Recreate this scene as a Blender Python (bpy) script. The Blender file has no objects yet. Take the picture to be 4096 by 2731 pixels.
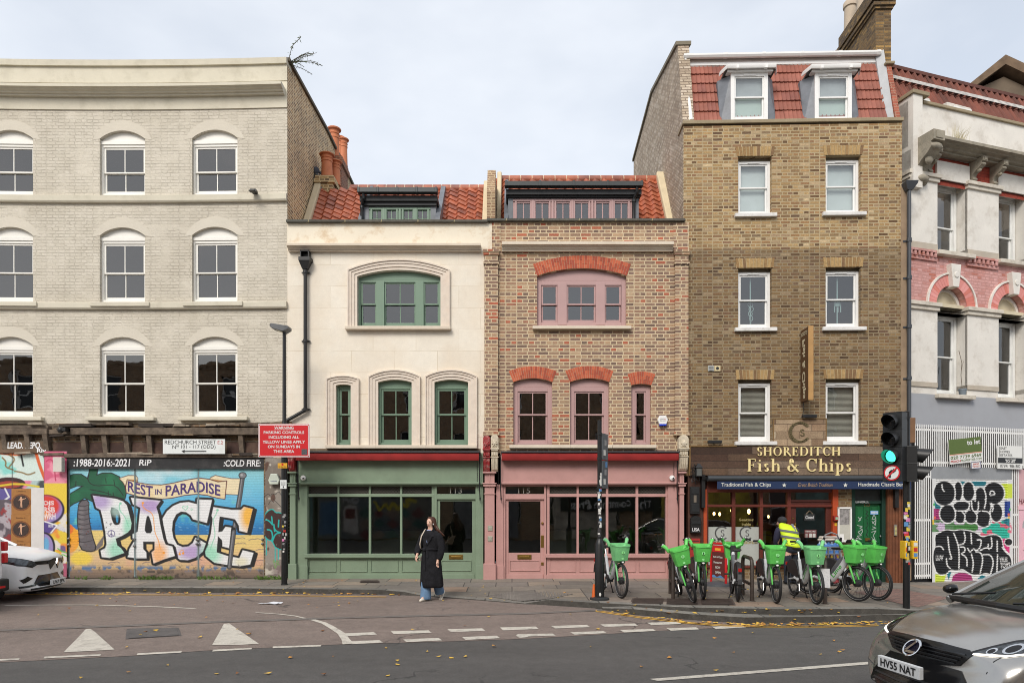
import bpy,bmesh,math,random
import numpy as np
from mathutils import Vector,Matrix,noise as mnoise
from mathutils.bvhtree import BVHTree
R=math.radians
PI=math.pi
S=bpy.context.scene
COL=S.collection
random.seed(7)
cd=bpy.data.cameras.new('camera')
cd.sensor_fit='HORIZONTAL';cd.sensor_width=36.0;cd.lens=24.0
cd.shift_y=0.1573;cd.clip_start=0.1;cd.clip_end=600
cam=bpy.data.objects.new('camera',cd);COL.objects.link(cam)
cam.location=(0,0,2.0);cam.rotation_euler=(R(90),0,0)
S.camera=cam
SUN_EL,SUN_ROT=R(40),R(202)
W=bpy.data.worlds.new('World');S.world=W;W.use_nodes=True
nt=W.node_tree;nt.nodes.clear()
out=nt.nodes.new('ShaderNodeOutputWorld');bg=nt.nodes.new('ShaderNodeBackground')
sky=nt.nodes.new('ShaderNodeTexSky');sky.sky_type='NISHITA';sky.sun_disc=False
sky.sun_elevation=SUN_EL;sky.sun_rotation=SUN_ROT;sky.dust_density=1.5
tc=nt.nodes.new('ShaderNodeTexCoord')
mp=nt.nodes.new('ShaderNodeMapping');mp.inputs['Scale'].default_value=(1.0,1.0,2.2)
mp.inputs['Location'].default_value=(0.35,0.1,0.2)
n1=nt.nodes.new('ShaderNodeTexNoise');n1.inputs['Scale'].default_value=1.7
n1.inputs['Detail'].default_value=5.5;n1.inputs['Roughness'].default_value=0.55
rp=nt.nodes.new('ShaderNodeValToRGB')
rp.color_ramp.elements[0].position=0.30;rp.color_ramp.elements[0].color=(0.55,)*3+(1,)
rp.color_ramp.elements[1].position=0.63;rp.color_ramp.elements[1].color=(0.93,)*3+(1,)
mx=nt.nodes.new('ShaderNodeMixRGB')
mx.inputs['Color2'].default_value=(9.7,10.1,10.75,1)
L=nt.links.new
L(tc.outputs['Generated'],mp.inputs['Vector']);L(mp.outputs['Vector'],n1.inputs['Vector'])
L(n1.outputs['Fac'],rp.inputs['Fac']);L(rp.outputs['Color'],mx.inputs['Fac'])
sg=nt.nodes.new('ShaderNodeMixRGB');sg.blend_type='MULTIPLY';sg.inputs['Fac'].default_value=1;sg.inputs['Color2'].default_value=(2.0,1.85,1.65,1)
L(sky.outputs['Color'],sg.inputs['Color1']);L(sg.outputs['Color'],mx.inputs['Color1']);L(mx.outputs['Color'],bg.inputs['Color'])
bg.inputs['Strength'].default_value=0.061
L(bg.outputs['Background'],out.inputs['Surface'])
sd=bpy.data.lights.new('sun','SUN');sd.energy=1.5;sd.angle=R(24);sd.color=(1,0.95,0.88)
so=bpy.data.objects.new('sun',sd);COL.objects.link(so)
dsun=Vector((math.sin(SUN_ROT)*math.cos(SUN_EL),math.cos(SUN_ROT)*math.cos(SUN_EL),math.sin(SUN_EL)))
so.rotation_euler=dsun.to_track_quat('Z','Y').to_euler();so.location=dsun*40
S.view_settings.view_transform='Standard';S.view_settings.look='None'
S.view_settings.exposure=0.75;S.view_settings.gamma=1.0
S.render.engine='CYCLES'
S.cycles.max_bounces=6;S.cycles.diffuse_bounces=3;S.cycles.glossy_bounces=3
S.cycles.transparent_max_bounces=8;S.cycles.transmission_bounces=4
S.cycles.use_denoising=True;S.cycles.filter_width=1.0
def lin(c):
 c=c/255.0
 return c/12.92 if c<=0.04045 else((c+0.055)/1.055)**2.4
def C(r,g,b,k=1.0):
 return(lin(r)*k,lin(g)*k,lin(b)*k,1)
MATS={}
def _base(name):
 m=bpy.data.materials.new(name);m.use_nodes=True
 t=m.node_tree;p=t.nodes['Principled BSDF']
 return m,t,p
def _coords(t,scale=(1,1,1),loc=(0,0,0)):
 a=t.nodes.new('ShaderNodeTexCoord');b=t.nodes.new('ShaderNodeMapping')
 b.inputs['Scale'].default_value=scale;b.inputs['Location'].default_value=loc
 t.links.new(a.outputs['Object'],b.inputs['Vector']);return b.outputs['Vector']
def _noise(t,vec,scale,detail=4,rough=0.55):
 n=t.nodes.new('ShaderNodeTexNoise');n.inputs['Scale'].default_value=scale
 n.inputs['Detail'].default_value=detail;n.inputs['Roughness'].default_value=rough
 t.links.new(vec,n.inputs['Vector']);return n.outputs['Fac']
def _ramp(t,fac,stops,interp='LINEAR'):
 r=t.nodes.new('ShaderNodeValToRGB');e=r.color_ramp.elements
 r.color_ramp.interpolation=interp
 while len(e)<len(stops):e.new(0.5)
 for i,(p,c)in enumerate(stops):
  e[i].position=p;e[i].color=c if len(c)==4 else tuple(c)+(1,)
 t.links.new(fac,r.inputs['Fac']);return r.outputs['Color']
def _mix(t,fac,a,b,mode='MIX'):
 m=t.nodes.new('ShaderNodeMixRGB');m.blend_type=mode
 for s,k in((fac,'Fac'),(a,'Color1'),(b,'Color2')):
  if isinstance(s,(int,float)):m.inputs[k].default_value=s
  elif isinstance(s,tuple):m.inputs[k].default_value=s
  else:t.links.new(s,m.inputs[k])
 return m.outputs['Color']
def _math(t,op,a,b=None):
 m=t.nodes.new('ShaderNodeMath');m.operation=op
 for i,s in enumerate((a,b)):
  if s is None:continue
  if isinstance(s,(int,float)):m.inputs[i].default_value=s
  else:t.links.new(s,m.inputs[i])
 return m.outputs[0]
def _bump(t,p,h,strength=0.4,dist=0.01):
 b=t.nodes.new('ShaderNodeBump');b.inputs['Strength'].default_value=strength
 b.inputs['Distance'].default_value=dist
 t.links.new(h,b.inputs['Height']);t.links.new(b.outputs['Normal'],p.inputs['Normal'])
def M(name,col,rough=0.6,metal=0.0,var=0.12,vscale=3.0,fine=0.05,bump=0.0,bscale=60,dirt=None,dirt_amt=0.35,dscale=1.3,spec=None,coat=0):
 """painted or plain surface: base colour, slow variation, fine grain, optional blotches of dirt"""
 if name in MATS:return MATS[name]
 m,t,p=_base(name)
 v=_coords(t)
 f1=_noise(t,v,vscale,5)
 dark=tuple(c*(1-var)for c in col[:3])+(1,);lite=tuple(min(1,c*(1+var))for c in col[:3])+(1,)
 c=_ramp(t,f1,[(0.3,dark),(0.7,lite)])
 if fine:
  f2=_noise(t,v,90,2)
  c=_mix(t,1.0,c,_ramp(t,f2,[(0.3,(1-fine,)*3),(0.7,(1+fine,)*3)]),'MULTIPLY')
 if dirt:
  f3=_noise(t,v,dscale,8,0.7)
  k=_ramp(t,f3,[(0.5,(0,0,0)),(0.75,(dirt_amt,)*3)])
  c=_mix(t,k,c,dirt)
 t.links.new(c,p.inputs['Base Color'])
 p.inputs['Roughness'].default_value=rough;p.inputs['Metallic'].default_value=metal
 if spec is not None:p.inputs['Specular IOR Level'].default_value=spec
 if coat:p.inputs['Coat Weight'].default_value=coat;p.inputs['Coat Roughness'].default_value=0.12
 if bump:_bump(t,p,_noise(t,v,bscale,4),bump,0.01)
 MATS[name]=m;return m
def emit(name,col,strength):
 if name in MATS:return MATS[name]
 m,t,p=_base(name)
 p.inputs['Base Color'].default_value=col;p.inputs['Emission Color'].default_value=col
 p.inputs['Emission Strength'].default_value=strength
 MATS[name]=m;return m
def brick(name,stops,mortar,bw=0.225,bh=0.075,ms=0.010,bump=0.5,squash=0.6,sqf=2,rough=0.85,stain=None,stain_amt=0.4,grain=0.22,wob=0.006,extra=None,flat=False,mulz=None,smooth=0.15,offset=0.5,patch=None,mott=.16):
 """brickwork laid out in metres on x+y (along) and z (up); stops colour the bricks at random"""
 if name in MATS:return MATS[name]
 m,t,p=_base(name)
 v=_coords(t)
 sx=t.nodes.new('ShaderNodeSeparateXYZ');t.links.new(v,sx.inputs[0])
 cx=t.nodes.new('ShaderNodeCombineXYZ')
 nz=t.nodes.new('ShaderNodeTexNoise');nz.inputs['Scale'].default_value=14;t.links.new(v,nz.inputs['Vector'])
 wv=_math(t,'MULTIPLY',_math(t,'SUBTRACT',nz.outputs['Fac'],0.5),wob*2)
 if flat:
  t.links.new(sx.outputs['X'],cx.inputs[0]);t.links.new(sx.outputs['Y'],cx.inputs[1])
 else:
  t.links.new(_math(t,'ADD',sx.outputs['X'],sx.outputs['Y']),cx.inputs[0])
  t.links.new(_math(t,'ADD',sx.outputs['Z'],wv),cx.inputs[1])
 b=t.nodes.new('ShaderNodeTexBrick')
 b.offset=offset;b.squash=squash;b.squash_frequency=sqf
 b.inputs['Scale'].default_value=1.0;b.inputs['Brick Width'].default_value=bw;b.inputs['Row Height'].default_value=bh
 b.inputs['Mortar Size'].default_value=ms;b.inputs['Mortar Smooth'].default_value=smooth
 b.inputs['Color1'].default_value=(0,0,0,1);b.inputs['Color2'].default_value=(1,1,1,1)
 b.inputs['Mortar'].default_value=(0.5,0.5,0.5,1)
 t.links.new(cx.outputs[0],b.inputs['Vector'])
 c=_ramp(t,b.outputs['Color'],stops)
 g=_noise(t,v,38,5,0.65)
 c=_mix(t,1.0,c,_ramp(t,g,[(0.3,(1-grain,)*3),(0.7,(1+grain,)*3)]),'MULTIPLY')
 if mott:c=_mix(t,1.0,c,_ramp(t,_noise(t,v,7,6,0.7),[(0.3,(1-mott,)*3),(0.7,(1+mott,)*3)]),'MULTIPLY');c=_mix(t,1.0,c,_ramp(t,_noise(t,v,.9,4,0.6),[(0.3,(1-mott*.7,1-mott*.75,1-mott*.8)),(0.7,(1+mott*.6,)*3)]),'MULTIPLY')
 mf=b.outputs['Fac']
 if patch:mf=_math(t,'MULTIPLY',mf,_ramp(t,_noise(t,v,patch,5,0.6),[(0.35,(.08,)*3),(0.62,(1,)*3)]))
 c=_mix(t,mf,c,mortar)
 if stain:
  k=_ramp(t,_noise(t,v,0.55,8,0.65),[(0.42,(0,0,0)),(0.72,(stain_amt,)*3)])
  c=_mix(t,k,c,stain)
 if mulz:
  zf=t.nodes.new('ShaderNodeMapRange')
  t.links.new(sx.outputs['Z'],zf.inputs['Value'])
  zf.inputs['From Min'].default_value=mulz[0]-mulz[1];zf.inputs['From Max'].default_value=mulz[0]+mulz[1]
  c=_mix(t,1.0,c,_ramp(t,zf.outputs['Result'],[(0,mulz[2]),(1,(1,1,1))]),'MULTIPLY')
 t.links.new(c,p.inputs['Base Color']);p.inputs['Roughness'].default_value=rough
 h=_math(t,'ADD',_math(t,'MULTIPLY',_math(t,'SUBTRACT',1.0,mf),1.0),_math(t,'MULTIPLY',g,0.7))
 _bump(t,p,h,bump,0.012)
 MATS[name]=m;return m
def glass(name,tint=(0.86,0.89,0.89),f0=.17,wob=0.012):
 if name in MATS:return MATS[name]
 m=bpy.data.materials.new(name);m.use_nodes=True;t=m.node_tree;t.nodes.clear()
 o=t.nodes.new('ShaderNodeOutputMaterial');mx=t.nodes.new('ShaderNodeMixShader')
 tr=t.nodes.new('ShaderNodeBsdfTransparent');gl=t.nodes.new('ShaderNodeBsdfGlossy');ge=t.nodes.new('ShaderNodeNewGeometry');vm=t.nodes.new('ShaderNodeVectorMath');vm.operation='DOT_PRODUCT'
 tr.inputs['Color'].default_value=tint+(1,);gl.inputs['Roughness'].default_value=0.015
 v=_coords(t)
 b=t.nodes.new('ShaderNodeBump');b.inputs['Strength'].default_value=0.25;b.inputs['Distance'].default_value=wob
 t.links.new(_noise(t,v,1.7,2),b.inputs['Height'])
 t.links.new(b.outputs['Normal'],gl.inputs['Normal'])
 t.links.new(ge.outputs['Incoming'],vm.inputs[0]);t.links.new(ge.outputs['Normal'],vm.inputs[1])
 sch=_math(t,'ADD',f0,_math(t,'MULTIPLY',1-f0,_math(t,'POWER',_math(t,'SUBTRACT',1.0,_math(t,'ABSOLUTE',vm.outputs['Value'])),5.0)))
 t.links.new(sch,mx.inputs[0]);t.links.new(tr.outputs[0],mx.inputs[1]);t.links.new(gl.outputs[0],mx.inputs[2])
 t.links.new(mx.outputs[0],o.inputs['Surface'])
 MATS[name]=m;return m
def paint_mat(name,rough=0.6,bump=0.25,slat=0.038,flake=None):
 """a surface carrying spray paint: colour comes from the mesh's own paint layer"""
 if name in MATS:return MATS[name]
 m,t,p=_base(name)
 a=t.nodes.new('ShaderNodeAttribute');a.attribute_name='paint'
 v=_coords(t)
 c=_mix(t,1.0,a.outputs['Color'],_ramp(t,_noise(t,v,45,4),[(0.3,(0.9,)*3),(0.7,(1.08,)*3)]),'MULTIPLY')
 if flake:
  k=_ramp(t,_noise(t,v,6,10,0.75),[(0.63,(0,0,0)),(0.66,(0.85,)*3)])
  c=_mix(t,k,c,flake)
 if slat:
  sx=t.nodes.new('ShaderNodeSeparateXYZ');t.links.new(v,sx.inputs[0])
  f=_math(t,'FRACT',_math(t,'DIVIDE',sx.outputs['Z'],slat))
  ln=_math(t,'LESS_THAN',f,0.14)
  nn=_noise(t,v,5,4)
  c=_mix(t,_math(t,'MULTIPLY',ln,_math(t,'MULTIPLY',nn,0.75)),c,(0.03,0.03,0.03,1))
  _bump(t,p,_math(t,'SUBTRACT',1.0,ln),bump,0.006)
 t.links.new(c,p.inputs['Base Color']);p.inputs['Roughness'].default_value=rough
 MATS[name]=m;return m
def arc(x0,x1,zs,zc,n=14):
 if zc-zs<1e-5:return[(x0,zs),(x1,zs)]
 w=(x1-x0)/2;h=zc-zs;r=(w*w+h*h)/(2*h);cx=(x0+x1)/2;cz=zc-r
 a=math.asin(min(1,w/r))
 if h>w:a=PI-a
 return[(cx+r*math.sin(-a+2*a*i/n),cz+r*math.cos(-a+2*a*i/n))for i in range(n+1)]
class MB:
 def __init__(s,tf=None):s.v=[];s.f=[];s.m=[];s.mi=0;s.tf=tf
 def add(s,vs,fs):
  b=len(s.v)
  s.v+=[s.tf(*p)if s.tf else tuple(p)for p in vs]
  s.f+=[tuple(b+i for i in f)for f in fs];s.m+=[s.mi]*len(fs)
 def box(s,x0,y0,z0,x1,y1,z1):
  if x0>x1:x0,x1=x1,x0
  if y0>y1:y0,y1=y1,y0
  if z0>z1:z0,z1=z1,z0
  s.add([(x0,y0,z0),(x1,y0,z0),(x1,y1,z0),(x0,y1,z0),(x0,y0,z1),(x1,y0,z1),(x1,y1,z1),(x0,y1,z1)],[(0,3,2,1),(4,5,6,7),(0,1,5,4),(1,2,6,5),(2,3,7,6),(3,0,4,7)])
 def quad(s,*p):s.add(p,[tuple(range(len(p)))])
 def prism(s,pts,y0,y1):
  """polygon in x,z pushed from y0 (front) to y1"""
  n=len(pts)
  ar=sum(pts[i][0]*pts[(i+1)%n][1]-pts[(i+1)%n][0]*pts[i][1]for i in range(n))
  if ar<0:pts=pts[::-1]
  s.add([(x,y0,z)for x,z in pts]+[(x,y1,z)for x,z in pts],[tuple(range(n)),tuple(range(2*n-1,n-1,-1))]+[(i,n+i,n+(i+1)%n,(i+1)%n)for i in range(n)])
 def prism_x(s,pts,x0,x1):
  """polygon in y,z pushed from x0 to x1"""
  n=len(pts)
  s.add([(x0,y,z)for y,z in pts]+[(x1,y,z)for y,z in pts],[tuple(range(n)),tuple(range(2*n-1,n-1,-1))]+[(i,n+i,n+(i+1)%n,(i+1)%n)for i in range(n)])
 def prism_z(s,pts,z0,z1):
  n=len(pts)
  s.add([(x,y,z0)for x,y in pts]+[(x,y,z1)for x,y in pts],[tuple(range(n-1,-1,-1)),tuple(range(n,2*n))]+[(i,(i+1)%n,n+(i+1)%n,n+i)for i in range(n)])
 def rings(s,rings,closed=True,caps=True):
  n=len(rings[0]);vs=[p for r in rings for p in r];fs=[]
  for i in range(len(rings)-1):
   for j in range(n if closed else n-1):
    k=(j+1)%n
    fs.append((i*n+j,i*n+k,(i+1)*n+k,(i+1)*n+j))
  if caps and closed:
   fs.append(tuple(range(n-1,-1,-1)));fs.append(tuple((len(rings)-1)*n+j for j in range(n)))
  s.add(vs,fs)
 def tube(s,pts,r,n=8,caps=True,loop=False):
  pts=[Vector(p)for p in pts];N=len(pts);rs=r if isinstance(r,(list,tuple))else[r]*N
  R_=[];up=None
  for i in range(N):
   if loop:d=pts[(i+1)%N]-pts[i-1]
   else:d=pts[min(i+1,N-1)]-pts[max(i-1,0)]
   d.normalize()
   if up is None:
    up=Vector((0,0,1))if abs(d.z)<0.9 else Vector((1,0,0))
   a=d.cross(up)
   if a.length<1e-4:a=d.cross(Vector((0.3,1,0.2)))
   a.normalize();b=a.cross(d).normalized();up=b
   R_.append([tuple(pts[i]+(a*math.cos(2*PI*k/n)+b*math.sin(2*PI*k/n))*rs[i])for k in range(n)])
  if loop:R_.append(R_[0])
  s.rings(R_,True,caps and not loop)
 def lathe(s,prof,c=(0,0,0),axis='z',n=20,caps=True):
  R_=[]
  for r,h in prof:
   row=[]
   for k in range(n):
    a=2*PI*k/n;q=(r*math.cos(a),r*math.sin(a))
    if axis=='z':p=(c[0]+q[0],c[1]+q[1],c[2]+h)
    elif axis=='y':p=(c[0]+q[0],c[1]+h,c[2]+q[1])
    else:p=(c[0]+h,c[1]+q[0],c[2]+q[1])
    row.append(p)
   R_.append(row)
  s.rings(R_,True,caps)
 def ball(s,c,rx,ry=None,rz=None,n=14,m=8):
  ry=ry or rx;rz=rz or rx
  s.rings([[(c[0]+rx*math.sin(PI*max(.02,min(m-.02,i))/m)*math.cos(2*PI*k/n),c[1]+ry*math.sin(PI*max(.02,min(m-.02,i))/m)*math.sin(2*PI*k/n),c[2]-rz*math.cos(PI*i/m))for k in range(n)]for i in range(m+1)])
 def line(s,pts,w,y0,y1):
  """a painted or raised stroke in the x,z plane"""
  for i in range(len(pts)-1):
   (ax,az),(bx,bz)=pts[i],pts[i+1]
   dx,dz=bx-ax,bz-az;l=math.hypot(dx,dz)or 1e-6
   nx,nz=-dz/l*w/2,dx/l*w/2;ex,ez=dx/l*w*.3,dz/l*w*.3
   s.prism([(ax+nx-ex,az+nz-ez),(bx+nx+ex,bz+nz+ez),(bx-nx+ex,bz-nz+ez),(ax-nx-ex,az-nz-ez)],y0,y1)
 def build(s,name,mats,parent=None,smooth=False,bevel=0,label=None,sub=0,angle=35,fix=True):
  me=bpy.data.meshes.new(name);me.from_pydata(s.v,[],s.f)
  mats=mats if isinstance(mats,(list,tuple))else[mats]
  for q in mats:me.materials.append(q)
  if len(mats)>1:me.polygons.foreach_set('material_index',s.m)
  if fix:
   bm=bmesh.new();bm.from_mesh(me);bmesh.ops.recalc_face_normals(bm,faces=bm.faces);bm.to_mesh(me);bm.free()
  if smooth:
   me.polygons.foreach_set('use_smooth',[True]*len(me.polygons))
   if not sub:me.set_sharp_from_angle(angle=R(angle))
  me.update()
  return link(name,me,parent,bevel,label,sub)
def link(name,me,parent=None,bevel=0,label=None,sub=0):
 o=bpy.data.objects.new(name,me);COL.objects.link(o)
 if parent is not None:o.parent=parent
 if bevel:
  b=o.modifiers.new('bevel','BEVEL');b.width=bevel;b.segments=2;b.limit_method='ANGLE';b.angle_limit=R(40)
 if sub:
  b=o.modifiers.new('sub','SUBSURF');b.levels=sub;b.render_levels=sub
 if label:o['label']=label
 return o
def tag(o,label,cat,group=None):
 o['label']=label;o['category']=cat
 if group:o['group']=group
 return o
def thing(name,label,cat,loc=(0,0,0),rz=0,group=None):
 o=bpy.data.objects.new(name,None);COL.objects.link(o);o.empty_display_size=0.2
 o.location=loc;o.rotation_euler=(0,0,rz)
 return tag(o,label,cat,group)
def struct(o,kind='structure'):o['kind']=kind;return o
def copy_tree(o,parent=None):
 c=o.copy();COL.objects.link(c)
 if parent is not None:c.parent=parent
 for ch in list(o.children):copy_tree(ch,c)
 return c
def text_mesh(s,bold=0.0,extrude=0.0,shear=0.0,align='CENTER',spacing=1.0,linesp=1.0):
 cu=bpy.data.curves.new('t','FONT');cu.body=s;cu.size=1;cu.offset=bold;cu.extrude=extrude
 cu.shear=shear;cu.align_x=align;cu.resolution_u=3;cu.space_character=spacing;cu.space_line=linesp
 o=bpy.data.objects.new('t',cu);COL.objects.link(o)
 dg=bpy.context.evaluated_depsgraph_get()
 me=bpy.data.meshes.new_from_object(o.evaluated_get(dg))
 vs=[tuple(v.co)for v in me.vertices];fs=[tuple(p.vertices)for p in me.polygons]
 bpy.data.objects.remove(o);bpy.data.curves.remove(cu);bpy.data.meshes.remove(me)
 return vs,fs
def text(s,mat,parent,box,y,depth=0.004,name='lettering',tf=None,mb=None,fit=True,**kw):
 """lettering laid in the x,z plane, stretched to box (x0,z0,x1,z1), its face at y"""
 vs,fs=text_mesh(s,**kw)
 xs=[v[0]for v in vs];ys=[v[1]for v in vs]
 ax,bx,ay,by=min(xs),max(xs),min(ys),max(ys)
 x0,z0,x1,z1=box;kx=(x1-x0)/(bx-ax);kz=(z1-z0)/(by-ay)
 if not fit:kx=kz
 own=mb is None
 if own:mb=MB(tf)
 n=len(vs)
 fr=[(x0+(v[0]-ax)*kx,y,z0+(v[1]-ay)*kz)for v in vs]
 if depth<=0.006:mb.add(fr,fs)
 else:
  bk=[(p[0],y+depth,p[2])for p in fr]
  ed={}
  for f in fs:
   for i in range(len(f)):
    a,b=f[i],f[(i+1)%len(f)]
    if(b,a)in ed:del ed[(b,a)]
    else:ed[(a,b)]=1
  mb.add(fr+bk,fs+[(a,b,n+b,n+a)for a,b in ed])
 if own:return mb.build(name,mat,parent)
class Fac:
 """a facade's own frame: x along it, y into it, z up; converts photo measurements (2352 px wide) to metres on it"""
 def __init__(s,ux,Y,ang=0.0):
  s.o=Vector(((ux-1176)/1568*Y,Y));s.a=ang
  s.d=Vector((math.cos(ang),math.sin(ang)));s.n=Vector((-math.sin(ang),math.cos(ang)))
 def t(s,u,d=0):
  k=Vector(((u-1176)/1568,1));return(d+s.o.dot(s.n))/k.dot(s.n)
 def x(s,u,d=0):
  t=s.t(u,d);return(Vector(((u-1176)/1568*t,t))-s.o).dot(s.d)
 def z(s,v,u=None,d=0):
  t=s.t(u,d)if u is not None else s.o.y+d
  return 2-(v-1154)/1568*t
 def rect(s,u0,u1,v0,v1,d=0):
  um=(u0+u1)/2
  return s.x(u0,d),s.x(u1,d),s.z(v1,um,d),s.z(v0,um,d)
 def box(s,mb,u0,u1,v0,v1,d0,d1):
  x0,x1,z0,z1=s.rect(u0,u1,v0,v1,d0);mb.box(x0,d0,z0,x1,d1,z1)
 def pts(s,pts,d=0):return[(s.x(u,d),s.z(v,u,d))for u,v in pts]
 def root(s,name,label,cat,group=None):
  return thing(name,label,cat,(s.o.x,s.o.y,0),s.a,group)
def G(u,v,z=0.0):
 """where a ground point at height z lies"""
 Y=(2.0-z)*1568/(v-1154);return((u-1176)/1568*Y,Y)
def wall(mb,x0,x1,z0,z1,holes,y0=0.0,y1=0.25,xs=(),zs=()):
 """flat wall with rectangular or arched openings (x0,x1,z0,zs,zc) and their reveals"""
 X=sorted(set([x0,x1]+[h[0]for h in holes]+[h[1]for h in holes]+list(xs)))
 Z=sorted(set([z0,z1]+[h[2]for h in holes]+[h[4]for h in holes]+list(zs)))
 X=[x for x in X if x0-1e-6<=x<=x1+1e-6];Z=[z for z in Z if z0-1e-6<=z<=z1+1e-6]
 for i in range(len(X)-1):
  for j in range(len(Z)-1):
   mx_,mz=(X[i]+X[i+1])/2,(Z[j]+Z[j+1])/2
   if any(h[0]<mx_<h[1]and h[2]<mz<h[4]for h in holes):continue
   mb.quad((X[i],y0,Z[j]),(X[i+1],y0,Z[j]),(X[i+1],y0,Z[j+1]),(X[i],y0,Z[j+1]))
 for hx0,hx1,hz0,hzs,hzc in holes:
  A=arc(hx0,hx1,hzs,hzc)
  for(ax,az),(bx,bz)in zip(A[:-1],A[1:]):
   mb.quad((ax,y0,az),(bx,y0,bz),(bx,y1,bz),(ax,y1,az))
   if hzc>hzs+1e-4:mb.quad((ax,y0,az),(bx,y0,bz),(bx,y0,hzc),(ax,y0,hzc))
  mb.quad((hx0,y0,hz0),(hx0,y1,hz0),(hx0,y1,hzs),(hx0,y0,hzs))
  mb.quad((hx1,y0,hz0),(hx1,y1,hz0),(hx1,y1,hzs),(hx1,y0,hzs))
  mb.quad((hx0,y0,hz0),(hx1,y0,hz0),(hx1,y1,hz0),(hx0,y1,hz0))
def moulding(mb,path,prof,closed=False):
 """profile (out, up) pairs swept along a path of x,y points (horizontal), out = towards -y"""
 R_=[]
 for(x,y)in path:R_.append([(x,y-o,z)for o,z in prof])
 mb.rings(R_,True,True)
 # ================================================================ materials in common
GLASS=glass('window_glass')
GLASS_SHOP=glass('shop_glass',(0.72,0.76,0.72),.13,0.006)
IRON=M('black_iron',C(28,28,29),0.45,var=0.2)
LEAD=M('grey_lead',C(112,116,122),0.5,var=0.18,vscale=6,dirt=C(70,72,76))
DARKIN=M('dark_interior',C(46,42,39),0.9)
CREAMIN=M('pale_interior',C(120,116,110),0.9)
BRASS=M('brass',C(150,120,62),0.35,0.8)
WHITEP=M('white_plastic',C(232,231,228),0.4,var=0.03)
STEEL=M('steel',C(160,160,160),0.3,0.9)
BLACKP=M('black_plastic',C(26,26,27),0.5,var=0.1)
def asphalt(name,a,b,speck,spk=0.5,tone=0.25,crack=True):
 m,t,p=_base(name);v=_coords(t)
 c=_ramp(t,_noise(t,v,170,3,0.7),[(0.32,a),(0.68,b)])
 k=_ramp(t,_noise(t,v,240,2),[(0.66,(0,0,0)),(0.74,(spk,)*3)])
 c=_mix(t,k,c,speck)
 big=_coords(t,(0.25,1.0,1))
 c=_mix(t,1.0,c,_ramp(t,_noise(t,big,0.9,6,0.6),[(0.3,(1-tone,)*3),(0.7,(1+tone*.6,)*3)]),'MULTIPLY')
 c=_mix(t,1.0,c,_ramp(t,_noise(t,v,5.5,6,0.7),[(0.3,(0.84,)*3),(0.7,(1.14,)*3)]),'MULTIPLY')
 c=_mix(t,1.0,c,_ramp(t,_noise(t,v,42,3,0.8),[(0.35,(0.80,)*3),(0.65,(1.2,)*3)]),'MULTIPLY')
 vo=t.nodes.new('ShaderNodeTexVoronoi');vo.feature='DISTANCE_TO_EDGE';vo.inputs['Scale'].default_value=.35;wv=t.nodes.new('ShaderNodeVectorMath');nn=t.nodes.new('ShaderNodeTexNoise');nn.inputs['Scale'].default_value=1.6;nn.inputs['Detail'].default_value=6;t.links.new(v,nn.inputs['Vector']);t.links.new(v,wv.inputs[0]);t.links.new(nn.outputs['Color'],wv.inputs[1]);t.links.new(wv.outputs[0],vo.inputs['Vector'])
 ck=_math(t,'MULTIPLY',_math(t,'LESS_THAN',vo.outputs['Distance'],.006),_ramp(t,_noise(t,v,.5,2),[(.5,(0,0,0)),(.58,(.6,)*3)]))
 c=_mix(t,ck,c,(.02,.02,.02,1))
 t.links.new(c,p.inputs['Base Color']);p.inputs['Roughness'].default_value=0.8
 _bump(t,p,_noise(t,v,130,3,0.7),0.5,0.008)
 MATS[name]=m;return m
ASPH=asphalt('asphalt',C(70,68,66),C(102,99,96),C(160,158,154),0.45,0.16)
BROWN=asphalt('brown_asphalt',C(102,89,83),C(144,130,121),C(186,174,164),0.5,0.14)
SLAB=brick('paving_slabs',[(0.0,C(112,106,98)),(0.3,C(132,124,113)),(0.55,C(124,117,110)),(0.75,C(146,135,120)),(0.9,C(150,128,110)),(1,C(138,132,124))],C(74,70,66),bw=0.95,bh=0.62,ms=0.012,bump=0.25,squash=0.75,sqf=3,flat=True,stain=C(92,88,84),stain_amt=0.55,grain=0.14,wob=0)
GRAN=brick('granite_kerb',[(0,C(108,105,100)),(0.5,C(140,136,129)),(1,C(124,120,114))],C(60,58,55),bw=1.05,bh=3.0,ms=0.014,bump=0.5,squash=1,grain=0.35,wob=0,stain=C(80,80,74),stain_amt=0.5,flat=True)
KERBF=M('kerb_face',C(70,67,62),0.9,var=0.3,vscale=9,fine=0.3,bump=0.5,dirt=C(45,42,38),dirt_amt=0.7,dscale=4)
ROADW=M('road_paint_white',C(196,190,178),0.8,var=0.08,fine=0.2,dirt=C(128,118,110),dirt_amt=0.85,dscale=7)
ROADY=M('road_paint_yellow',C(205,158,66),0.8,var=0.1,fine=0.2,dirt=C(132,112,90),dirt_amt=0.85,dscale=9)
# ================================================================ the ground, roads, pavement, kerbs
BV,BF=[],[]
def gmesh(mb):
 b=len(BV);BV.extend(mb.v);BF.extend([tuple(b+i for i in f)for f in mb.f])
mb=MB();mb.quad((-150,-120,0),(150,-120,0),(150,180,0),(-150,180,0));gmesh(mb)
struct(mb.build('road',ASPH))
def P3(u,v,z):x,y=G(u,v,z);return(x,y,z)
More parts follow.
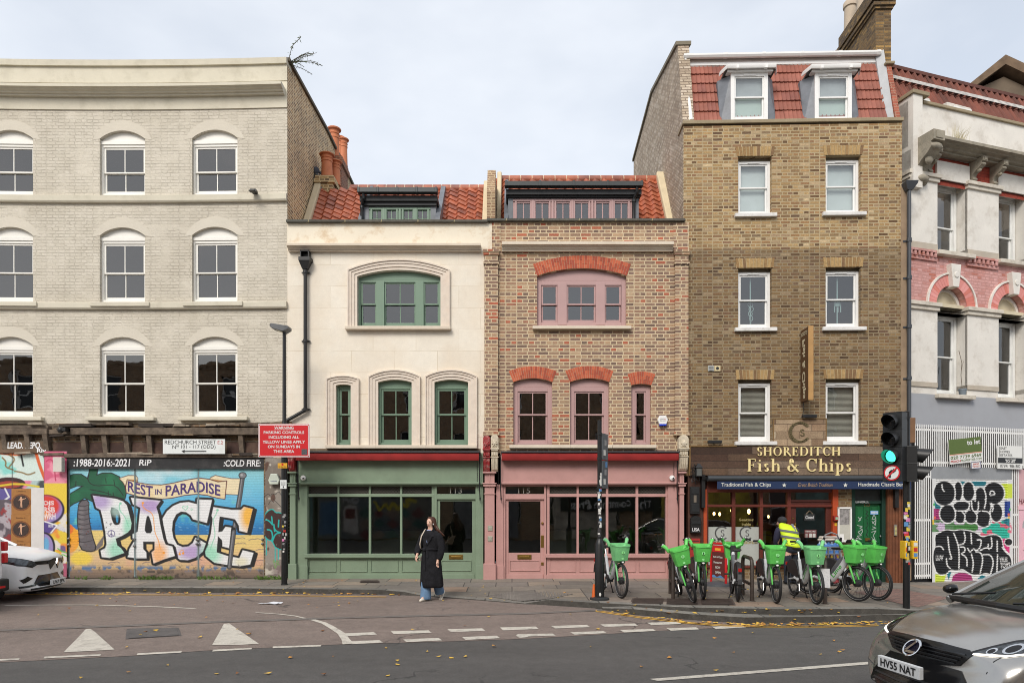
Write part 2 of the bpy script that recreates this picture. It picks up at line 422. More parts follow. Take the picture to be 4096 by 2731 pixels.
# raised brown table of the side street: front edge, ramp top, back edge
front=[(-60,7.0,.004),(-12,7.7,.004)]+[P3(*p,.004)for p in((0,1520),(300,1505),(490,1492),(779,1479),(1000,1473),(1206,1466),(1360,1457),(1506,1448),(1711,1438))]
mid=[(-60,8.6,.1),(-12,9.2,.1)]+[P3(*p,.1)for p in((0,1447),(300,1436),(490,1428),(779,1418.5),(1000,1413),(1206,1408.5),(1384,1400.5))]
mid+=[P3(1506,1424,.045),P3(1711,1431,.006)]
KT=[(-60,14.9,.2),(-14,14.7,.2)]+[P3(*p)for p in((100,1348.2,.2),(249,1348.4,.2),(560,1350,.2),(871,1353.5,.2),(930,1358.5,.17),(959,1365,.125),(1100,1376,.116),(1206,1385,.114),(1230,1381,.15),(1258,1376.6,.2),(1363,1383,.2),(1583,1394,.2),(1813,1398,.2),(2008,1397,.195))]+[(6.9,11.75,.15),(9,12.2,.11),(14,13.9,.1),(60,29,.1)]
iL=11
back=[(p[0],p[1],.1)for p in KT[:10]]
mb=MB()
# lay the flat part as a fan of quads between mid (by x) and kerb foot (by x)
def interp(line,x):
 for a,b in zip(line[:-1],line[1:]):
  if a[0]<=x<=b[0]:
   k=(x-a[0])/(b[0]-a[0]);return tuple(a[i]+(b[i]-a[i])*k for i in range(3))
 return line[0]if x<line[0][0]else line[-1]
foot=[(p[0],p[1]+.02,.1)for p in KT[:13]]
xs=sorted(set([p[0]for p in mid if p[0]<=mid[8][0]]+[p[0]for p in foot if p[0]<=mid[8][0]]))
for a,b in zip(xs[:-1],xs[1:]):
 mb.quad(interp(mid,a),interp(mid,b),interp(foot,b),interp(foot,a))
for i in range(len(front)-1):
 mb.quad(front[i],front[i+1],mid[i+1],mid[i])
# wedge running out along the double kerb
LK=[P3(1384,1399.5,.1),P3(1455,1411,.07),P3(1583,1422.5,.035),P3(1711,1430.5,.008),P3(1865,1429,.0),P3(2018,1424,.0),(7.2,11.65,0),(9.2,12.05,0),(14,13.75,0),(60,28.8,0)]
mb.quad(mid[8],mid[9],LK[2],LK[1]);mb.quad(mid[8],LK[1],LK[0]);mb.quad(mid[9],mid[10],LK[3],LK[2])
gmesh(mb);struct(mb.build('side_road',BROWN))
# granite strip at the top of the ramp
mb=MB()
for a,b in zip(mid[1:8],mid[2:9]):
 mb.quad((a[0],a[1]-.07,a[2]+.003),(b[0],b[1]-.07,b[2]+.003),(b[0],b[1]+.07,b[2]+.007),(a[0],a[1]+.07,a[2]+.007))
struct(mb.build('kerb_strip',M('strip_stone',C(108,102,97),0.9,var=0.25,vscale=5,fine=0.2,dirt=C(116,100,92),dirt_amt=0.8,dscale=2)))
# pavement
def backz(x):return float(np.interp(x,[-60,5,8.4,9.9,13,16,60],[.225,.2245,.173,.11,.02,.0,.1]))
def backy(x):return 16.25 if x<9.1 else 16.25+(x-9.1)*math.tan(R(18))+.05
mb=MB();W_=.2
pav=[(p[0],p[1]+W_,p[2])for p in KT]
for a,b in zip(pav[:-1],pav[1:]):
 n=3
 for k in range(n):
  q=[tuple(s[i]+(e[i]-s[i])*f for i in range(3))for s,e,f in((a,(a[0],backy(a[0]),backz(a[0])),k/n),(b,(b[0],backy(b[0]),backz(b[0])),k/n),(b,(b[0],backy(b[0]),backz(b[0])),(k+1)/n),(a,(a[0],backy(a[0]),backz(a[0])),(k+1)/n))]
  mb.quad(*q)
gmesh(mb);struct(mb.build('pavement',SLAB))
mb=MB();mb2=MB()
for i,(a,b)in enumerate(zip(KT[:-1],KT[1:])):
 mb.quad((a[0],a[1],a[2]),(b[0],b[1],b[2]),(b[0],b[1]+W_+.01,b[2]+.004),(a[0],a[1]+W_+.01,a[2]+.004))
 mb.mi=1
 mb.quad((a[0],a[1]-.02,0),(b[0],b[1]-.02,0),(b[0],b[1],b[2]),(a[0],a[1],a[2]));mb.mi=0
gmesh(mb);struct(mb.build('kerb',[GRAN,KERBF]))
# lower granite step along the right-hand pavement
top=[(x,y,z+.098)if i else(x,y,z+.03)for i,(x,y,z)in enumerate(LK)]
mb=MB()
for i in range(len(LK)-1):
 a,b=top[i],top[i+1]
 ya,yb=interp(KT,a[0])[1]+.03,interp(KT,b[0])[1]+.03
 mb.quad(a,b,(b[0],max(yb,b[1]+.05),b[2]),(a[0],max(ya,a[1]+.05),a[2]))
 mb.mi=1;mb.quad((LK[i][0],LK[i][1]-.015,-.02),(LK[i+1][0],LK[i+1][1]-.015,-.02),b,a);mb.mi=0
gmesh(mb);struct(mb.build('kerb_step',[GRAN,KERBF]))
GB=BVHTree.FromPolygons([Vector(v)for v in BV],BF)
def hit(u,v):
 d=Vector(((u-1176)/1568,1,-(v-1154)/1568)).normalized()
 h=GB.ray_cast(Vector((0,0,2)),d)
 return h[0]
def gz(x,y):
 h=GB.ray_cast(Vector((x,y,3)),Vector((0,0,-1)));return h[0].z if h[0]is not None else 0.0
def Z4(x,y):return(x*.51268,1292+y*.51268)
def Z5(x,y):return(1148.4+x*.51173,1292+y*.51173)
def mark(mb,pts,up=.006):
 """a marking on the road surface, outline in photo measurements laid on to the ground"""
 pts=[hit(*p)for p in pts]
 mb.add([(p.x,p.y,p.z+up)for p in pts],[tuple(range(len(pts)))])
def stripe(mb,pts,w,up=.006):
 P=[hit(*p)for p in pts]
 for a,b in zip(P[:-1],P[1:]):
  n=max(1,int((b-a).length/.5))
  for k in range(n):
   p=a.lerp(b,k/n);q=a.lerp(b,(k+1)/n);d=(q-p);d.z=0;d.normalize();s=Vector((-d.y,d.x,0))*w/2
   c=[p-s,q-s,q+s,p+s]
   mb.add([(e.x,e.y,gz(e.x,e.y)+up)for e in c],[(0,1,2,3)])
mb=MB()
mark(mb,[Z4(*p)for p in((385,297),(405,296),(425,310),(513,389),(400,396),(285,401),(340,345))])
mark(mb,[Z4(*p)for p in((1003,274),(1027,272),(1060,295),(1160,363),(1060,369),(950,369),(978,320))])
struct(mb.build('ramp_triangle_marking',ROADW))
mb=MB()
for a,b in(((-40,434),(88,428)),((200,421),(452,410)),((617,406),(815,396)),((955,390),(1130,381)),((1225,375),(1440,368))):
 mark(mb,[Z4(a[0],a[1]),Z4(b[0],b[1]),Z4(b[0]-3,b[1]+7),Z4(a[0]-5,a[1]+8)])
top_row=[Z4(*p)for p in((1540,316),(1750,307),(2005,298),(2240,290))]
for(x0,y0,x1,y1)in((1535,317,1675,311),(1750,307,1920,303),(2005,298,2160,294),(2240,290,2400,286)):
 mark(mb,[Z4(x0,y0),Z4(x1,y1),Z4(x1+14,y1+11),Z4(x0+14,y0+13)])
for(x0,y0,x1,y1)in((1560,352,1700,347),(1805,343,1965,337),(2070,333,2225,327),(2310,324,2352,322)):
 mark(mb,[Z4(x0,y0),Z4(x1,y1),Z4(x1+16,y1+11),Z4(x0+16,y0+13)])
for(x0,y0,x1,y1)in((228,284,390,279),(450,277,605,273),(660,269,800,265)):
 mark(mb,[Z5(x0,y0),Z5(x1,y1),Z5(x1+15,y1+10),Z5(x0+20,y0+11)])
for(x0,y0,x1,y1)in((75,321,235,318),(315,312,465,307),(537,302,685,297),(747,294,880,290),(950,287,1090,281)):
 mark(mb,[Z5(x0,y0),Z5(x1,y1),Z5(x1+15,y1+9),Z5(x0+20,y0+11)])
mark(mb,[Z5(*p)for p in((672,522),(708,531),(1800,445),(1790,434))])
curve=[(1388,256,1412,254),(1440,272,1462,268),(1475,293,1505,290),(1512,318,1545,315),(1530,345,1565,340),(1535,366,1585,362)]
mark(mb,[Z4(a,b)for a,b,c,d in curve]+[Z4(c,d)for a,b,c,d in curve[::-1]])
stripe(mb,[Z4(*p)for p in((1145,223),(1250,230),(1320,238),(1392,255))],.05)
stripe(mb,[Z4(*p)for p in((20,192),(220,189),(420,189),(700,197),(875,205))],.07)
struct(mb.build('white_road_marking',ROADW))
mb=MB()
stripe(mb,[Z4(*p)for p in((-100,142),(300,142),(1000,145),(1350,148),(1730,153))],.09)
for dv in(0,5):
 stripe(mb,[Z5(x,y+dv)for x,y in((430,213),(620,241),(800,263),(1000,279),(1200,284),(1450,284),(1690,278))],.045)
struct(mb.build('yellow_road_marking',ROADY))
# tactile slabs at the crossing and a patch of red block paving
TACT=M('tactile_slab',C(112,106,100),0.9,var=0.2,fine=0.15,bump=0.3)
mb=MB()
q=[hit(*Z5(*p))for p in((-60,150),(60,128),(330,140),(215,163),(90,172))]
mb.add([(p.x,p.y,p.z+.006)for p in q],[tuple(range(5))])
cx=sum(p.x for p in q)/5;cy=sum(p.y for p in q)/5
from mathutils.geometry import intersect_point_tri_2d
for i in range(-30,31):
 for j in range(-30,31):
  x,y=cx+i*.067,cy+j*.067
  if any(intersect_point_tri_2d(Vector((x,y)),q[0].to_2d(),q[k].to_2d(),q[k+1].to_2d())for k in range(1,4)):
   z=gz(x,y)+.006;r=.02
   mb.add([(x-r,y-r,z),(x+r,y-r,z),(x+r,y+r,z),(x-r,y+r,z),(x-r*.6,y-r*.6,z+.006),(x+r*.6,y-r*.6,z+.006),(x+r*.6,y+r*.6,z+.006),(x-r*.6,y+r*.6,z+.006)],[(4,5,6,7),(0,1,5,4),(1,2,6,5),(2,3,7,6),(3,0,4,7)])
struct(mb.build('tactile_paving',TACT))
mb=MB()
q=[hit(*p)for p in((1962,1359),(2062,1352),(2180,1372),(2110,1394),(2075,1388))]
mb.add([(p.x,p.y,p.z+.006)for p in q],[tuple(range(5))])
struct(mb.build('block_paving',brick('red_blocks',[(0,C(120,92,84)),(0.5,C(146,112,102)),(1,C(132,110,100))],C(96,84,78),bw=.2,bh=.1,ms=.01,flat=True,squash=1,wob=0,bump=.3)))
# ================================================================ building kit
def pane_quad(mb,x0,x1,z0,z1,y):mb.add([(x0,y,z0),(x1,y,z0),(x1,y,z1),(x0,y,z1)],[(0,1,2,3)])
def sash(parent,x0,x1,z0,z1,y,mat,zr=None,zc=None,b=.055,st=.045,bars=1,name='window',tf=None,gmat=None,label=None,sillh=None,board=None,split=None,lower_in=True,barw=.022,vent=False,hbar=False):
 """sliding sash window: box frame, two sashes, glazing bars, glass; zc = crown of an arched head board"""
 mb=MB(tf);gl=MB(tf);sh=sillh or b*1.2
 mb.box(x0,y,z0,x0+b,y+.10,z1);mb.box(x1-b,y,z0,x1,y+.10,z1)
 mb.box(x0+b,y+.002,z1-b,x1-b,y+.10,z1);mb.box(x0+b,y-.006,z0,x1-b,y+.10,z0+sh)
 if zc and zc>z1+.01:
  A=arc(x0,x1,board if board else z1+.03,zc)
  mb.prism([(x1,z1+.001),(x0,z1+.001)]+A,y+.008,y+.06)
 cols=split or[(x0+b,x1-b)]
 for(a,c),nb in zip(cols,bars if isinstance(bars,(list,tuple))else[bars]*len(cols)):
  zb,zt=z0+sh,z1-b;zm=zr if zr else(zb+zt)/2
  for(p,q,yy,bot)in((zm-.02,zt,y+.025,.035),(zb,zm+.02,y+.062,.075)):
   mb.box(a,yy,p,a+st,yy+.035,q);mb.box(c-st,yy,p,c,yy+.035,q)
   mb.box(a+st,yy+.001,q-st*.9,c-st,yy+.034,q);mb.box(a+st,yy+.001,p,c-st,yy+.034,p+bot)
   for k in range(nb):
    xm=a+(c-a)*(k+1)/(nb+1);mb.box(xm-barw/2,yy+.004,p+bot,xm+barw/2,yy+.03,q-st*.9)
   pane_quad(gl,a+st*.6,c-st*.6,p+bot*.6,q-st*.5,yy+.018)
 if vent:xm=(x0+x1)/2;mb.box(xm-.14,y-.012,z1-b*.8,xm+.14,y+.004,z1-b*.35)
 if split:
  for(a,c),(d,e)in zip(cols[:-1],cols[1:]):mb.box(c,y-.012,z0+sh*.5,d,y+.10,z1-b*.5)
 w=mb.build(name,mat,parent,bevel=.004,label=label)
 gl.build('pane',gmat or GLASS,w,fix=False)
 return w
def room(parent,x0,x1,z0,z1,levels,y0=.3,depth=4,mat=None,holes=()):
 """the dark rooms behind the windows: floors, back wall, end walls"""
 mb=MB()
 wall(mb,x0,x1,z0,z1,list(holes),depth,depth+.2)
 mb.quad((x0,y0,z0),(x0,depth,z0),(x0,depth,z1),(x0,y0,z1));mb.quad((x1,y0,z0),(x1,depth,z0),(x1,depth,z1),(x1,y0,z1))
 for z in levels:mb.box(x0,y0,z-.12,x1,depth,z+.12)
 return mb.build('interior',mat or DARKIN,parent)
def tiles(name,parent,x0,x1,base,top,nrow,tw,mats,kind='pan',clip=None):
 """a tiled slope from base (y,z) to top (y,z); kind pan = S-shaped pantiles, rib = flat ribbed tiles"""
 mb=MB();L_=math.hypot(top[0]-base[0],top[1]-base[1]);dy,dz=(top[0]-base[0])/L_,(top[1]-base[1])/L_
 ny,nz=-dz,dy;n=int(round((x1-x0)/tw));tw=(x1-x0)/n;K=8 if kind=='pan' else 10
 rs=random.Random(name+str(x0))
 def h(f):
  if kind=='pan':return .034*math.sin(2*PI*f)+.012*math.sin(4*PI*f)
  g=(f*2)%1.0;return .016 if g<.16 or .42<g<.52 else(0.0 if g<.9 else-.012)
 for r in range(nrow):
  s0=L_*r/nrow;s1=min(L_,L_*(r+1)/nrow+.04)
  for i in range(n):
   if clip and clip(x0+tw*(i+.5),base[1]+dz*(s0+s1)/2):continue
   mb.mi=rs.choices(range(len(mats)),[5,3,2][:len(mats)])[0]
   jit=rs.uniform(-.004,.004)
   lo,mi_,hi=[],[],[]
   for k in range(K+1):
    x=x0+tw*(i+k/K);e=h(k/K)
    for lst,s,o in((lo,s0-.012,.012),(mi_,s0-.008,.042),(hi,s1,.006)):
     o2=o+e+jit;lst.append((x,base[0]+dy*s+ny*o2,base[1]+dz*s+nz*o2))
   mb.rings([lo,mi_,hi],False,False)
 return mb.build(name,mats,parent,smooth=True,fix=False,angle=50)
TERRA=[M('pantile_orange',C(170,97,69),0.5,var=0.3,vscale=5),M('pantile_red',C(160,90,65),0.5,var=0.3,vscale=5),M('pantile_dark',C(140,82,64),0.5,var=0.3,vscale=5)]
RTILE=[M('rib_tile_red',C(144,86,70),0.7,var=0.15,vscale=4),M('rib_tile_pale',C(152,92,76),0.7,var=0.15,vscale=4),M('rib_tile_dark',C(134,80,68),0.7,var=0.15,vscale=4)]
CORN=[(0,0),(0.03,0),(0.05,.02),(0.05,.06),(0.09,.09),(0.13,.11),(0.13,.17),(0.0,.18)]
def cornice(parent,name,path,z0,h,out,mat,tf=None):
 """stone cornice: stepped profile swept along path"""
 pr=[(0,0),(.36,0),(.36,.2),(.52,.23),(.56,.38),(.76,.46),(.80,.56),(1.0,.60),(1.0,.95),(.94,1.0),(0,1.0)]
 mb=MB(tf);moulding(mb,path,[(o*out,z0+u*h)for o,u in pr]);return mb.build(name,mat,parent,smooth=True,angle=25)
 # ================================================================ spray paint: colours laid on a fine mesh
def chaikin(p,n=2,closed=True):
 for _ in range(n):
  q=[];m=len(p)
  rng=range(m)if closed else range(m-1)
  if not closed:q.append(p[0])
  for i in rng:
   a,b=p[i],p[(i+1)%m]
   q+=[(a[0]*.75+b[0]*.25,a[1]*.75+b[1]*.25),(a[0]*.25+b[0]*.75,a[1]*.25+b[1]*.75)]
  if not closed:q.append(p[-1])
  p=q
 return p
class Canvas:
 def __init__(s,x0,y0,x1,y1,nx,ny,bg):
  s.x0,s.y0,s.x1,s.y1,s.nx,s.ny=x0,y0,x1,y1,nx,ny
  s.X,s.Y=np.meshgrid(np.linspace(x0,x1,nx+1),np.linspace(y0,y1,ny+1))
  s.img=np.zeros((ny+1,nx+1,3));s.img[:]=C(*bg)[:3];s.cs=(x1-x0)/nx;s.clip=None
  s.rs=np.random.RandomState(int(abs(x0*7+y1*3+nx))%9999)
 def lay(s,a,col,alpha=1.0):
  a=np.clip(a,0,1)*alpha
  if s.clip is not None:a=a*s.clip
  s.img=s.img*(1-a[...,None])+np.array(C(*col)[:3])*a[...,None]
 def sd(s,pts,closed=True):
  d=np.full(s.X.shape,1e9);ins=np.zeros(s.X.shape,bool);m=len(pts)
  for i in range(m if closed else m-1):
   (ax,ay),(bx,by)=pts[i],pts[(i+1)%m]
   ex,ey=bx-ax,by-ay;px,py=s.X-ax,s.Y-ay
   t=np.clip((px*ex+py*ey)/max(ex*ex+ey*ey,1e-9),0,1)
   d=np.minimum(d,(px-ex*t)**2+(py-ey*t)**2)
   if closed and ay!=by:
    c=((ay>s.Y)!=(by>s.Y))&(s.X<(bx-ax)*(s.Y-ay)/(by-ay)+ax);ins^=c
  d=np.sqrt(d);return np.where(ins,-d,d)if closed else d
 def poly(s,pts,col,alpha=1,sm=0,grow=0,soft=0):
  if sm:pts=chaikin(pts,sm)
  a=np.clip(.5-(s.sd(pts)-grow)/(s.cs+soft),0,1);s.lay(a,col,alpha);return a
 def stroke(s,pts,w,col,sm=1,alpha=1,soft=0,closed=False):
  if sm:pts=chaikin(pts,sm,closed)
  if closed:pts=pts+[pts[0]]
  s.lay(np.clip(.5-(s.sd(pts,False)-w/2)/(s.cs+soft),0,1),col,alpha)
 def ell(s,cx,cy,rx,ry,col,alpha=1,soft=.06):
  r=np.sqrt(((s.X-cx)/rx)**2+((s.Y-cy)/ry)**2);s.lay(np.clip((1-r)/max(soft,s.cs/rx)+.5,0,1),col,alpha)
 def rect(s,x0,y0,x1,y1,col,alpha=1,soft=0):
  s.poly([(x0,y0),(x1,y0),(x1,y1),(x0,y1)],col,alpha,soft=soft)
 def grad(s,stops,axis='y'):
  t=s.Y if axis=='y' else s.X
  for k in range(3):s.img[...,k]=np.interp(t,[q for q,c in stops],[C(*c)[k]for q,c in stops])
 def noise(s,scale,seed=0):
  r=np.random.RandomState(seed);n=np.zeros(s.X.shape)
  for o in range(3):
   k=scale/2**o;gx=(s.X-s.x0)/k;gy=(s.Y-s.y0)/k
   g=r.rand(int(gy.max())+3,int(gx.max())+3);ix,iy=gx.astype(int),gy.astype(int);fx,fy=gx-ix,gy-iy
   fx=fx*fx*(3-2*fx);fy=fy*fy*(3-2*fy)
   n+=(g[iy,ix]*(1-fx)*(1-fy)+g[iy,ix+1]*fx*(1-fy)+g[iy+1,ix]*(1-fx)*fy+g[iy+1,ix+1]*fx*fy)/2**o
  return n/1.75
 def patches(s,scale,lo,hi,col,alpha=1,seed=0,mask=None):
  a=np.clip((s.noise(scale,seed)-lo)/(hi-lo),0,1)
  s.lay(a if mask is None else a*mask,col,alpha)
 def words(s,txt,box,col,bold=.02,w=None,skew=0):
  """lettering sprayed as outlines filled solid"""
  vs,fs=text_mesh(txt,bold=bold)
  xs=[v[0]for v in vs];ys=[v[1]for v in vs];x0,y0,x1,y1=box
  kx=(x1-x0)/(max(xs)-min(xs));ky=(y1-y0)/(max(ys)-min(ys))
  P=[(x0+(v[0]-min(xs))*kx+skew*(v[1]-min(ys))*ky,y1-(v[1]-min(ys))*ky)for v in vs]
  a=np.zeros(s.X.shape)
  for f in fs:
   pts=[P[i]for i in f];bx=[p[0]for p in pts];by=[p[1]for p in pts]
   i0=max(0,int((min(bx)-s.x0)/s.cs)-2);i1=min(s.nx+1,int((max(bx)-s.x0)/s.cs)+3)
   cy=(s.y1-s.y0)/s.ny;j0=max(0,int((min(by)-s.y0)/cy)-2);j1=min(s.ny+1,int((max(by)-s.y0)/cy)+3)
   if i1<=i0 or j1<=j0:continue
   sub=Canvas.__new__(Canvas);sub.X=s.X[j0:j1,i0:i1];sub.Y=s.Y[j0:j1,i0:i1];sub.cs=s.cs
   a[j0:j1,i0:i1]=np.maximum(a[j0:j1,i0:i1],np.clip(.6-sub.sd(pts)/s.cs,0,1))
  s.lay(a,col)
 def build(s,name,mat,parent,pos,label=None,gain=.93):
  """pos(cx, cy) -> local point; vertices carry the paint"""
  nx,ny=s.nx,s.ny
  V=[pos(s.X[j,i],s.Y[j,i])for j in range(ny+1)for i in range(nx+1)]
  Fc=[(j*(nx+1)+i,(j+1)*(nx+1)+i,(j+1)*(nx+1)+i+1,j*(nx+1)+i+1)for j in range(ny)for i in range(nx)]
  me=bpy.data.meshes.new(name);me.from_pydata(V,[],Fc);me.materials.append(mat)
  at=me.color_attributes.new('paint','FLOAT_COLOR','POINT')
  d=np.ones((ny+1,nx+1,4),np.float32);d[...,:3]=np.clip(s.img*gain,0,.9)
  at.data.foreach_set('color',d.ravel());me.update()
  return link(name,me,parent,label=label)
  # ================================================================ cream painted corner building on the left
A=Fac(660,16.0)
lb=A.root('painted_brick_building','four storey cream painted brick building with arched white sash windows and mural shutters below','building')
def bendA(x,y,z):
 u=660+x/16*1568
 k=((u-250)/410)
 b=.10*(1-k*k)if u>-300 else-.08
 return((A.o.x+x)*(1+b/16)-A.o.x,y+b,z)
PB=brick('painted_brick',[(0,C(203,195,179)),(0.5,C(208,200,184)),(1,C(212,204,189))],C(196,188,171),ms=.010,bump=1.0,patch=2.2,mott=.05,grain=.07,stain=C(176,166,148),stain_amt=.55,wob=.022,smooth=.4)
REND=M('cream_render',C(206,199,180),0.8,var=.05,vscale=2,fine=.05,bump=.25,dirt=C(158,150,128),dirt_amt=.45,dscale=2.2)
WHITEW=M('white_window_paint',C(232,229,221),0.5,var=.03)
OLDBR=brick('old_dark_brick',[(0,C(70,56,46)),(.4,C(110,86,64)),(.7,C(142,114,82)),(1,C(90,76,64))],C(128,116,98),bump=.6,stain=C(52,46,42),stain_amt=.6)
SIDEBR=brick('side_stock_brick',[(0,C(106,84,64)),(.35,C(152,120,84)),(.7,C(188,152,106)),(1,C(124,98,74))],C(236,214,176),ms=.014,bump=.4,stain=C(84,68,56),stain_amt=.5)
OLDW=M('weathered_timber',C(104,91,78),.9,var=.45,vscale=7,fine=.25,bump=.6,dirt=C(52,43,38),dirt_amt=.85,dscale=4)
cols=[(-28,76),(229,333),(441,545.5)]
rows=[(444,314,295,387.4),(691,537.5,518.5,621),(955.6,791,771.5,877)]
holes=[]
for u0,u1 in cols:
 for vb,vs,vc,vr in rows:holes.append((A.x(u0),A.x(u1),A.z(vb),A.z(vs),A.z(vc)))
mb=MB(bendA)
wall(mb,A.x(-420),0,A.z(972),A.z(246),holes,0,.28,xs=[A.x(u)for u in range(-400,660,60)])
mb.build('wall',PB,lb)
# brick arches raised a little over each opening
ARCB=M('painted_arch',C(207,199,183),.8,var=.03,bump=.6,bscale=25)
for u0,u1 in cols:
 for vb,vs,vc,vr in rows:
  mb=MB(bendA);o=arc(A.x(u0)-.17,A.x(u1)+.17,A.z(vs)-.03,A.z(vc)+.24);i=arc(A.x(u0)-.0,A.x(u1)+.0,A.z(vs),A.z(vc))
  n=len(o)
  for k in range(n-1):mb.prism([o[k],o[k+1],i[k+1],i[k]],-.005,.01)
  mb.build('arch_band',ARCB,lb)
pathA=[(A.x(u),0)for u in range(-420,661,60)]
mb=MB(bendA)
moulding(mb,pathA,[(0,A.z(248)),(.03,A.z(248)),(.03,A.z(216)),(.006,A.z(215)),(.006,A.z(185)),(0,A.z(185))]);mb.build('frieze',REND,lb)
pathC=pathA[:-1]+[(A.x(655),0)]
cornice(lb,'cornice',pathC,A.z(214,None,-.12),A.z(185,None,-.30)-A.z(214,None,-.12),.30,REND,bendA)
mb=MB(bendA);moulding(mb,pathA,[(.0,A.z(186)),(.02,A.z(186)),(.02,A.z(148)),(0,A.z(148))])
moulding(mb,pathA,[(-.3,A.z(149)),(.07,A.z(149)),(.08,A.z(136)),(0,A.z(133)),(-.3,A.z(133))]);mb.build('parapet',REND,lb)
for v0,v1 in((446,463),(693,708.7)):
 mb=MB(bendA);moulding(mb,pathA,[(0,A.z(v1)),(.07,A.z(v1)),(.09,A.z(v1)+.03),(.09,A.z(v0)-.02),(.05,A.z(v0)),(0,A.z(v0))]);mb.build('string_course',REND,lb)
for k,(vb,vs,vc,vr)in enumerate(rows):
 for u0,u1 in cols:
  x0,x1=A.x(u0),A.x(u1);zb=A.z(vb)
  zt=A.z({0:333.6,1:555.7,2:806}[k]-7,None,.18)
  lab=None
  w=sash(lb,x0-.02,x1+.02,zb+.0,A.z(vs)-.10,.08,WHITEW,zr=A.z(vr),zc=A.z(vc)+.02,b=.06,st=.05,tf=bendA,board=A.z(vs)-.02)
  mb=MB(bendA);mb.box(x0-.0,.06,A.z(vs)-.10,x1,.16,A.z(vs)-.02);mb.build('head_board',WHITEW,w)
  if k>0:
   mb=MB(bendA);e=.16 if k==1 else .27
   mb.box(x0-e,-.13,zb-(.10 if k==2 else .13),x1+e,.15,zb-.015 if k==2 else zb-.03);mb.build('sill',REND,lb,bevel=.01)
# side wall towards the lower houses, roof behind, rooms
prof=[(0.0,A.z(133)),(0.5,A.z(133)+.05)]
def yz(u,v,X=A.o.x):
 Y=X*1568/(u-1176);return(Y-16,2-(v-1154)*Y/1568)
prof=[(0.03,0)]+[(0.03,A.z(136))]+[yz(u,v)for u,v in((668,152),(750,300),(812,430))]
ybk=prof[-1][0]
mb=MB();P=prof+[(ybk+3,prof[-1][1]-.2),(ybk+3,0)]
mb.prism_x(P,-.34,-.004)
mb.build('side_wall',SIDEBR,lb)
mb=MB();Q=prof[1:]
for a,b in zip(Q[:-1],Q[1:]):mb.prism_x([(a[0],a[1]-.02),(a[0],a[1]+.06),(b[0],b[1]+.06),(b[0],b[1]-.02)],-.4,.05)
mb.build('side_coping',M('mossy_coping',C(92,84,70),.9,var=.3,bump=.4),lb)
mb=MB();mb.box(-11,.5,A.z(160),-.35,7,A.z(156));mb.build('roof',LEAD,lb)
room(lb,-11,-.36,.2,A.z(165),[A.z(246),A.z(475),A.z(725),A.z(985)],.34,5)
# one raw board standing behind the glass of a lowest-row window
mb=MB(bendA)
mb.box(A.x(529),.42,A.z(955),A.x(543),.46,A.z(888));mb.build('board_behind_window',M('raw_board',C(176,150,112),.8),lb)
def bendS(x,y,z):return(x,y+.03,z)
# ---- the old shopfront: brick strip, beams, brackets, fascia
mb=MB(bendS);wall(mb,A.x(-420),0,A.z(1052),A.z(971),[],.06,.3,xs=[A.x(u)for u in range(-400,660,80)]);mb.build('shop_lintel_wall',OLDBR,lb)
for a,b,va,vb_,d in((-400,112,984,998,-.10),(112,168,986,997,-.05),(168,612,983,999,-.14),(150,610,1042,1051,-.10),(-400,112,977,984,-.06),(540,605,972,979,-.05)):
 mb=MB(bendS);mb.box(A.x(a),d,A.z(vb_),A.x(b),.08,A.z(va));mb.build('timber_beam',OLDW,lb,bevel=.012)
rs=random.Random(17)
for k in range(34):
 u=rs.uniform(5,605);v=rs.choice((976,979,981,1001,1003,1046,1043));mb=MB(bendS);w=rs.uniform(.15,.9);h=rs.uniform(.02,.07);sl=rs.uniform(-.02,.02)
 mb.prism([(A.x(u),A.z(v)),(A.x(u)+w,A.z(v)+sl),(A.x(u)+w*.97,A.z(v)+sl+h),(A.x(u)+.02,A.z(v)+h*.9)],-.05-.11*rs.random(),.04)
 mb.build('loose_board',rs.choice((OLDW,OLDBR,M('pale_lath',C(150,138,122),.9,var=.3,vscale=9),M('char_lath',C(56,48,43),.9,var=.3))),lb)
for u in(12,65,107,193.5,242,292,344.5,554.6):
 mb=MB(bendS);x=A.x(u);w=.055
 mb.prism_x([(-.02,A.z(1042)),(-.10,A.z(1003)),(-.12,A.z(998)),(.08,A.z(998)),(.08,A.z(1042))],x-w,x+w);mb.build('timber_bracket',OLDW,lb)
for u0,u1 in((118,186),(202,236),(249,285),(300,338),(351,373),(518,548),(561,606)):
 mb=MB(bendS);mb.box(A.x(u0),.03,A.z(1041),A.x(u1),.07,A.z(1015));mb.build('boarding',M('burnt_board',C(66,44,36),.8,var=.4,vscale=3,dirt=C(104,84,68),dirt_amt=.7,dscale=3),lb)
mb=MB(bendS);
mb.box(A.x(155.6),-.06,A.z(1076.5),A.x(607),.1,A.z(1051))
fas=mb.build('fascia_board',M('black_fascia',C(34,34,36),.6,var=.35,vscale=2.5,fine=.1,dirt=C(80,76,74),dirt_amt=.6,dscale=5),lb)
CH=M('chalk_white_paint',C(226,226,226),.7,fine=.12)
yy=-.066
for s,a,b,c,d in((':1988-2016:-2021',171,301,1071,1053.5),('RiP',321,350,1069,1055),(':COLD FIRE:',515,600,1071,1056)):
 text(s,CH,fas,(A.x(a),A.z(c),A.x(b),A.z(d)),yy,name='spray_lettering',tf=bendS,bold=.018,shear=.12)
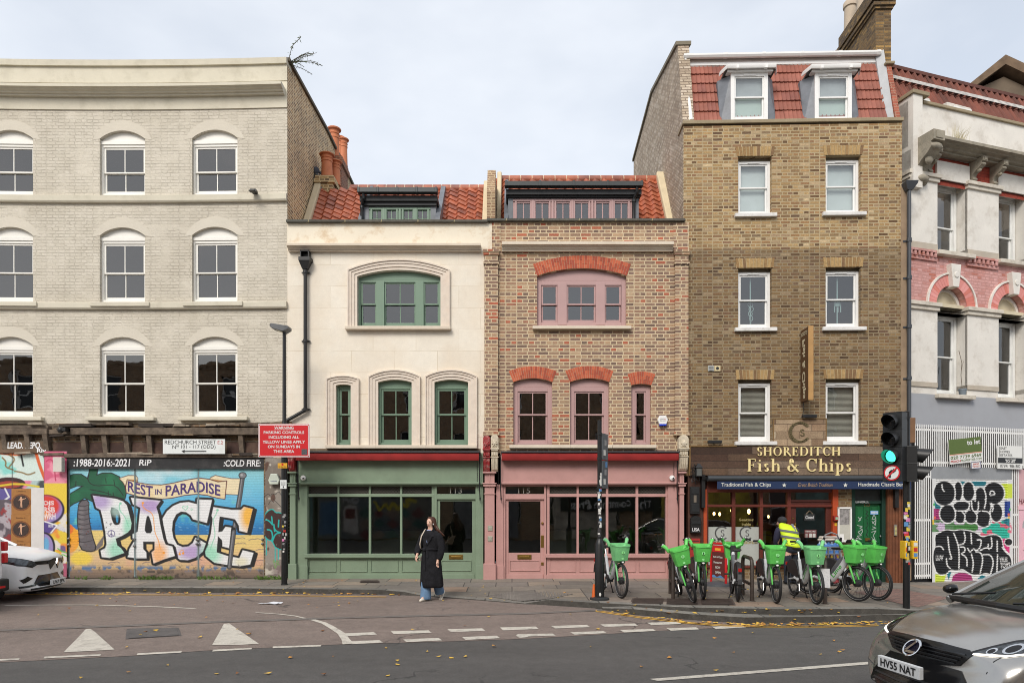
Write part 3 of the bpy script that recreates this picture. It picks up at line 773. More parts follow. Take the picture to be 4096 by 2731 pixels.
# ---- mural shutters
Z7=lambda x,y:(155+x*.19776,1062.3+y*.19776)
cv=Canvas(0,70,2300,1335,460,253,(110,190,220))
cv.grad([(70,(150,212,220)),(250,(128,205,228)),(450,(98,184,224)),(640,(62,158,212)),(760,(40,122,184)),(836,(42,112,172)),(837,(232,206,130)),(980,(236,206,132)),(1120,(226,190,146)),(1220,(206,176,128)),(1250,(150,126,106)),(1335,(112,96,84))])
cv.patches(260,.5,.8,(236,244,246),.75,3,np.clip((500-cv.Y)/400,0,1))
cv.patches(120,.58,.72,(120,214,180),.6,5,((cv.Y>420)&(cv.Y<720)).astype(float))
cv.rect(-10,775,130,840,(240,190,80));cv.rect(130,783,420,840,(236,208,128))
for i in range(70):
 x,y=cv.rs.uniform(380,2280),cv.rs.uniform(690,830);cv.stroke([(x,y),(x+cv.rs.uniform(12,34),y+2)],5,(150,205,226),0,.7)
cv.ell(0,890,130,160,(246,170,44));cv.ell(0,770,60,60,(236,120,50));cv.ell(150,1110,130,80,(246,214,74),.9,.4)
cv.patches(180,.5,.75,(226,164,150),.55,9,np.clip((cv.Y-900)/150,0,1)*np.clip((1240-cv.Y)/60,0,1))
cv.patches(60,.55,.62,(60,112,160),.9,11,np.exp(-((cv.Y-1225)/32)**2))
cv.patches(70,.6,.7,(70,60,54),.8,12,np.clip((cv.Y-1215)/60,0,1))
DK=(26,26,28)
for(x,y)in((520,1160),(1130,1150),(1480,1130),(1980,880),(1990,940),(2160,890),(2200,1140),(180,1010),(920,1160),(2240,1010)):
 cv.stroke([(x-60,y+12),(x-20,y-8),(x+5,y),(x+45,y-14),(x+75,y)],8,(112,100,110),2,.85)
cv.poly([(300,1000),(420,830),(400,960),(330,1020)],(120,112,110))
# palm
cv.poly([(130,440),(240,425),(235,560),(245,680),(272,830),(335,1015),(240,1035),(132,1000),(125,820),(106,700),(110,560)],DK,1,1,7)
cv.poly([(132,450),(238,430),(232,560),(242,680),(268,830),(326,1010),(240,1028),(138,995),(128,820),(110,700),(114,560)],(104,98,102),1,1)
for k,y in enumerate((500,548,600,655,715,770,830,915)):
 cv.stroke([(112,y-8),(170,y+12),(245+k*5,y-14)],8,(52,48,52),1)
 cv.ell(150,y+28,30,16,(136,130,132),.6,.8)
leaf=[(-10,165),(60,138),(150,138),(225,186),(245,120),(255,60),(338,60),(326,150),(400,122),(500,122),(590,165),(640,230),(672,340),(655,415),(590,400),(540,385),(400,370),(255,362),(275,440),(190,402),(130,440),(60,470),(-10,520),(-10,385),(60,342),(185,265),(100,262),(-10,305)]
cv.poly(leaf,DK,1,0,12);cv.poly(leaf,(24,92,62),1,0)
cv.patches(160,.45,.75,(36,122,80),.7,15,np.clip(.5-cv.sd(chaikin(leaf,1))/5,0,1))
for st in([(225,186),(250,240),(330,270),(450,255),(560,265),(640,380)],[(250,310),(400,335),(500,370)],[(435,180),(440,235)],[(530,200),(540,258)],[(90,210),(85,268)],[(465,330),(465,378)],[(520,345),(525,388)],[(240,140),(225,190)]):
 cv.stroke(st,9,DK,1)
# banner
MR=(94,26,34);CRM=(240,224,186)
for pts in([(598,182),(700,148),(785,150),(806,180),(800,225),(690,205),(660,262),(640,225)],[(1650,200),(1655,175),(1710,148),(1800,168),(1900,186),(2005,186),(1980,368),(1830,362),(1838,235),(1740,232)]):
 cv.poly(pts,MR,1,0,8);cv.poly(pts,CRM)
cv.poly([(700,196),(800,190),(800,224),(740,214)],(186,142,82));cv.poly([(1660,186),(1830,212),(1830,232),(1680,216)],(186,142,82))
ban=[(690,200),(800,232),(940,256),(1080,262),(1220,240),(1370,205),(1520,180),(1640,195),(1740,226),(1838,215),(1818,415),(1740,405),(1620,372),(1500,358),(1350,372),(1200,405),(1030,420),(880,410),(760,370),(680,345),(672,280)]
cv.poly(ban,MR,1,0,11);cv.poly(ban,CRM);cv.patches(150,.5,.8,(236,206,150),.6,21,np.clip(.5-cv.sd(ban)/5,0,1))
POLE=[(2030,150),(1998,380),(1960,600),(1925,800),(1900,1000),(1875,1210)]
def pole(y0,y1):
 p=[q for q in POLE if y0<=q[1]<=y1]
 cv.stroke(p,56,DK,0);cv.stroke(p,42,(92,92,96),0);cv.stroke([(x-6,y)for x,y in p],12,(150,150,154),0,.8)
pole(0,1300);cv.ell(2028,145,48,40,DK);cv.ell(2028,145,38,31,(130,130,134));cv.ell(2018,140,14,14,(180,180,182),1,.5)
# the four letters
LP=[(285,380),(560,418),(640,448),(680,490),(700,560),(735,700),(725,770),(690,808),(620,850),(550,880),(570,960),(612,990),(650,1045),(480,1105),(390,1095),(375,1020),(430,990),(445,940),(430,800),(400,640),(375,545),(325,520)]
HP=[(487,517),(560,535),(590,580),(608,680),(575,722),(520,702)]
LA=[(752,480),(840,520),(830,600),(808,800),(748,828),(748,872),(792,882),(760,920),(712,1000),(690,1095),(790,1108),(910,1108),(908,1040),(872,1000),(870,915),(1005,915),(1005,1010),(968,1040),(992,1168),(1110,1120),(1240,1080),(1212,972),(1132,950),(1105,880),(1070,720),(1050,600),(1022,512),(1072,440),(728,405)]
HA=[(925,598),(962,700),(975,812),(893,812),(902,700)]
LC=[(1500,425),(1672,430),(1612,698),(1510,670),(1450,655),(1425,610),(1370,572),(1310,565),(1255,598),(1215,680),(1206,780),(1222,870),(1265,950),(1330,978),(1400,970),(1450,930),(1480,868),(1600,935),(1565,1030),(1480,1100),(1390,1130),(1300,1125),(1245,1080),(1215,990),(1155,940),(1120,880),(1095,800),(1080,720),(1100,640),(1150,560),(1220,500),(1300,465),(1400,455),(1500,480)]
LE=[(1665,510),(1900,545),(2010,545),(2045,510),(2145,535),(2080,810),(1990,790),(1985,730),(1940,655),(1870,640),(1762,622),(1752,700),(1745,805),(1790,798),(1830,742),(1895,752),(1870,990),(1795,970),(1790,900),(1742,850),(1732,950),(1725,1040),(1850,1080),(1990,1108),(2030,1015),(2155,1045),(2115,1180),(2000,1200),(1880,1190),(1700,1160),(1600,1080),(1590,1020),(1620,960),(1660,820),(1680,650),(1650,570)]
mask=np.zeros(cv.X.shape)
for Lt,ex in((LE,34),(LC,14),(LA,22),(LP,38)):
 sh=[(x+ex,y+14)for x,y in Lt]
 cv.poly(sh,DK,1,0,18);cv.poly(Lt,DK,1,0,26)
 a=cv.poly(Lt,(238,238,238),1,0);mask=np.where(a>0,np.maximum(a,mask),mask*(1-np.clip(.5-(cv.sd(Lt)-26)/5,0,1)))
 if Lt is LE:
  pole(650,1300);cv.poly([(1895,752),(1870,990),(1795,970),(1790,900)],(238,238,238));
for H in(HP,HA):cv.poly(H,DK,1,1,6)
cv.poly([(548,600),(582,610),(580,690),(560,700)],(52,152,200),1,1);cv.poly([(1215,700),(1213,690),(1225,700)],DK)
cv.clip=mask
for x,y,rx,ry,c,a in((370,450,120,90,(170,140,200),.8),(570,1010,110,120,(150,222,190),.8),(700,740,60,120,(150,222,190),.8),(950,500,150,80,(170,130,196),.8),(2100,620,90,160,(248,184,50),.95),(1055,1060,90,130,(252,168,50),.75),(1440,1040,150,90,(182,150,206),.85),(1650,1060,120,110,(152,224,190),.85),(560,560,60,60,(200,230,220),.6),(2010,1150,80,50,(230,220,170),.6)):
 cv.ell(x,y,rx,ry,c,a,.9)
cv.clip=None
for st,c,w in(([(605,470),(590,500),(600,560),(650,610),(680,680),(700,740)],(140,214,180),9),([(870,470),(860,500),(900,545),(960,570),(990,620),(1000,740),(1010,820),(1050,900),(1070,1000)],(246,160,50),9),([(1735,550),(1720,600),(1680,660),(1700,760),(1710,850),(1680,920),(1650,1010)],(140,214,180),9),([(1360,548),(1320,515),(1340,500),(1362,515),(1385,500),(1398,515),(1362,550)],(140,214,180),8),([(1436,552),(1422,536),(1434,530),(1448,536),(1436,552)],(140,214,180),6),([(1295,1060),(1300,1020),(1340,1012),(1338,1052)],(246,160,50),7)):
 cv.stroke(st,w,c,2)
for x,y,c in((607,472,(140,214,180)),(868,466,(246,160,50)),(1736,548,(140,214,180)),(1110,1045,(246,160,50)),(1296,1060,(246,160,50)),(1335,1052,(246,160,50))):cv.ell(x,y,15,13,c)
pc=(70,44,130)
cv.stroke([(500+40*math.cos(a),822+38*math.sin(a))for a in np.linspace(0,6.3,18)],8,pc,0);cv.stroke([(500,784),(500,860)],7,pc,0);cv.stroke([(500,822),(474,850)],7,pc,0);cv.stroke([(500,822),(526,850)],7,pc,0)
cv.patches(26,.70,.74,(44,40,40),.9,33,np.exp(-((cv.X-470)/130)**2-((cv.Y-800)/170)**2))
cv.patches(26,.72,.76,(120,54,40),.9,34,np.exp(-((cv.X-205)/60)**2-((cv.Y-800)/140)**2))
cv.patches(30,.70,.74,(120,104,90),.8,35,np.clip((cv.Y-1150)/60,0,1))
for x,w in((770,12),(795,8),(1500,12),(1530,8),(12,12),(2285,14)):cv.rect(x-w/2,70,x+w/2,1335,(104,134,140),.45)
cv.rect(918,1258,1008,1274,(50,50,52))
def posA(d0,fz=None):
 def f(cx,cy):
  u,v=fz(cx,cy);return bendS(A.x(u),d0,A.z(v))
 return f
mur=cv.build('mural_shutter',paint_mat('mural_paint'),lb,posA(0.0,Z7),label='shutters painted with a beach mural reading PACE')
PURP=M('banner_letter_paint',C(76,56,112),.7)
for s,x0,x1,h in(('REST',692,985,125),('IN',1012,1086,62),('PARADISE',1132,1770,128)):
 vs,fs=text_mesh(s,bold=.02);xs_=[p[0]for p in vs];ys_=[p[1]for p in vs];m_=MB()
 pts=[]
 for p in vs:
  cx=x0+(p[0]-min(xs_))/(max(xs_)-min(xs_))*(x1-x0)
  base=float(np.interp(cx,[690,820,960,1080,1150,1350,1500,1600,1770],[332,362,396,392,388,362,340,348,388]))-(26 if s=='IN' else 0)
  cy=base-(p[1]-min(ys_))/(max(ys_)-min(ys_))*h
  pts.append(posA(-.004,Z7)(cx,cy))
 m_.add(pts,fs);m_.build('banner_lettering',PURP,mur)
# steel frame, hinges and bolts of the shutters
for u in(157,308.5,454.5,606):mb=MB(bendS);mb.box(A.x(u)-.014,-.008,A.z(1325),A.x(u)+.014,.04,A.z(1077));mb.build('shutter_rail',M('shutter_steel',C(110,126,128),.6,var=.4,vscale=4,dirt=C(90,76,62),dirt_amt=.6),lb)
for x,y in((770,885),(772,962),(1500,890),(1520,892),(1500,940),(1525,940),(12,880),(12,950),(2262,890),(2262,940)):
 u,v=Z7(x,y);mb=MB(bendS);mb.ball((A.x(u),-.03,A.z(v)),.03,.03,.035,8,5);mb.build('padlock',STEEL,lb,smooth=True)
mb=MB(bendS);mb.box(A.x(-420),.02,0,A.x(660),.35,A.z(1322));mb.build('plinth',OLDBR,lb)
mb=MB(bendS);mb.box(A.x(-420),.0,.1,A.x(-154),.3,A.z(1040));mb.build('ground_floor_wall',OLDBR,lb)
# ---- graffitied boards and pilaster at far left
Z3=lambda x,y:(x*.3112,947.5+y*.3112)
cg=Canvas(-500,285,500,1215,250,232,(196,190,196))
cg.patches(300,.3,.6,(150,206,196),.9,1);cg.patches(200,.52,.6,(120,112,190),.9,2);cg.patches(220,.55,.62,(226,120,150),.9,4);cg.patches(160,.58,.64,(40,36,44),.9,6)
cg.rect(-20,300,330,500,(214,230,222));cg.patches(140,.5,.6,(130,214,204),.9,8,((cg.X>-20)&(cg.X<325)&(cg.Y<470)).astype(float))
for st in([(-20,290),(120,310),(230,280),(330,300)],):cg.stroke(st,26,(224,110,50),2)
for st in([(10,330),(40,360),(30,400),(90,420)],[(60,310),(110,340),(60,400)],[(100,430),(160,440),(200,460),(250,440)]):cg.stroke(st,11,(138,112,62),2)
cg.stroke([(260,300),(290,400),(330,500)],24,(220,100,50),1);cg.stroke([(150,310),(165,390)],14,DK,0)
cg.ell(60,520,120,45,(60,30,32));cg.ell(60,530,90,26,(160,60,50));cg.stroke([(-20,540),(120,520),(280,545)],14,(220,196,50),1)
cg.rect(-20,560,85,640,(96,84,150));cg.stroke([(30,560),(60,620),(20,650)],12,(226,226,226),0);cg.rect(-20,640,85,1010,(94,84,92));cg.patches(50,.5,.6,(190,180,186),.8,17,((cg.X<85)&(cg.Y>640)).astype(float));cg.patches(40,.6,.66,(150,50,50),.9,18,((cg.X<85)&(cg.Y>640)).astype(float))
cg.rect(330,285,505,520,(214,96,130));cg.patches(90,.55,.64,(236,150,170),.9,19,((cg.X>330)&(cg.Y<520)).astype(float));cg.stroke([(345,360),(370,340),(400,360),(415,500)],9,(190,60,96),1)
cg.rect(326,520,505,1215,(232,202,66));cg.patches(110,.55,.62,(240,140,60),.9,22,((cg.X>326)&(cg.Y>520)).astype(float));cg.patches(80,.6,.66,(90,84,140),.9,23,((cg.X>330)&(cg.Y>760)).astype(float));cg.patches(70,.6,.66,(226,226,230),.8,24,((cg.X>330)&(cg.Y>520)).astype(float))
cg.ell(345,715,136,112,(40,30,60));cg.ell(342,712,122,98,(150,132,190));cg.ell(345,690,100,80,(214,60,48),1,.3);cg.ell(300,760,70,50,(236,150,70),.8,.5)
cg.words('DJS',(326,650,402,690),(240,236,236),.02);cg.words('RSB',(326,695,410,735),(240,236,236),.02);cg.words('WRH',(326,740,414,785),(240,236,236),.02)
cg.poly([(320,800),(330,800),(425,830),(380,885),(320,890)],(88,70,140));cg.stroke([(330,800),(425,830),(380,885)],9,(236,236,236),0);cg.words('HOTS',(362,824,396,844),(236,236,236),.03)
cg.ell(330,990,82,110,(34,28,40));cg.ell(326,990,70,98,(156,138,190));cg.ell(345,970,22,50,(90,180,220),.8,.5);cg.ell(340,1040,46,34,(150,206,226),.8,.5)
cg.stroke([(430,1000),(470,1030),(555,1035)],8,(96,190,80),1);cg.stroke([(400,1090),(460,1040),(500,1060)],8,(96,190,80),1)
cg.rect(326,1110,505,1215,(108,92,96));cg.patches(60,.5,.6,(190,90,120),.8,27,(cg.Y>1110).astype(float));cg.words('DA',(430,1108,475,1145),(220,226,236),.03)
for x,w in((326,10),(503,14),(84,8)):cg.rect(x-w/2,285,x+w/2,1215,(60,52,54),.8)
def posL(d):
 def f(cx,cy):
  u,v=Z3(cx,cy);k=d if cx<326 else d-.05
  return bendS(A.x(u),k,A.z(v))
 return f
cg.build('graffiti_wall',paint_mat('graffiti_paint',slat=None),lb,posL(.0),label='boarded shop wall and pilaster covered in graffiti')
mb=MB(bendS);mb.box(A.x(-420),-.04,A.z(1040),A.x(110),.07,A.z(1014));sgn=mb.build('shop_fascia',M('faded_board',C(104,84,66),.8,var=.35,vscale=2,dirt=C(60,50,46),dirt_amt=.6),lb)
text('LEAD. REPO.',CH,sgn,(A.x(18),A.z(1030),A.x(96),A.z(1015)),-.046,name='spray_lettering',tf=bendS,bold=.03,shear=.1)
text('Riv',CH,sgn,(A.x(86),A.z(1039),A.x(107),A.z(1030)),-.046,name='spray_lettering',tf=bendS,bold=.03)
# right-hand pilaster with peeling paint and a teal throw-up
Z6=lambda x,y:(574.2+x*.2565,947.5+y*.2565)
cp=Canvas(126,405,326,1490,66,360,(128,118,108))
cp.patches(150,.45,.6,(154,146,136),.9,1);cp.patches(60,.6,.66,(206,198,184),.9,2);cp.patches(90,.62,.68,(92,64,52),.9,3);cp.patches(200,.5,.7,(112,88,92),.7,4,(cp.Y>1200).astype(float))
for st in([(140,745),(170,720),(185,750),(200,720),(230,735),(260,700),(290,745)],[(170,820),(190,780),(215,800)],[(210,770),(240,800),(290,850)]):cp.stroke(st,6,(52,48,50),1,.8)
TE=(40,178,172);BR=(66,44,42)
body=[(128,935),(160,885),(205,862),(232,900),(270,895),(330,930),(330,1220),(240,1215),(205,1140),(160,1130),(128,1080)]
cp.poly(body,TE,1,1,9);cp.poly(body,BR,1,1)
for st in([(128,955),(170,960),(205,1000)],[(198,930),(205,1000)],[(160,1045),(195,1050),(208,1100),(200,1140)],[(262,960),(258,1020)],[(218,1000),(222,1040),(250,1065),(285,1072),(230,1080),(205,1150)],[(220,1020),(225,1060)]):cp.stroke(st,12,TE,2)
for x,a,b in((150,1130,1270),(230,1215,1330),(258,1215,1310),(132,1080,1200)):cp.stroke([(x,a),(x,b)],9,TE,0)
cp.stroke([(210,1320),(260,1330),(230,1390),(215,1330),(270,1360)],6,(112,160,84),0)
def posP(cx,cy):
 u,v=Z6(cx,cy);r=-.06 if cx>140 else-.02
 return bendS(A.x(min(u,657)),r,A.z(v))
cp.build('graffiti_pilaster',paint_mat('pilaster_paint',.85,slat=None,flake=C(170,160,148)),lb,posP)
mb=MB(bendS);mb.box(A.x(607),-.055,.1,A.x(657),.3,A.z(1052));mb.build('pilaster',OLDBR,lb)
mb=MB();mb.tube([(A.x(661),-.07,.25),(A.x(661),-.07,A.z(969))],.04);mb.build('drain_pipe',IRON,lb,smooth=True)
# ---- things fixed to it
def sign_plate(name,label,cat,F,u0,u1,v0,v1,d,mat,th=.02,edge=None,group=None,bv=.004):
 """flat plate hung on a facade; returns its Empty and a text(s, box in photo px, material) helper"""
 x0,x1,z0,z1=F.rect(u0,u1,v0,v1,d)
 o=thing(name,label,cat,(F.o.x+F.d.x*(x0+x1)/2+F.n.x*d,F.o.y+F.d.y*(x0+x1)/2+F.n.y*d,z0),F.a,group)
 cx=(x0+x1)/2
 mb=MB();mb.box(x0-cx,0,0,x1-cx,th,z1-z0);
 pl=mb.build('plate',mat,o,bevel=bv)
 def tx(s,a,b,va,vb,m,dep=.003,y=-.003,**kw):
  return text(s,m,pl,(F.x(a,d)-cx,F.z(vb,u0,d)-z0,F.x(b,d)-cx,F.z(va,u0,d)-z0),y,dep,**kw)
 tx.x=lambda u:F.x(u,d)-cx
 tx.z=lambda v:F.z(v,u0,d)-z0
 tx.plate=pl
 return o,tx
SIGNW=M('sign_white',C(222,226,224),.4,var=.03,dirt=C(190,190,184),dirt_amt=.5)
INK=M('sign_black',C(30,32,34),.5);SIGNRED=M('sign_red',C(200,28,36),.4,var=.03);REDINK=M('red_ink',C(190,60,60),.5)
o,tx=sign_plate('street_name_sign','white street name plate reading REDCHURCH STREET with a left arrow','street sign',A,374,516.6,1008,1042,-.17,SIGNW)
tx('REDCHURCH STREET',378.5,496,1010.5,1019.5,INK);tx('E.2',500,512,1012,1019.5,REDINK)
tx('N',396,404,1022,1030,INK);tx('os',404.5,411,1021.5,1026,INK);tx('101 - 117 (ODD)',416,495,1021.5,1031.5,INK)
mb=MB();z=tx.z(1036);mb.prism([(tx.x(417),z),(tx.x(424),z+.04),(tx.x(424),z+.012),(tx.x(474),z+.012),(tx.x(474),z-.012),(tx.x(424),z-.012),(tx.x(424),z-.04)],-.004,-.001)
mb.build('arrow',INK,tx.plate)
BEIGE=M('pale_box',C(196,204,190),.5)
def alarm(name,label,F,uc,vc,w,h,d,mat,txts,low=None,shape='hex'):
 o=thing(name,label,'alarm box',(F.o.x+F.x(uc,d)*F.d.x,F.o.y+F.x(uc,d)*F.d.y+d,F.z(vc,None,d)),F.a)
 if shape=='hex':P=[(-w/2,.05*h),(-w*.32,h/2),(w*.32,h/2),(w/2,.05*h),(w*.3,-h/2),(-w*.3,-h/2)]
 else:P=[(-w*.28,h/2),(w*.28,h/2),(w/2,-.12*h),(w*.36,-h/2),(-w*.36,-h/2),(-w/2,-.12*h)]
 mb=MB();mb.prism(P,0,.09);b=mb.build('case',mat,o,bevel=.012)
 for s,x0,x1,z0,z1,m in txts:text(s,m,b,(x0*w,z0*h,x1*w,z1*h),-.003)
 if low:mb=MB();mb.prism([(-w*.36,-h*.38),(w*.36,-h*.38),(w*.3,-h*.56),(-w*.3,-h*.56)],-.004,.08);mb.build('strobe',low,o)
 return o
NAVY=M('navy_ink',C(60,58,120),.5)
alarm('alarm_box','pale green bell box on the peeling pilaster',A,628.5,1099.5,.26,.25,-.16,BEIGE,[('tetco',-.28,.28,-.26,-.12,NAVY)],shape='tri')
mb=MB();mb.box(-.1,-.12,0,.1,.0,.34)
for k in range(4):mb.box(.1,-.11,.05+k*.06,.108,-.01,.085+k*.06)
tag(mb.build('meter_box',M('off_white_box',C(206,200,190),.6,dirt=C(150,140,130)),None,bevel=.006),'off white plastic box at the corner of the mural shutter','utility box').location=bendS(A.x(145)+A.o.x,15.88,A.z(1084))
# posters on the far-left wall
def poster(label,x0,x1,y0,y1,mat,txts,pic):
 (u0,v0),(u1,v1)=Z3(x0,y0),Z3(x1,y1)
 o,tx=sign_plate('poster',label,'poster',A,u0,u1,v0,v1,-.0,mat,.006,bv=0,group='posters on the graffiti wall')
 for s,a,b,c,d in txts:tx(s,Z3(a,0)[0],Z3(b,0)[0],Z3(0,c)[1],Z3(0,d)[1],M('poster_brown_ink',C(84,54,32),.6),shear=.25)
 if pic:
  cx,cy=pic;u,v=Z3(cx,cy);x,z=tx.x(u),tx.z(v)
  for rx,rz,m,y in((.225,.2,M('poster_frame',C(122,74,38),.6,var=.4,vscale=30),-.002),(.185,.165,M('poster_dark',C(58,42,36),.6,var=.4,vscale=18),-.004)):
   mb=MB();mb.prism([(x+rx*math.cos(a),z+rz*math.sin(a))for a in np.linspace(0,2*PI,24)[:-1]],y,y+.002);mb.build('picture',m,tx.plate)
  mb=MB();mb.prism([(x-.012,z+.13),(x+.02,z+.125),(x+.022,z+.085),(x+.09,z+.09),(x+.1,z+.11),(x+.11,z+.085),(x+.03,z+.055),(x+.022,z-.01),(x+.03,z-.12),(x+.004,z-.12),(x,z-.02),(x-.02,z-.12),(x-.03,z-.12),(x-.012,z+.0),(x-.022,z+.06),(x-.07,z+.03),(x-.03,z+.085)],-.006,-.004);mb.build('picture_figure',M('poster_flesh',C(206,160,130),.6),tx.plate)
POST=M('kraft_poster',C(164,112,56),.6,var=.12,vscale=6,dirt=C(134,90,46),dirt_amt=.6,dscale=8)
poster('brown poster reading London is, uppermost on the graffiti wall',84,229,560,750,POST,[('London is',122,190,572,584)],(157,660))
poster('brown poster reading London is, in the middle of the stack',82,227,751,955,POST,[('London is',120,188,768,781),('First come',124,174,940,948)],(155,860))
poster('brown poster reading London is, lowest, half hidden by the white car',81,226,956,1150,POST,[('London is',118,188,964,978)],(154,1060))
poster('blank white paper sheet pasted beside the brown posters',230,324,553,1090,M('white_paper',C(214,210,206),.8,var=.06,vscale=4,bump=.3,bscale=8),[],None)
mb=MB();mb.box(-.05,-.2,-.02,.06,0,.02);mb.prism([(-.09,-.01),(.09,-.03),(.08,.03),(-.02,.03)],-.18,-.06)
tag(mb.build('security_light',IRON),'small black lamp on the string course at the right end of the cream wall','lamp').location=(A.o.x+A.x(589),15.92,A.z(448))
mb=MB();mb.box(-.05,-.2,-.05,.08,.1,.03);mb.ball((-.05,-.16,-.02),.07,.07,.08)
tag(mb.build('floodlight',IRON,smooth=True),'small black floodlight on the old beam above the pink pilaster','lamp').location=(A.o.x+A.x(158),15.95,A.z(987))
# plant on the roof edge
rs=random.Random(3);mb=MB();mb.mi=0
def sprig(mb,p,d,n,l,leaf):
 p=Vector(p);d=Vector(d);pts=[p.copy()]
 for k in range(n):
  p=p+d*l;d=(d+Vector((rs.uniform(-.12,.25),rs.uniform(-.2,.2),rs.uniform(-.22,.02)))).normalized();pts.append(p.copy())
  mb.mi=1
  for q in range(leaf):
   t=Vector((rs.uniform(-1,1),rs.uniform(-1,1),rs.uniform(-1,.5))).normalized();w=t.cross(d).normalized()*.012;e=p+t*rs.uniform(.05,.11)
   m=(p+e)/2
   mb.add([tuple(p),tuple(m+w),tuple(e),tuple(m-w)],[(0,1,2,3)])
  mb.mi=0
 mb.tube([tuple(q)for q in pts],.007,4)
for k in range(11):
 sprig(mb,(0,0,0),Vector((rs.uniform(.1,1.2),rs.uniform(-.3,.5),rs.uniform(.2,1))).normalized(),rs.randint(5,10),.085,2)
tag(mb.build('rooftop_weed',[M('weed_stem',C(92,84,66),.9),M('weed_leaf',C(104,116,92),.8,var=.3)],None,fix=False),'straggly green weed growing from the parapet corner of the cream building','plant').location=(A.o.x-.05,16.15,A.z(140))
# ================================================================ pieces shared by the two small shop houses
def surround(mb,o,i,z0):
 """moulded stone frame; o and i = (x0,x1,spring,crown) of the outer and inner outlines"""
 for f0,f1,pj in((0,.13,.085),(.13,.38,.06),(.38,.7,.042),(.7,1,.022)):
  def at(f):return tuple(o[k]+(i[k]-o[k])*f for k in range(4))
  a,b=at(f0),at(f1);A0,A1=arc(*a),arc(*b)
  for k in range(len(A0)-1):mb.prism([A0[k],A0[k+1],A1[k+1],A1[k]],-pj,.02)
  mb.prism([(a[0],z0),(b[0],z0),A1[0],A0[0]],-pj,.02);mb.prism([(b[1],z0),(a[1],z0),A0[-1],A1[-1]],-pj,.02)
REDB=[M('gauged_brick_a',C(178,84,54),.75,var=.1),M('gauged_brick_b',C(190,96,64),.75,var=.1),M('gauged_brick_c',C(160,72,50),.75,var=.1)]
PALEM=M('pale_mortar',C(206,180,150),.9)
def voussoirs(parent,name,o,i,n,mats,mortar,y0=-.012,gap=.006,split=True,seed=1):
 mb=MB();rs=random.Random(seed);O,I=arc(*o,n),arc(*i,n)
 mb.mi=len(mats);mb.prism(O+I[::-1],y0+.006,.03)
 for k in range(n):
  def lerp(p,q,f):return(p[0]+(q[0]-p[0])*f,p[1]+(q[1]-p[1])*f)
  g=gap/2/max(.02,math.dist(O[k],O[k+1]))
  a,b=lerp(O[k],O[k+1],g),lerp(O[k],O[k+1],1-g);c,d=lerp(I[k],I[k+1],g*1.2),lerp(I[k],I[k+1],1-g*1.2)
  cuts=[0,1]
  if split:cuts=[0,.36,1]if k%3==0 else([0,.66,1]if k%3==1 else[0,.33,.67,1])
  h=math.dist(a,c)
  for f0,f1 in zip(cuts[:-1],cuts[1:]):
   e=gap/2/h
   mb.mi=rs.randrange(len(mats))
   mb.prism([lerp(a,c,f0+e),lerp(b,d,f0+e),lerp(b,d,f1-e),lerp(a,c,f1-e)],y0,.02)
 return mb.build(name,list(mats)+[mortar],parent)
def panel(mb,x0,x1,z0,z1,y,fr=.035,dep=.018):
 """a sunk joinery panel drawn as a raised bead frame"""
 mb.box(x0,y-dep,z0,x0+fr*.4,y+.01,z1);mb.box(x1-fr*.4,y-dep,z0,x1,y+.01,z1)
 mb.box(x0,y-dep,z0,x1,y+.009,z0+fr*.4);mb.box(x0,y-dep*.8,z1-fr*.3,x1,y+.009,z1)
MESHB=None
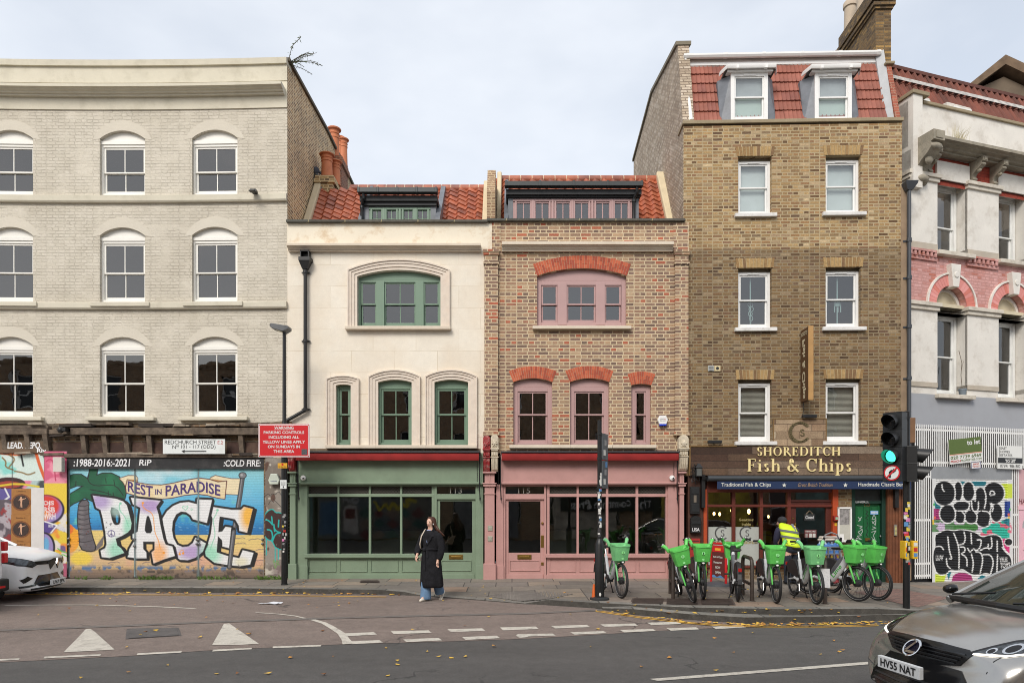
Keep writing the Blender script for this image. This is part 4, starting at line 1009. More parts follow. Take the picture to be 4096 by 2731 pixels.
def shopfront(root,F,paint,spec):
 """traditional timber shopfront, all measurements in photo px on the facade"""
 x,z=F.x,F.z;s=spec
 base=z(1329)-.03
 mb=MB()
 for u0,u1 in s['posts']:mb.box(x(u0),.0,base,x(u1),.2,z(1112));mb.box(x(u0)-.01,-.02,base,x(u1)+.01,.0,z(1298))
 fa=s['fascia'];mb.box(x(fa[0]),-.05,z(1109.5),x(fa[1]),.25,z(1040))
 moulding(mb,[(x(fa[0]),-.05),(x(fa[1]),-.05)],[(0,z(1113)),(.03,z(1113)),(.05,z(1110)),(.05,z(1108)),(.02,z(1107)),(0,z(1106))])
 w0,w1=s['win']
 mb.box(x(w0),.04,z(1140.5),x(w1),.16,z(1133.5));mb.box(x(w0),.041,z(1116),x(w1),.16,z(1111))
 mull=s['mull']
 for u0,u1 in mull:mb.box(x(u0),.045,z(1272),x(u1),.15,z(1112))
 fr=mb.build('shopfront_frame',paint,root,bevel=.006)
 mb=MB();mb.box(x(w0),.05,base,x(w1),.25,z(1277));
 mb.box(x(w0)-.03,-.045,z(1279.5),x(w1)+.02,.2,z(1275));mb.box(x(w0)-.02,-.03,z(1275),x(w1)+.01,.2,z(1271.5));mb.box(x(w0),-.002,z(1283),x(w1),.1,z(1279.5))
 mb.box(x(w0)-.01,.022,base,x(w1),.06,z(1319))
 for u0,u1 in s['panels']:panel(mb,x(u0),x(u1),z(1313),z(1285),.05)
 mb.build('stall_riser',paint,root,bevel=.005)
 gl=MB();tv=MB()
 for(a,b),(c,d)in zip(mull[:-1],mull[1:]):pane_quad(gl,x(b),x(c),z(1272),z(1139),.11);
 gl.build('shop_pane',GLASS_SHOP,fr,fix=False)
 for(a,b),(c,d)in zip(mull[:-1],mull[1:]):
  tv=MB();x0,x1,z0,z1=x(b),x(c),z(1134),z(1116)
  tv.mi=1;tv.quad((x0,.12,z0),(x1,.12,z0),(x1,.12,z1),(x0,.12,z1));tv.mi=0
  n=int((x1-x0)/.035);h=z1-z0
  for k in range(-4,n+1):
   for sgn in(1,-1):
    xa,xb=x0+k*.035,x0+k*.035+h
    za,zb=(z0,z1)if sgn>0 else(z1,z0)
    if xa<x0:za+=(x0-xa)*sgn;xa=x0
    if xb>x1:zb-=(xb-x1)*sgn;xb=x1
    if xb-xa>.01:tv.line([(xa,za),(xb,zb)],.006,.098,.104)
  tv.build('vent_grille',[M('grille_grey',C(104,100,92),.6),DARKIN],fr)
 D=s['door'];mb=MB();x0,x1=x(D['u0']),x(D['u1'])
 mb.box(x0-.05,.02,base,x0,.16,z(1112));mb.box(x1,.02,base,x1+.05,.16,z(1112));mb.box(x0-.05,.022,z(1146),x1+.05,.16,z(1134));mb.box(x0,.03,z(1116.5),x1,.16,z(1112))
 df=mb.build('door_frame',paint,root,bevel=.005)
 mb=MB();g0,g1=x(D['g0']),x(D['g1']);zt,zb=z(1150.5),z(1269.3)
 mb.box(x0,.07,base,g0,.12,z(1146));mb.box(g1,.07,base,x1,.12,z(1146));mb.box(g0,.07,zt,g1,.12,z(1146));mb.box(g0,.07,base,g1,.12,zb)
 panel(mb,x0+.1,x1-.1,z(1311),z(1287),.07);mb.box(x0+.02,.055,base,x1-.02,.08,z(1318))
 dr=mb.build('door',paint,root,bevel=.004)
 gl=MB();pane_quad(gl,g0,g1,zb,zt,.10);gl.build('door_pane',GLASS_SHOP,dr,fix=False)
 mb=MB();lb0,lb1=x(D['l0']),x(D['l1']);mb.box(lb0,.05,z(1284),lb1,.08,z(1273.5));mb.box(lb0+.05,.04,z(1281),lb1-.05,.06,z(1277));mb.build('letterbox',BRASS,dr,bevel=.003)
 if 'lock' in D:
  mb=MB();mb.box(x(D['lock'])-.035,.06,z(1257),x(D['lock'])+.035,.08,z(1229));mb.ball((x(D['lock']),.05,z(1201)),.03);mb.box(x(D['lock'])-.03,.06,z(1298),x(D['lock'])+.03,.08,z(1291));mb.build('lock_plate',BRASS,dr,bevel=.002)
 gl=MB();pane_quad(gl,x0,x1,z(1134),z(1116.5),.10);fp=gl.build('fanlight_pane',GLASS_SHOP,df,fix=False)
 text(s['num'][0],M('etched_number',C(150,148,140),.6),fp,(x(s['num'][1]),z(1132),x(s['num'][2]),z(1120.3)),.094,name='number')
 mb=MB();mb.box(x(w0)-.2,.12,z(1277),x(w0)-.02,2.6,z(1050))
 a,b=s['in']
 mb=MB();mb.quad((x(a),3.6,0),(x(b),3.6,0),(x(b),3.6,z(1040)),(x(a),3.6,z(1040)));mb.quad((x(a),.2,z(1040)),(x(b),.2,z(1040)),(x(b),3.6,z(1040)),(x(a),3.6,z(1040)))
 mb.quad((x(a),.2,.24),(x(b),.2,.24),(x(b),3.6,.24),(x(a),3.6,.24));mb.quad((x(a),.2,0),(x(a),3.6,0),(x(a),3.6,z(1040)),(x(a),.2,z(1040)));mb.quad((x(b),.2,0),(x(b),3.6,0),(x(b),3.6,z(1040)),(x(b),.2,z(1040)))
 mb.box(x(a)+1.2,2.4,.24,x(a)+2.6,2.8,1.25)
 mb.build('shop_interior',M('shop_inside',C(112,118,104),.9),root)
 return fr
def pilaster(root,F,u0,u1,paint):
 x,z=F.x,F.z;mb=MB();b=z(1329)-.03
 mb.box(x(u0)+.03,-.08,b,x(u1)-.03,.2,z(1086));mb.box(x(u0),-.11,b,x(u1),.2,z(1293));
 mb.box(x(u0),-.12,z(1117),x(u1),.1,z(1111));mb.box(x(u0)-.02,-.14,z(1111),x(u1)+.02,.1,z(1108.5));mb.box(x(u0)+.01,-.10,z(1135),x(u1)-.01,.1,z(1132.5))
 mb.box((x(u0)+x(u1))/2-.012,-.095,z(1108),(x(u0)+x(u1))/2+.012,.0,z(1087))
 mb.box(x(u0)-.01,-.15,z(1087),x(u1)+.01,.15,z(1083))
 return mb.build('shop_pilaster',paint,root,bevel=.008)
def corbel(root,F,u0,u1,v0,v1,mat,name='corbel'):
 """scrolled console block with an arched top"""
 x,z=F.x,F.z;xa,xb=x(u0),x(u1);h=z(v0)-z(v1);zb=z(v1);mb=MB();w=xb-xa
 mb.prism(arc(xa,xb,zb+h*.88,zb+h)+[(xb,zb+h*.62),(xa,zb+h*.62)],-.17,.05)
 mb.prism(arc(xa+.03,xb-.03,zb+h*.88,zb+h*.96)+[(xb-.03,zb+h*.66),(xa+.03,zb+h*.66)],-.185,-.16)
 mb.ball((xa+w/2,-.19,zb+h*.76),w*.26,.03,w*.26,10,6)
 for k in range(6):a=k*PI/3;mb.ball((xa+w/2+.05*math.cos(a),-.195,zb+h*.76+.05*math.sin(a)),.02,.02,.02,6,4)
 prof=[(.03,.62),(-.19,.62),(-.20,.57),(-.16,.54),(-.15,.44),(-.13,.40),(-.16,.36),(-.15,.2),(-.10,.06),(-.06,.0),(.03,0)]
 mb.prism_x([(y,zb+h*f)for y,f in prof],xa+.01,xb-.01)
 for k in range(4):xx=xa+w*(.2+.2*k);mb.tube([(xx,-.165,zb+h*.36),(xx,-.155,zb+h*.2),(xx,-.105,zb+h*.06)],.016,6)
 for k in range(3):mb.box(xa+w*(.2+.25*k)-.015,-.175,zb+h*.44,xa+w*(.2+.25*k)+.015,-.14,zb+h*.53)
 mb.box(xa-.01,-.21,zb+h*.60,xb+.01,.02,zb+h*.63);mb.box(xa-.005,-.18,zb+h*.38,xb+.005,.02,zb+h*.405)
 return mb.build(name,mat,root,smooth=True,angle=30)
AWN=M('red_awning_cloth',C(140,32,30),.85,var=.2,vscale=2.5,fine=.04)
def awning(root,F,u0,u1,arms):
 x,z=F.x,F.z;mb=MB();mb.box(x(u0)-.02,-.30,z(1039.5,None,-.28),x(u1)+.03,.05,z(1035.5,None,-.28));a=mb.build('awning_cover',M('dark_flashing',C(44,46,50),.5),root,bevel=.004)
 mb=MB();xs_=np.linspace(x(u0),x(u1),30)
 zd=lambda v:z(v,None,-.28);P=[(-.27,zd(1039.6)),(-.285,zd(1043)),(-.285,zd(1049)),(-.28,zd(1055.5)),(-.27,zd(1057))]
 rs=random.Random(u0)
 mb.rings([[(q,y+rs.uniform(-.004,.004),zz)for y,zz in P]for q in xs_],False,False);mb.box(x(u0),-.265,zd(1055.5),x(u1),-.05,zd(1040.2));mb.build('awning_valance',AWN,a,smooth=True,fix=False)
 for u in arms:
  mb=MB();xx=x(u);mb.tube([(xx+.0,-.12,z(1050)),(xx+.02,-.22,z(1046)),(xx+.03,-.17,z(1056)),(xx+.03,-.13,z(1120)),(xx+.045,-.12,z(1150))],.013,6)
  mb.box(xx+.025,-.14,z(1146),xx+.065,-.1,z(1143));mb.tube([(xx+.045,-.12,z(1150)),(xx+.045,-.12,z(1155))],.006,5)
  c=MB()
  for k in range(26):zz=z(1062)-k*.024;c.box(xx-.03-.006*(k%2),-.06,zz-.012,xx-.015-.006*(k%2),-.045,zz)
  m_=mb.build('awning_arm',IRON,a);c.build('chain',IRON,m_)
def dome_cam(label,F,u,v):
 o=thing('security_camera',label,'camera',(F.o.x+F.x(u,-.1),F.o.y-.06,F.z(v,None,-.06)),0)
 mb=MB();mb.lathe([(.0,0.005),(.06,0.0),(.062,-.03),(.055,-.055),(.0,-.057)],axis='y',n=20);b=mb.build('housing',WHITEP,o,smooth=True)
 mb=MB();mb.ball((.01,-.06,-.008),.036,.03,.036);l=mb.build('eyeball',WHITEP,o,smooth=True)
 mb=MB();mb.ball((.016,-.085,-.01),.02,.012,.02);mb.build('lens',INK,l,smooth=True)
 return o
GREEN=M('sage_green_paint',C(124,142,119),.5,var=.07,vscale=2.5,fine=.05,bump=.08,bscale=40,dirt=C(108,118,98),dirt_amt=.4,dscale=2)
GREENW=M('sage_green_window',C(112,137,116),.45,var=.04)
PINK=M('dusty_pink_paint',C(186,142,136),.5,var=.07,vscale=2.5,fine=.05,bump=.08,bscale=40,dirt=C(164,124,116),dirt_amt=.4,dscale=2)
PINKW=M('dusty_pink_window',C(180,146,143),.5,var=.04)
STONE=M('pale_stone',C(212,199,180),.8,var=.06,vscale=4,fine=.06,dirt=C(186,160,132),dirt_amt=.35,dscale=1.5)
STONEP=M('pinkish_cast_stone',C(218,205,190),.8,var=.06,vscale=6,fine=.06,dirt=C(204,174,150),dirt_amt=.35,dscale=2.5)
COPE=brick('dark_coping',[(0,C(74,72,66)),(.5,C(94,90,82)),(1,C(84,84,78))],C(150,140,110),bw=.85,bh=2,ms=.012,squash=1,wob=0,bump=.4)
ASHL=brick('stone_ashlar',[(0,C(231,223,207)),(.5,C(234,226,211)),(1,C(228,219,203))],C(208,195,174),bw=1.005,bh=.505,ms=.007,bump=.1,squash=1,grain=.04,mott=.05,patch=1.6,wob=.002,stain=C(208,184,152),stain_amt=.42)
RENDW=M('parapet_render',C(230,220,200),.85,var=.04,vscale=1.5,fine=.05,bump=.2,dirt=C(196,164,122),dirt_amt=.9,dscale=2.6)
# ================================================================ 113: the cream stone-faced house with a green shopfront
B=Fac(660,16.0)
hb=B.root('stone_faced_house','narrow house of pale stone blocks with sage green windows and shopfront numbered 113','building')
x,z=B.x,B.z
Wb=[(821,1012,751.6,635,620.5)]
Wl=[(771.8,806,1022.5,885,882.5),(868.5,945.8,1022.5,877.6,871.7),(998,1075.2,1022.5,877.6,871.7)]
mb=MB();wall(mb,x(660),x(1113),z(1040),z(556),[(x(a),x(b),z(c),z(d),z(e))for a,b,c,d,e in Wb+Wl],0,.26);mb.build('wall',ASHL,hb)
mb=MB();mb.box(x(660),-.012,z(577),x(1130),.25,z(513));mb.build('parapet',RENDW,hb)
mb=MB();mb.box(x(660),-.10,z(513.5),x(1120),.32,z(508));mb.build('coping',COPE,hb,bevel=.006)
cornice(hb,'cornice',[(x(664.5),-.012),(x(1105),-.012)],z(577,None,-.07),z(558,None,-.2)-z(577,None,-.07),.20,STONE)
mb=MB()
surround(mb,(x(799.7),x(1033.5),z(621),z(597.5)),(x(821),x(1012),z(635),z(620.5)),z(751.6));mb.build('window_surround',STONEP,hb)
for(a,b,c,d,e),(p,q,r,t_)in zip(Wl,((750.6,825.4,870,863),(847.3,965.6,864.7,850),(977,1096,864.7,850))):
 mb=MB();surround(mb,(x(p),x(q),z(r),z(t_)),(x(a),x(b),z(d),z(e)),z(1022.5));mb.build('window_surround',STONEP,hb)
mb=MB();mb.box(x(795),-.14,z(759),x(1036),.1,z(751.6));mb.build('sill',STONE,hb,bevel=.006)
mb=MB()
for u0,u1 in((750.6,866),(866.3,980),(980.3,1096)):mb.box(x(u0),-.14,z(1030),x(u1),.1,z(1022.5))
mb.build('sill',STONE,hb,bevel=.006)
mb=MB();wall(mb,x(700),x(1104),z(1037),z(1030),[],-.004,.1);mb.build('brick_course',OLDBR,hb)
a,b,c,d,e=Wb[0]
sash(hb,x(a),x(b),z(750.5),z(640),.1,GREENW,zr=z(695),zc=z(621),b=.05,st=.035,tf=None,board=z(635.5),split=[(x(827),x(862)),(x(881),x(953)),(x(972),x(1007))],bars=[0,1,0])
for k,(a,b,c,d,e)in enumerate(Wl):
 sash(hb,x(a),x(b),z(1021.5),z(886.5),.1,GREENW,zr=z(950),zc=z(e)-.002,b=.05,st=.05,bars=0 if k==0 else 1,board=z(d))
room(hb,x(661),x(1112),.2,z(560),[z(800),z(1038),z(572)],.3,5,holes=[(x(1035),x(1058),z(1008),z(985),z(985)),(x(1064),x(1080),z(1008),z(985),z(985)),(x(950),x(972),z(1008),z(985),z(985))])
# rainwater pipe with hopper
mb=MB();xx=x(704);zz=z(621)
mb.tube([(xx,-.09,zz),(xx,-.09,z(938)),(xx-.02,-.09,z(944)),(x(662)-.03,-.09,z(968))],.043,12)
for v in(628,785,941):mb.lathe([(.055,-.03),(.055,.03)],(xx,-.09,z(v)),n=12);mb.box(xx-.1,-.05,z(v)-.015,xx+.1,-.02,z(v)+.02)
mb.prism_z([(xx-.13,-.2),(xx+.13,-.2),(xx+.15,.0),(xx-.15,.0)],z(604),z(596));
mb.rings([[(xx-.13,-.19,z(604)),(xx+.13,-.19,z(604)),(xx+.13,0,z(604)),(xx-.13,0,z(604))],[(xx-.06,-.14,z(622)),(xx+.06,-.14,z(622)),(xx+.06,-.04,z(622)),(xx-.06,-.04,z(622))]])
mb.box(xx-.1,-.16,z(598),xx-.08,.0,z(580));mb.box(xx+.08,-.16,z(598),xx+.1,.0,z(580));mb.box(xx-.1,-.02,z(598),xx+.1,.0,z(580));mb.box(xx-.1,-.16,z(582),xx+.1,-.0,z(580))
mb.build('rainwater_pipe',IRON,hb,smooth=True,angle=30)
# roof, verge, dormer
def wz(u,v,Yd):return 2-(v-1154)*(16+Yd)/1568
RB,RT=(.6,8.12),(2.21,10.37)
XL,XR=x(660)+.18,(1110-1176)*17.34/1568-B.o.x
tiles('pantile_roof',hb,XL,XR+.05,RB,RT,14,.25,TERRA,clip=lambda q,zz:x(846)<q<x(990)+.75*0 and zz<9.9)
mb=MB();mb.add([(XL,RB[0]+.02,RB[1]-.05),(XR,RB[0]+.02,RB[1]-.05),(XR,RT[0],RT[1]-.05),(XL,RT[0],RT[1]-.05),(XL,6,RT[1]-.2),(XR,6,RT[1]-.2)],[(0,1,2,3),(3,2,5,4)]);mb.build('roof_deck',LEAD,hb)
rs=random.Random(5);mb=MB();n=15;xs_=np.linspace(XL+.75,XR+.08,n+1)
for k in range(n):
 mb.mi=rs.randrange(3);mb.tube([(xs_[k]+.012,RT[0]+.06,RT[1]+.02),(xs_[k+1]-.012,RT[0]+.06,RT[1]+.02)],.105,12);mb.mi=3;mb.tube([(xs_[k+1]-.02,RT[0]+.06,RT[1]+.02),(xs_[k+1]+.02,RT[0]+.06,RT[1]+.02)],.1,10)
mb.build('ridge_tile',TERRA+[PALEM],hb,smooth=True)
VERGE=M('verge_render',C(206,190,158),.9,var=.08,bump=.3)
for X0,X1 in((x(660)+.02,XL+.02),(XR-.02,XR+.13)):
 mb=MB();mb.prism_x([(RB[0]-.1,RB[1]-.3),(RB[0]-.1,RB[1]+.12),(RT[0]-.05,RT[1]+.2),(RT[0]+.3,RT[1]+.1),(RT[0]+.3,RT[1]-.3)],X0,X1);mb.build('verge',VERGE,hb,bevel=.03)
def dormer(root,F,u0,u1,ug0,ug1,vt,groups,paint,glassx,dpipe,Yd=.9):
 """wide flat dormer with a black gutter and a row of casements; widths measured at its own face"""
 X=lambda u:F.x(u,Yd);Z=lambda v:2-(v-1154)*(16+Yd)/1568
 zb=Z(520);mb=MB()
 mb.box(X(ug0),Yd+.01,Z(groups['top']),X(ug1),Yd+1.4,Z(vt+24))
 d=mb.build('dormer',LEAD,root)
 for p_,q_ in((u0,ug0),(ug1,u1)):mb=MB();mb.box(X(p_),Yd,zb,X(q_),Yd+1.4,Z(vt+24));mb.build('cheek',LEAD,d)
 mb=MB();mb.box(X(u0)-.05,Yd-.12,Z(vt+25),X(u1)+.05,Yd+1.6,Z(vt+13));mb.box(X(u0)-.02,Yd-.06,Z(groups['top']-2),X(u1)+.02,Yd+.0,Z(vt+25));mb.build('dormer_roof',M('dormer_black',C(38,40,42),.6,var=.2),d)
 mb=MB();mb.box(X(u0)-.07,Yd-.26,Z(vt+11),X(u1)+.07,Yd-.1,Z(vt));
 for k in range(5):q=X(u0)-.05+(X(u1)-X(u0)+.08)*k/4;mb.box(q-.03,Yd-.27,Z(vt+11.5),q+.03,Yd-.09,Z(vt)+.01)
 mb.build('gutter',M('cast_gutter',C(52,56,56),.45,var=.15),d,bevel=.01)
 mb=MB();gl=MB();zt=Z(groups['top']);
 mb.box(X(ug0),Yd+.0,zt-.06,X(ug1),Yd+.1,zt)
 ed=[ug0]+[(a[1]+b[0])/2 for a,b in zip(glassx[:-1],glassx[1:])]+[ug1]
 for k,(a,b)in enumerate(glassx):
  l,r=X(ed[k]),X(ed[k+1]);
  mb.box(l,Yd+.02,zb,X(a),Yd+.08,zt-.06);mb.box(X(b),Yd+.02,zb,r,Yd+.08,zt-.06);mb.box(X(a),Yd+.021,Z(groups['g']),X(b),Yd+.08,zt-.06)
  mb.box(X(a)-.05,Yd-.008,zb,X(a)-.01,Yd+.03,Z(groups['g'])+.05);mb.box(X(b)+.01,Yd-.008,zb,X(b)+.05,Yd+.03,Z(groups['g'])+.05)
  m=(X(a)+X(b))/2;mb.box(m-.012,Yd+.03,zb,m+.012,Yd+.06,Z(groups['g']))
  mb.box(X(a),Yd+.031,Z(502),X(b),Yd+.06,Z(500.5));pane_quad(gl,X(a)-.01,X(b)+.01,zb,Z(groups['g'])+.01,Yd+.045)
  if k:mb.box(l-.025,Yd-.02,zb,l+.025,Yd+.06,zt-.03)
 c=mb.build('casement',paint,d,bevel=.004);gl.build('pane',GLASS,c,fix=False)
 mb=MB();q=X(dpipe);mb.tube([(q,Yd-.18,Z(vt+9)),(q,Yd-.18,Z(vt+22)),(q-.06,Yd-.07,Z(vt+34)),(q-.06,Yd-.07,zb)],.04,10);mb.lathe([(.052,-.03),(.052,.03)],(q-.06,Yd-.07,Z(vt+38)),n=10);mb.build('downpipe',IRON,d,smooth=True)
 mb=MB();mb.quad((X(ug0),Yd+1.4,zb),(X(ug1),Yd+1.4,zb),(X(ug1),Yd+1.4,zt),(X(ug0),Yd+1.4,zt));mb.build('dormer_inside',DARKIN,d)
dormer(hb,B,833,1001,847,989,441,{'top':476,'g':483},GREENW,[(855.5,875),(889,909),(928,947),(960,980.5)],838)
mb=MB()
mb.prism_x([(.75,z(520)),(.75,9.0),(2.2,10.45),(2.2,z(520))],B.x(1001,.9)+.0,B.x(1012,.9));mb.build('lead_flashing',LEAD,hb)
mb=MB();mb.prism_x([(.75,z(520)),(.75,9.0),(2.2,10.45),(2.2,z(520))],B.x(826,.9),B.x(833,.9));mb.build('lead_flashing',LEAD,hb)
# party walls and chimney stacks with pots
PARTYB=brick('party_brick',[(0,C(120,92,72)),(.4,C(150,120,90)),(.7,C(134,100,80)),(1,C(164,140,110))],C(186,164,130),bw=.22,bh=.065,ms=.012,bump=.6)
mb=MB();mb.prism_x([(.3,z(512)),(.3,wz(0,440,.3)),(.8,wz(0,391,.8)),(4,wz(0,391,.8)+.3),(4,z(512))],B.x(1120,.8),B.x(1138.5,.8));mb.build('party_wall',PARTYB,hb)
STACKB=brick('stack_brick',[(0,C(116,92,66)),(.4,C(170,140,96)),(.7,C(190,160,112)),(1,C(98,80,62))],C(206,182,140),ms=.014,bump=.6)
STACKR=brick('stack_red_brick',[(0,C(118,66,48)),(.5,C(144,84,60)),(1,C(104,62,48))],C(150,120,96),ms=.012,bump=.6)
POT=M('terracotta_pot',C(200,122,82),.7,var=.12,vscale=4,dirt=C(110,56,40),dirt_amt=.5,dscale=4)
def pots(root,lst):
 for(px,py,pz,h,r)in lst:
  mb=MB();mb.lathe([(r*.95,0),(r*.9,h*.1),(r*.82,h*.68),(r*.9,h*.69),(r*.9,h*.73),(r*.83,h*.74),(r*.84,h*.8),(r*.95,h*.82),(r*.84,h*.84),(r*.84,h*.93),(r*1.15,h*.95),(r*1.2,h*.98),(r*1.1,h),(r*.7,h),(r*.65,h*.6)],(px,py,pz),n=18)
  mb.build('chimney_pot',POT,root,smooth=True)
def at(u,v,Y):return((u-1176)/1568*Y-B.o.x,Y-16,2-(v-1154)/1568*Y)
# first stack, on the front slope by the left wall
x0,y0,zz=at(725,453,18.1);x1=at(764,0,18.1)[0];zt=at(0,403,18.1)[2]
mb=MB();mb.box(x0,y0,9.2,x1,y0+.75,zt-.12);mb.box(x0-.04,y0-.05,zt-.2,x1+.06,y0+.8,zt-.1);mb.box(x0-.01,y0-.02,zt-.1,x1+.03,y0+.78,zt)
st=mb.build('chimney_stack',STACKB,hb);pots(st,[((x0+x1)/2+.02,y0+.2,zt-.02,.68,.17),((x0+x1)/2+.16,y0+.55,zt-.02,.66,.15)])
mb=MB();mb.box(x0-.1,y0-.02,9.3,x0+.16,y0+.0,zt-.3);mb.box(x0-.1,y0-.03,9.3,x1+.05,y0+.02,9.9);mb.build('stack_flashing',LEAD,hb)
mb=MB();mb.rings([[(x0-.05+(-.05 if k else .0),y0+.1,zt+.02+k*.12)]*1+[(x0+.05,y0+.0,zt+.02+k*.0),(x0+.2,y0+.1,zt+.02),(x0+.05,y0+.3,zt+.05)]for k in(0,1)]);mb.build('lead_tray',LEAD,hb)
for(ua,ub,v,Y,mat,pl)in((760,784,370,20.2,STACKR,[(762,.18,.95),]),(772,788,384,22.6,STACKR,[(776,.17,.95),(784,.16,.9)])):
 x0=at(ua-8,0,Y)[0];x1=at(ub,0,Y)[0];zt=at(0,v-12,Y)[2];y0=Y-16
 mb=MB();mb.box(x0-.3,y0,9.3,x1,y0+.8,zt-.15);mb.box(x0-.33,y0-.05,zt-.25,x1+.05,y0+.85,zt-.1);mb.box(x0-.3,y0-.02,zt-.1,x1+.02,y0+.8,zt)
 st=mb.build('chimney_stack',mat,hb);pots(st,[(at(p,0,Y)[0],y0+.25,zt-.02,h,r)for p,r,h in pl])
mb=MB();mb.ball((0,0,.09),.06,.09,.1);mb.ball((.0,-.09,.2),.035,.045,.04);mb.prism_x([(.05,.06),(.05,.12),(.2,.0),(.2,-.03)],-.03,.03)
mb.tube([(0,-.13,.2),(0,-.16,.19)],.01,5);mb.tube([(.02,0,.02),(.02,0,-.03)],.008,5);mb.tube([(-.02,0,.02),(-.02,0,-.03)],.008,5)
pg=mb.build('pigeon',M('pigeon_grey',C(70,72,80),.8,var=.2,vscale=20),None,smooth=True);tag(pg,'grey pigeon perched beside the front chimney pots','bird');px,py,pz=at(726,402,18.2);pg.location=(B.o.x+px,16+py,pz+.03);pg.rotation_euler=(0,0,R(-70))
# shopfront
shopfront(hb,B,GREEN,{'posts':[(683,706),(1093.5,1110)],'fascia':(687,1110),'win':(702,1000),'mull':[(702,706.6),(774,778),(846,850.8),(918,923),(991,1000)],'panels':[(708,771),(779,843),(851,914),(922,986)],'door':{'u0':1003,'u1':1092,'g0':1010,'g1':1084,'l0':1030.6,'l1':1062.6},'num':('113',1032.7,1060.5),'in':(690,1105)})
pilaster(hb,B,665,684,GREEN)
corbel(hb,B,665.5,682,1003,1083,M('red_corbel_paint',C(150,40,42),.6,var=.2,vscale=14,dirt=C(206,196,184),dirt_amt=.8,dscale=9))
awning(hb,B,687.5,1101,(686,1099))
dome_cam('white dome camera on the left end of the green fascia',B,696,1097)
# ================================================================ 115: the brick house with a pink shopfront
D_=Fac(1113,16.0)
hp=D_.root('reclaimed_brick_house','narrow house of mixed reclaimed brick with dusty pink windows and shopfront numbered 115','building')
x,z=D_.x,D_.z
RECL=brick('reclaimed_brick',[(0,C(104,86,76)),(.2,C(148,118,98)),(.38,C(126,102,90)),(.55,C(178,148,116)),(.78,C(158,124,100)),(.86,C(140,112,92)),(.9,C(180,100,72)),(.95,C(168,90,66)),(.97,C(140,112,92)),(1,C(190,164,132))],C(204,184,152),bw=.25,bh=.0815,ms=.0125,bump=.6,squash=.55,stain=C(140,116,98),stain_amt=.28,grain=.2)
Wb=[(1233.7,1438.8,750,634,616.4)]
Wl=[(1179,1268.6,1022,877.5,868.6),(1309,1399,1022,877.5,868.6),(1450,1495.5,1022,884.7,881.5)]
mb=MB();wall(mb,x(1113),x(1582),z(1040),z(510),[(x(a),x(b),z(c),z(d),z(e))for a,b,c,d,e in Wb+Wl],0,.26,zs=[z(576)]);mb.build('wall',RECL,hp)
mb=MB();mb.box(x(1118),-.09,z(510.5),x(1572),.32,z(505));mb.build('coping',COPE,hp,bevel=.006)
for u0,u1 in((1110,1147),(1546,1582)):
 mb=MB();mb.box(x(u0)+.03,-.09,z(998),x(u1)-.03,.05,z(577));mb.box(x(u0),-.14,z(583),x(u1),.05,z(577));mb.box(x(u0)+.01,-.12,z(589),x(u1)-.01,.05,z(583));mb.box(x(u0)+.01,-.12,z(610),x(u1)-.01,.05,z(605));mb.box(x(u0),-.13,z(1000),x(u1),.05,z(993))
 mb.build('brick_pier',RECL,hp)
for p_,q_ in((1131,1150),(1546,1582)):mb=MB();mb.box(x(p_),-.02,z(577),x(q_),.05,z(512));mb.build('parapet_pier',RECL,hp)
cornice(hp,'cornice',[(x(1153),-.01),(x(1543),-.01)],z(577,None,-.07),z(554,None,-.2)-z(577,None,-.07),.20,STONE)
voussoirs(hp,'brick_arch',(x(1224),x(1449),z(606.7),z(587)),(x(1233.7),x(1440),z(633.5),z(616.4)),38,REDB,PALEM)
for k,((a,b,c,d,e),(p,q,r,t_))in enumerate(zip(Wl,((1168,1278,852,841),(1298,1409,852,840),(1441,1505.6,859,853)))):
 voussoirs(hp,'brick_arch',(x(p),x(q),z(r),z(t_)),(x(a),x(b),z(d),z(e)),12 if k==2 else 20,REDB,PALEM,seed=k)
mb=MB();mb.box(x(1223),-.13,z(757.8),x(1448),.1,z(751));mb.build('sill',STONE,hp,bevel=.006)
mb=MB()
for u0,u1 in((1170,1310),(1310.4,1405),(1405.4,1505.6)):mb.box(x(u0),-.13,z(1029.5),x(u1),.1,z(1022))
mb.build('sill',STONE,hp,bevel=.006)
sash(hp,x(1233.7),x(1438.8),z(750),z(642),.09,PINKW,zr=z(695.5),zc=z(616.4)-.003,b=.10,st=.04,board=z(633.5),split=[(x(1244),x(1281)),(x(1302.5),x(1369.5)),(x(1390.5),x(1428))],bars=[0,1,0])
for k,(a,b,c,d,e)in enumerate(Wl):
 sash(hp,x(a),x(b),z(1021),z(887),.09,PINKW,zr=z(950.5),zc=z(e)-.003,b=.105 if k<2 else .1,st=.045,bars=0 if k==2 else 1,board=z(d),sillh=.05)
room(hp,x(1114),x(1581),.2,z(515),[z(800),z(1038),z(565)],.3,5,holes=[(x(1331),x(1364),z(1008),z(988),z(988))])
XL2,XR2=(1150-1176)*17.3/1568-D_.o.x-.2,(1530-1176)*17.3/1568-D_.o.x
RB2,RT2=(.55,7.9),(2.5,10.75)
tiles('pantile_roof',hp,XL2,XR2,RB2,RT2,17,.25,TERRA,clip=lambda q,zz:D_.x(1172,1)<q<D_.x(1440,1)and zz<10.2)
mb=MB();mb.add([(XL2,RB2[0]+.02,RB2[1]-.05),(XR2,RB2[0]+.02,RB2[1]-.05),(XR2,RT2[0],RT2[1]-.05),(XL2,RT2[0],RT2[1]-.05),(XL2,6,RT2[1]-.2),(XR2,6,RT2[1]-.2)],[(0,1,2,3),(3,2,5,4)]);mb.build('roof_deck',LEAD,hp)
rs=random.Random(6);mb=MB();n=14;xs_=np.linspace(XL2+.1,XR2+.05,n+1)
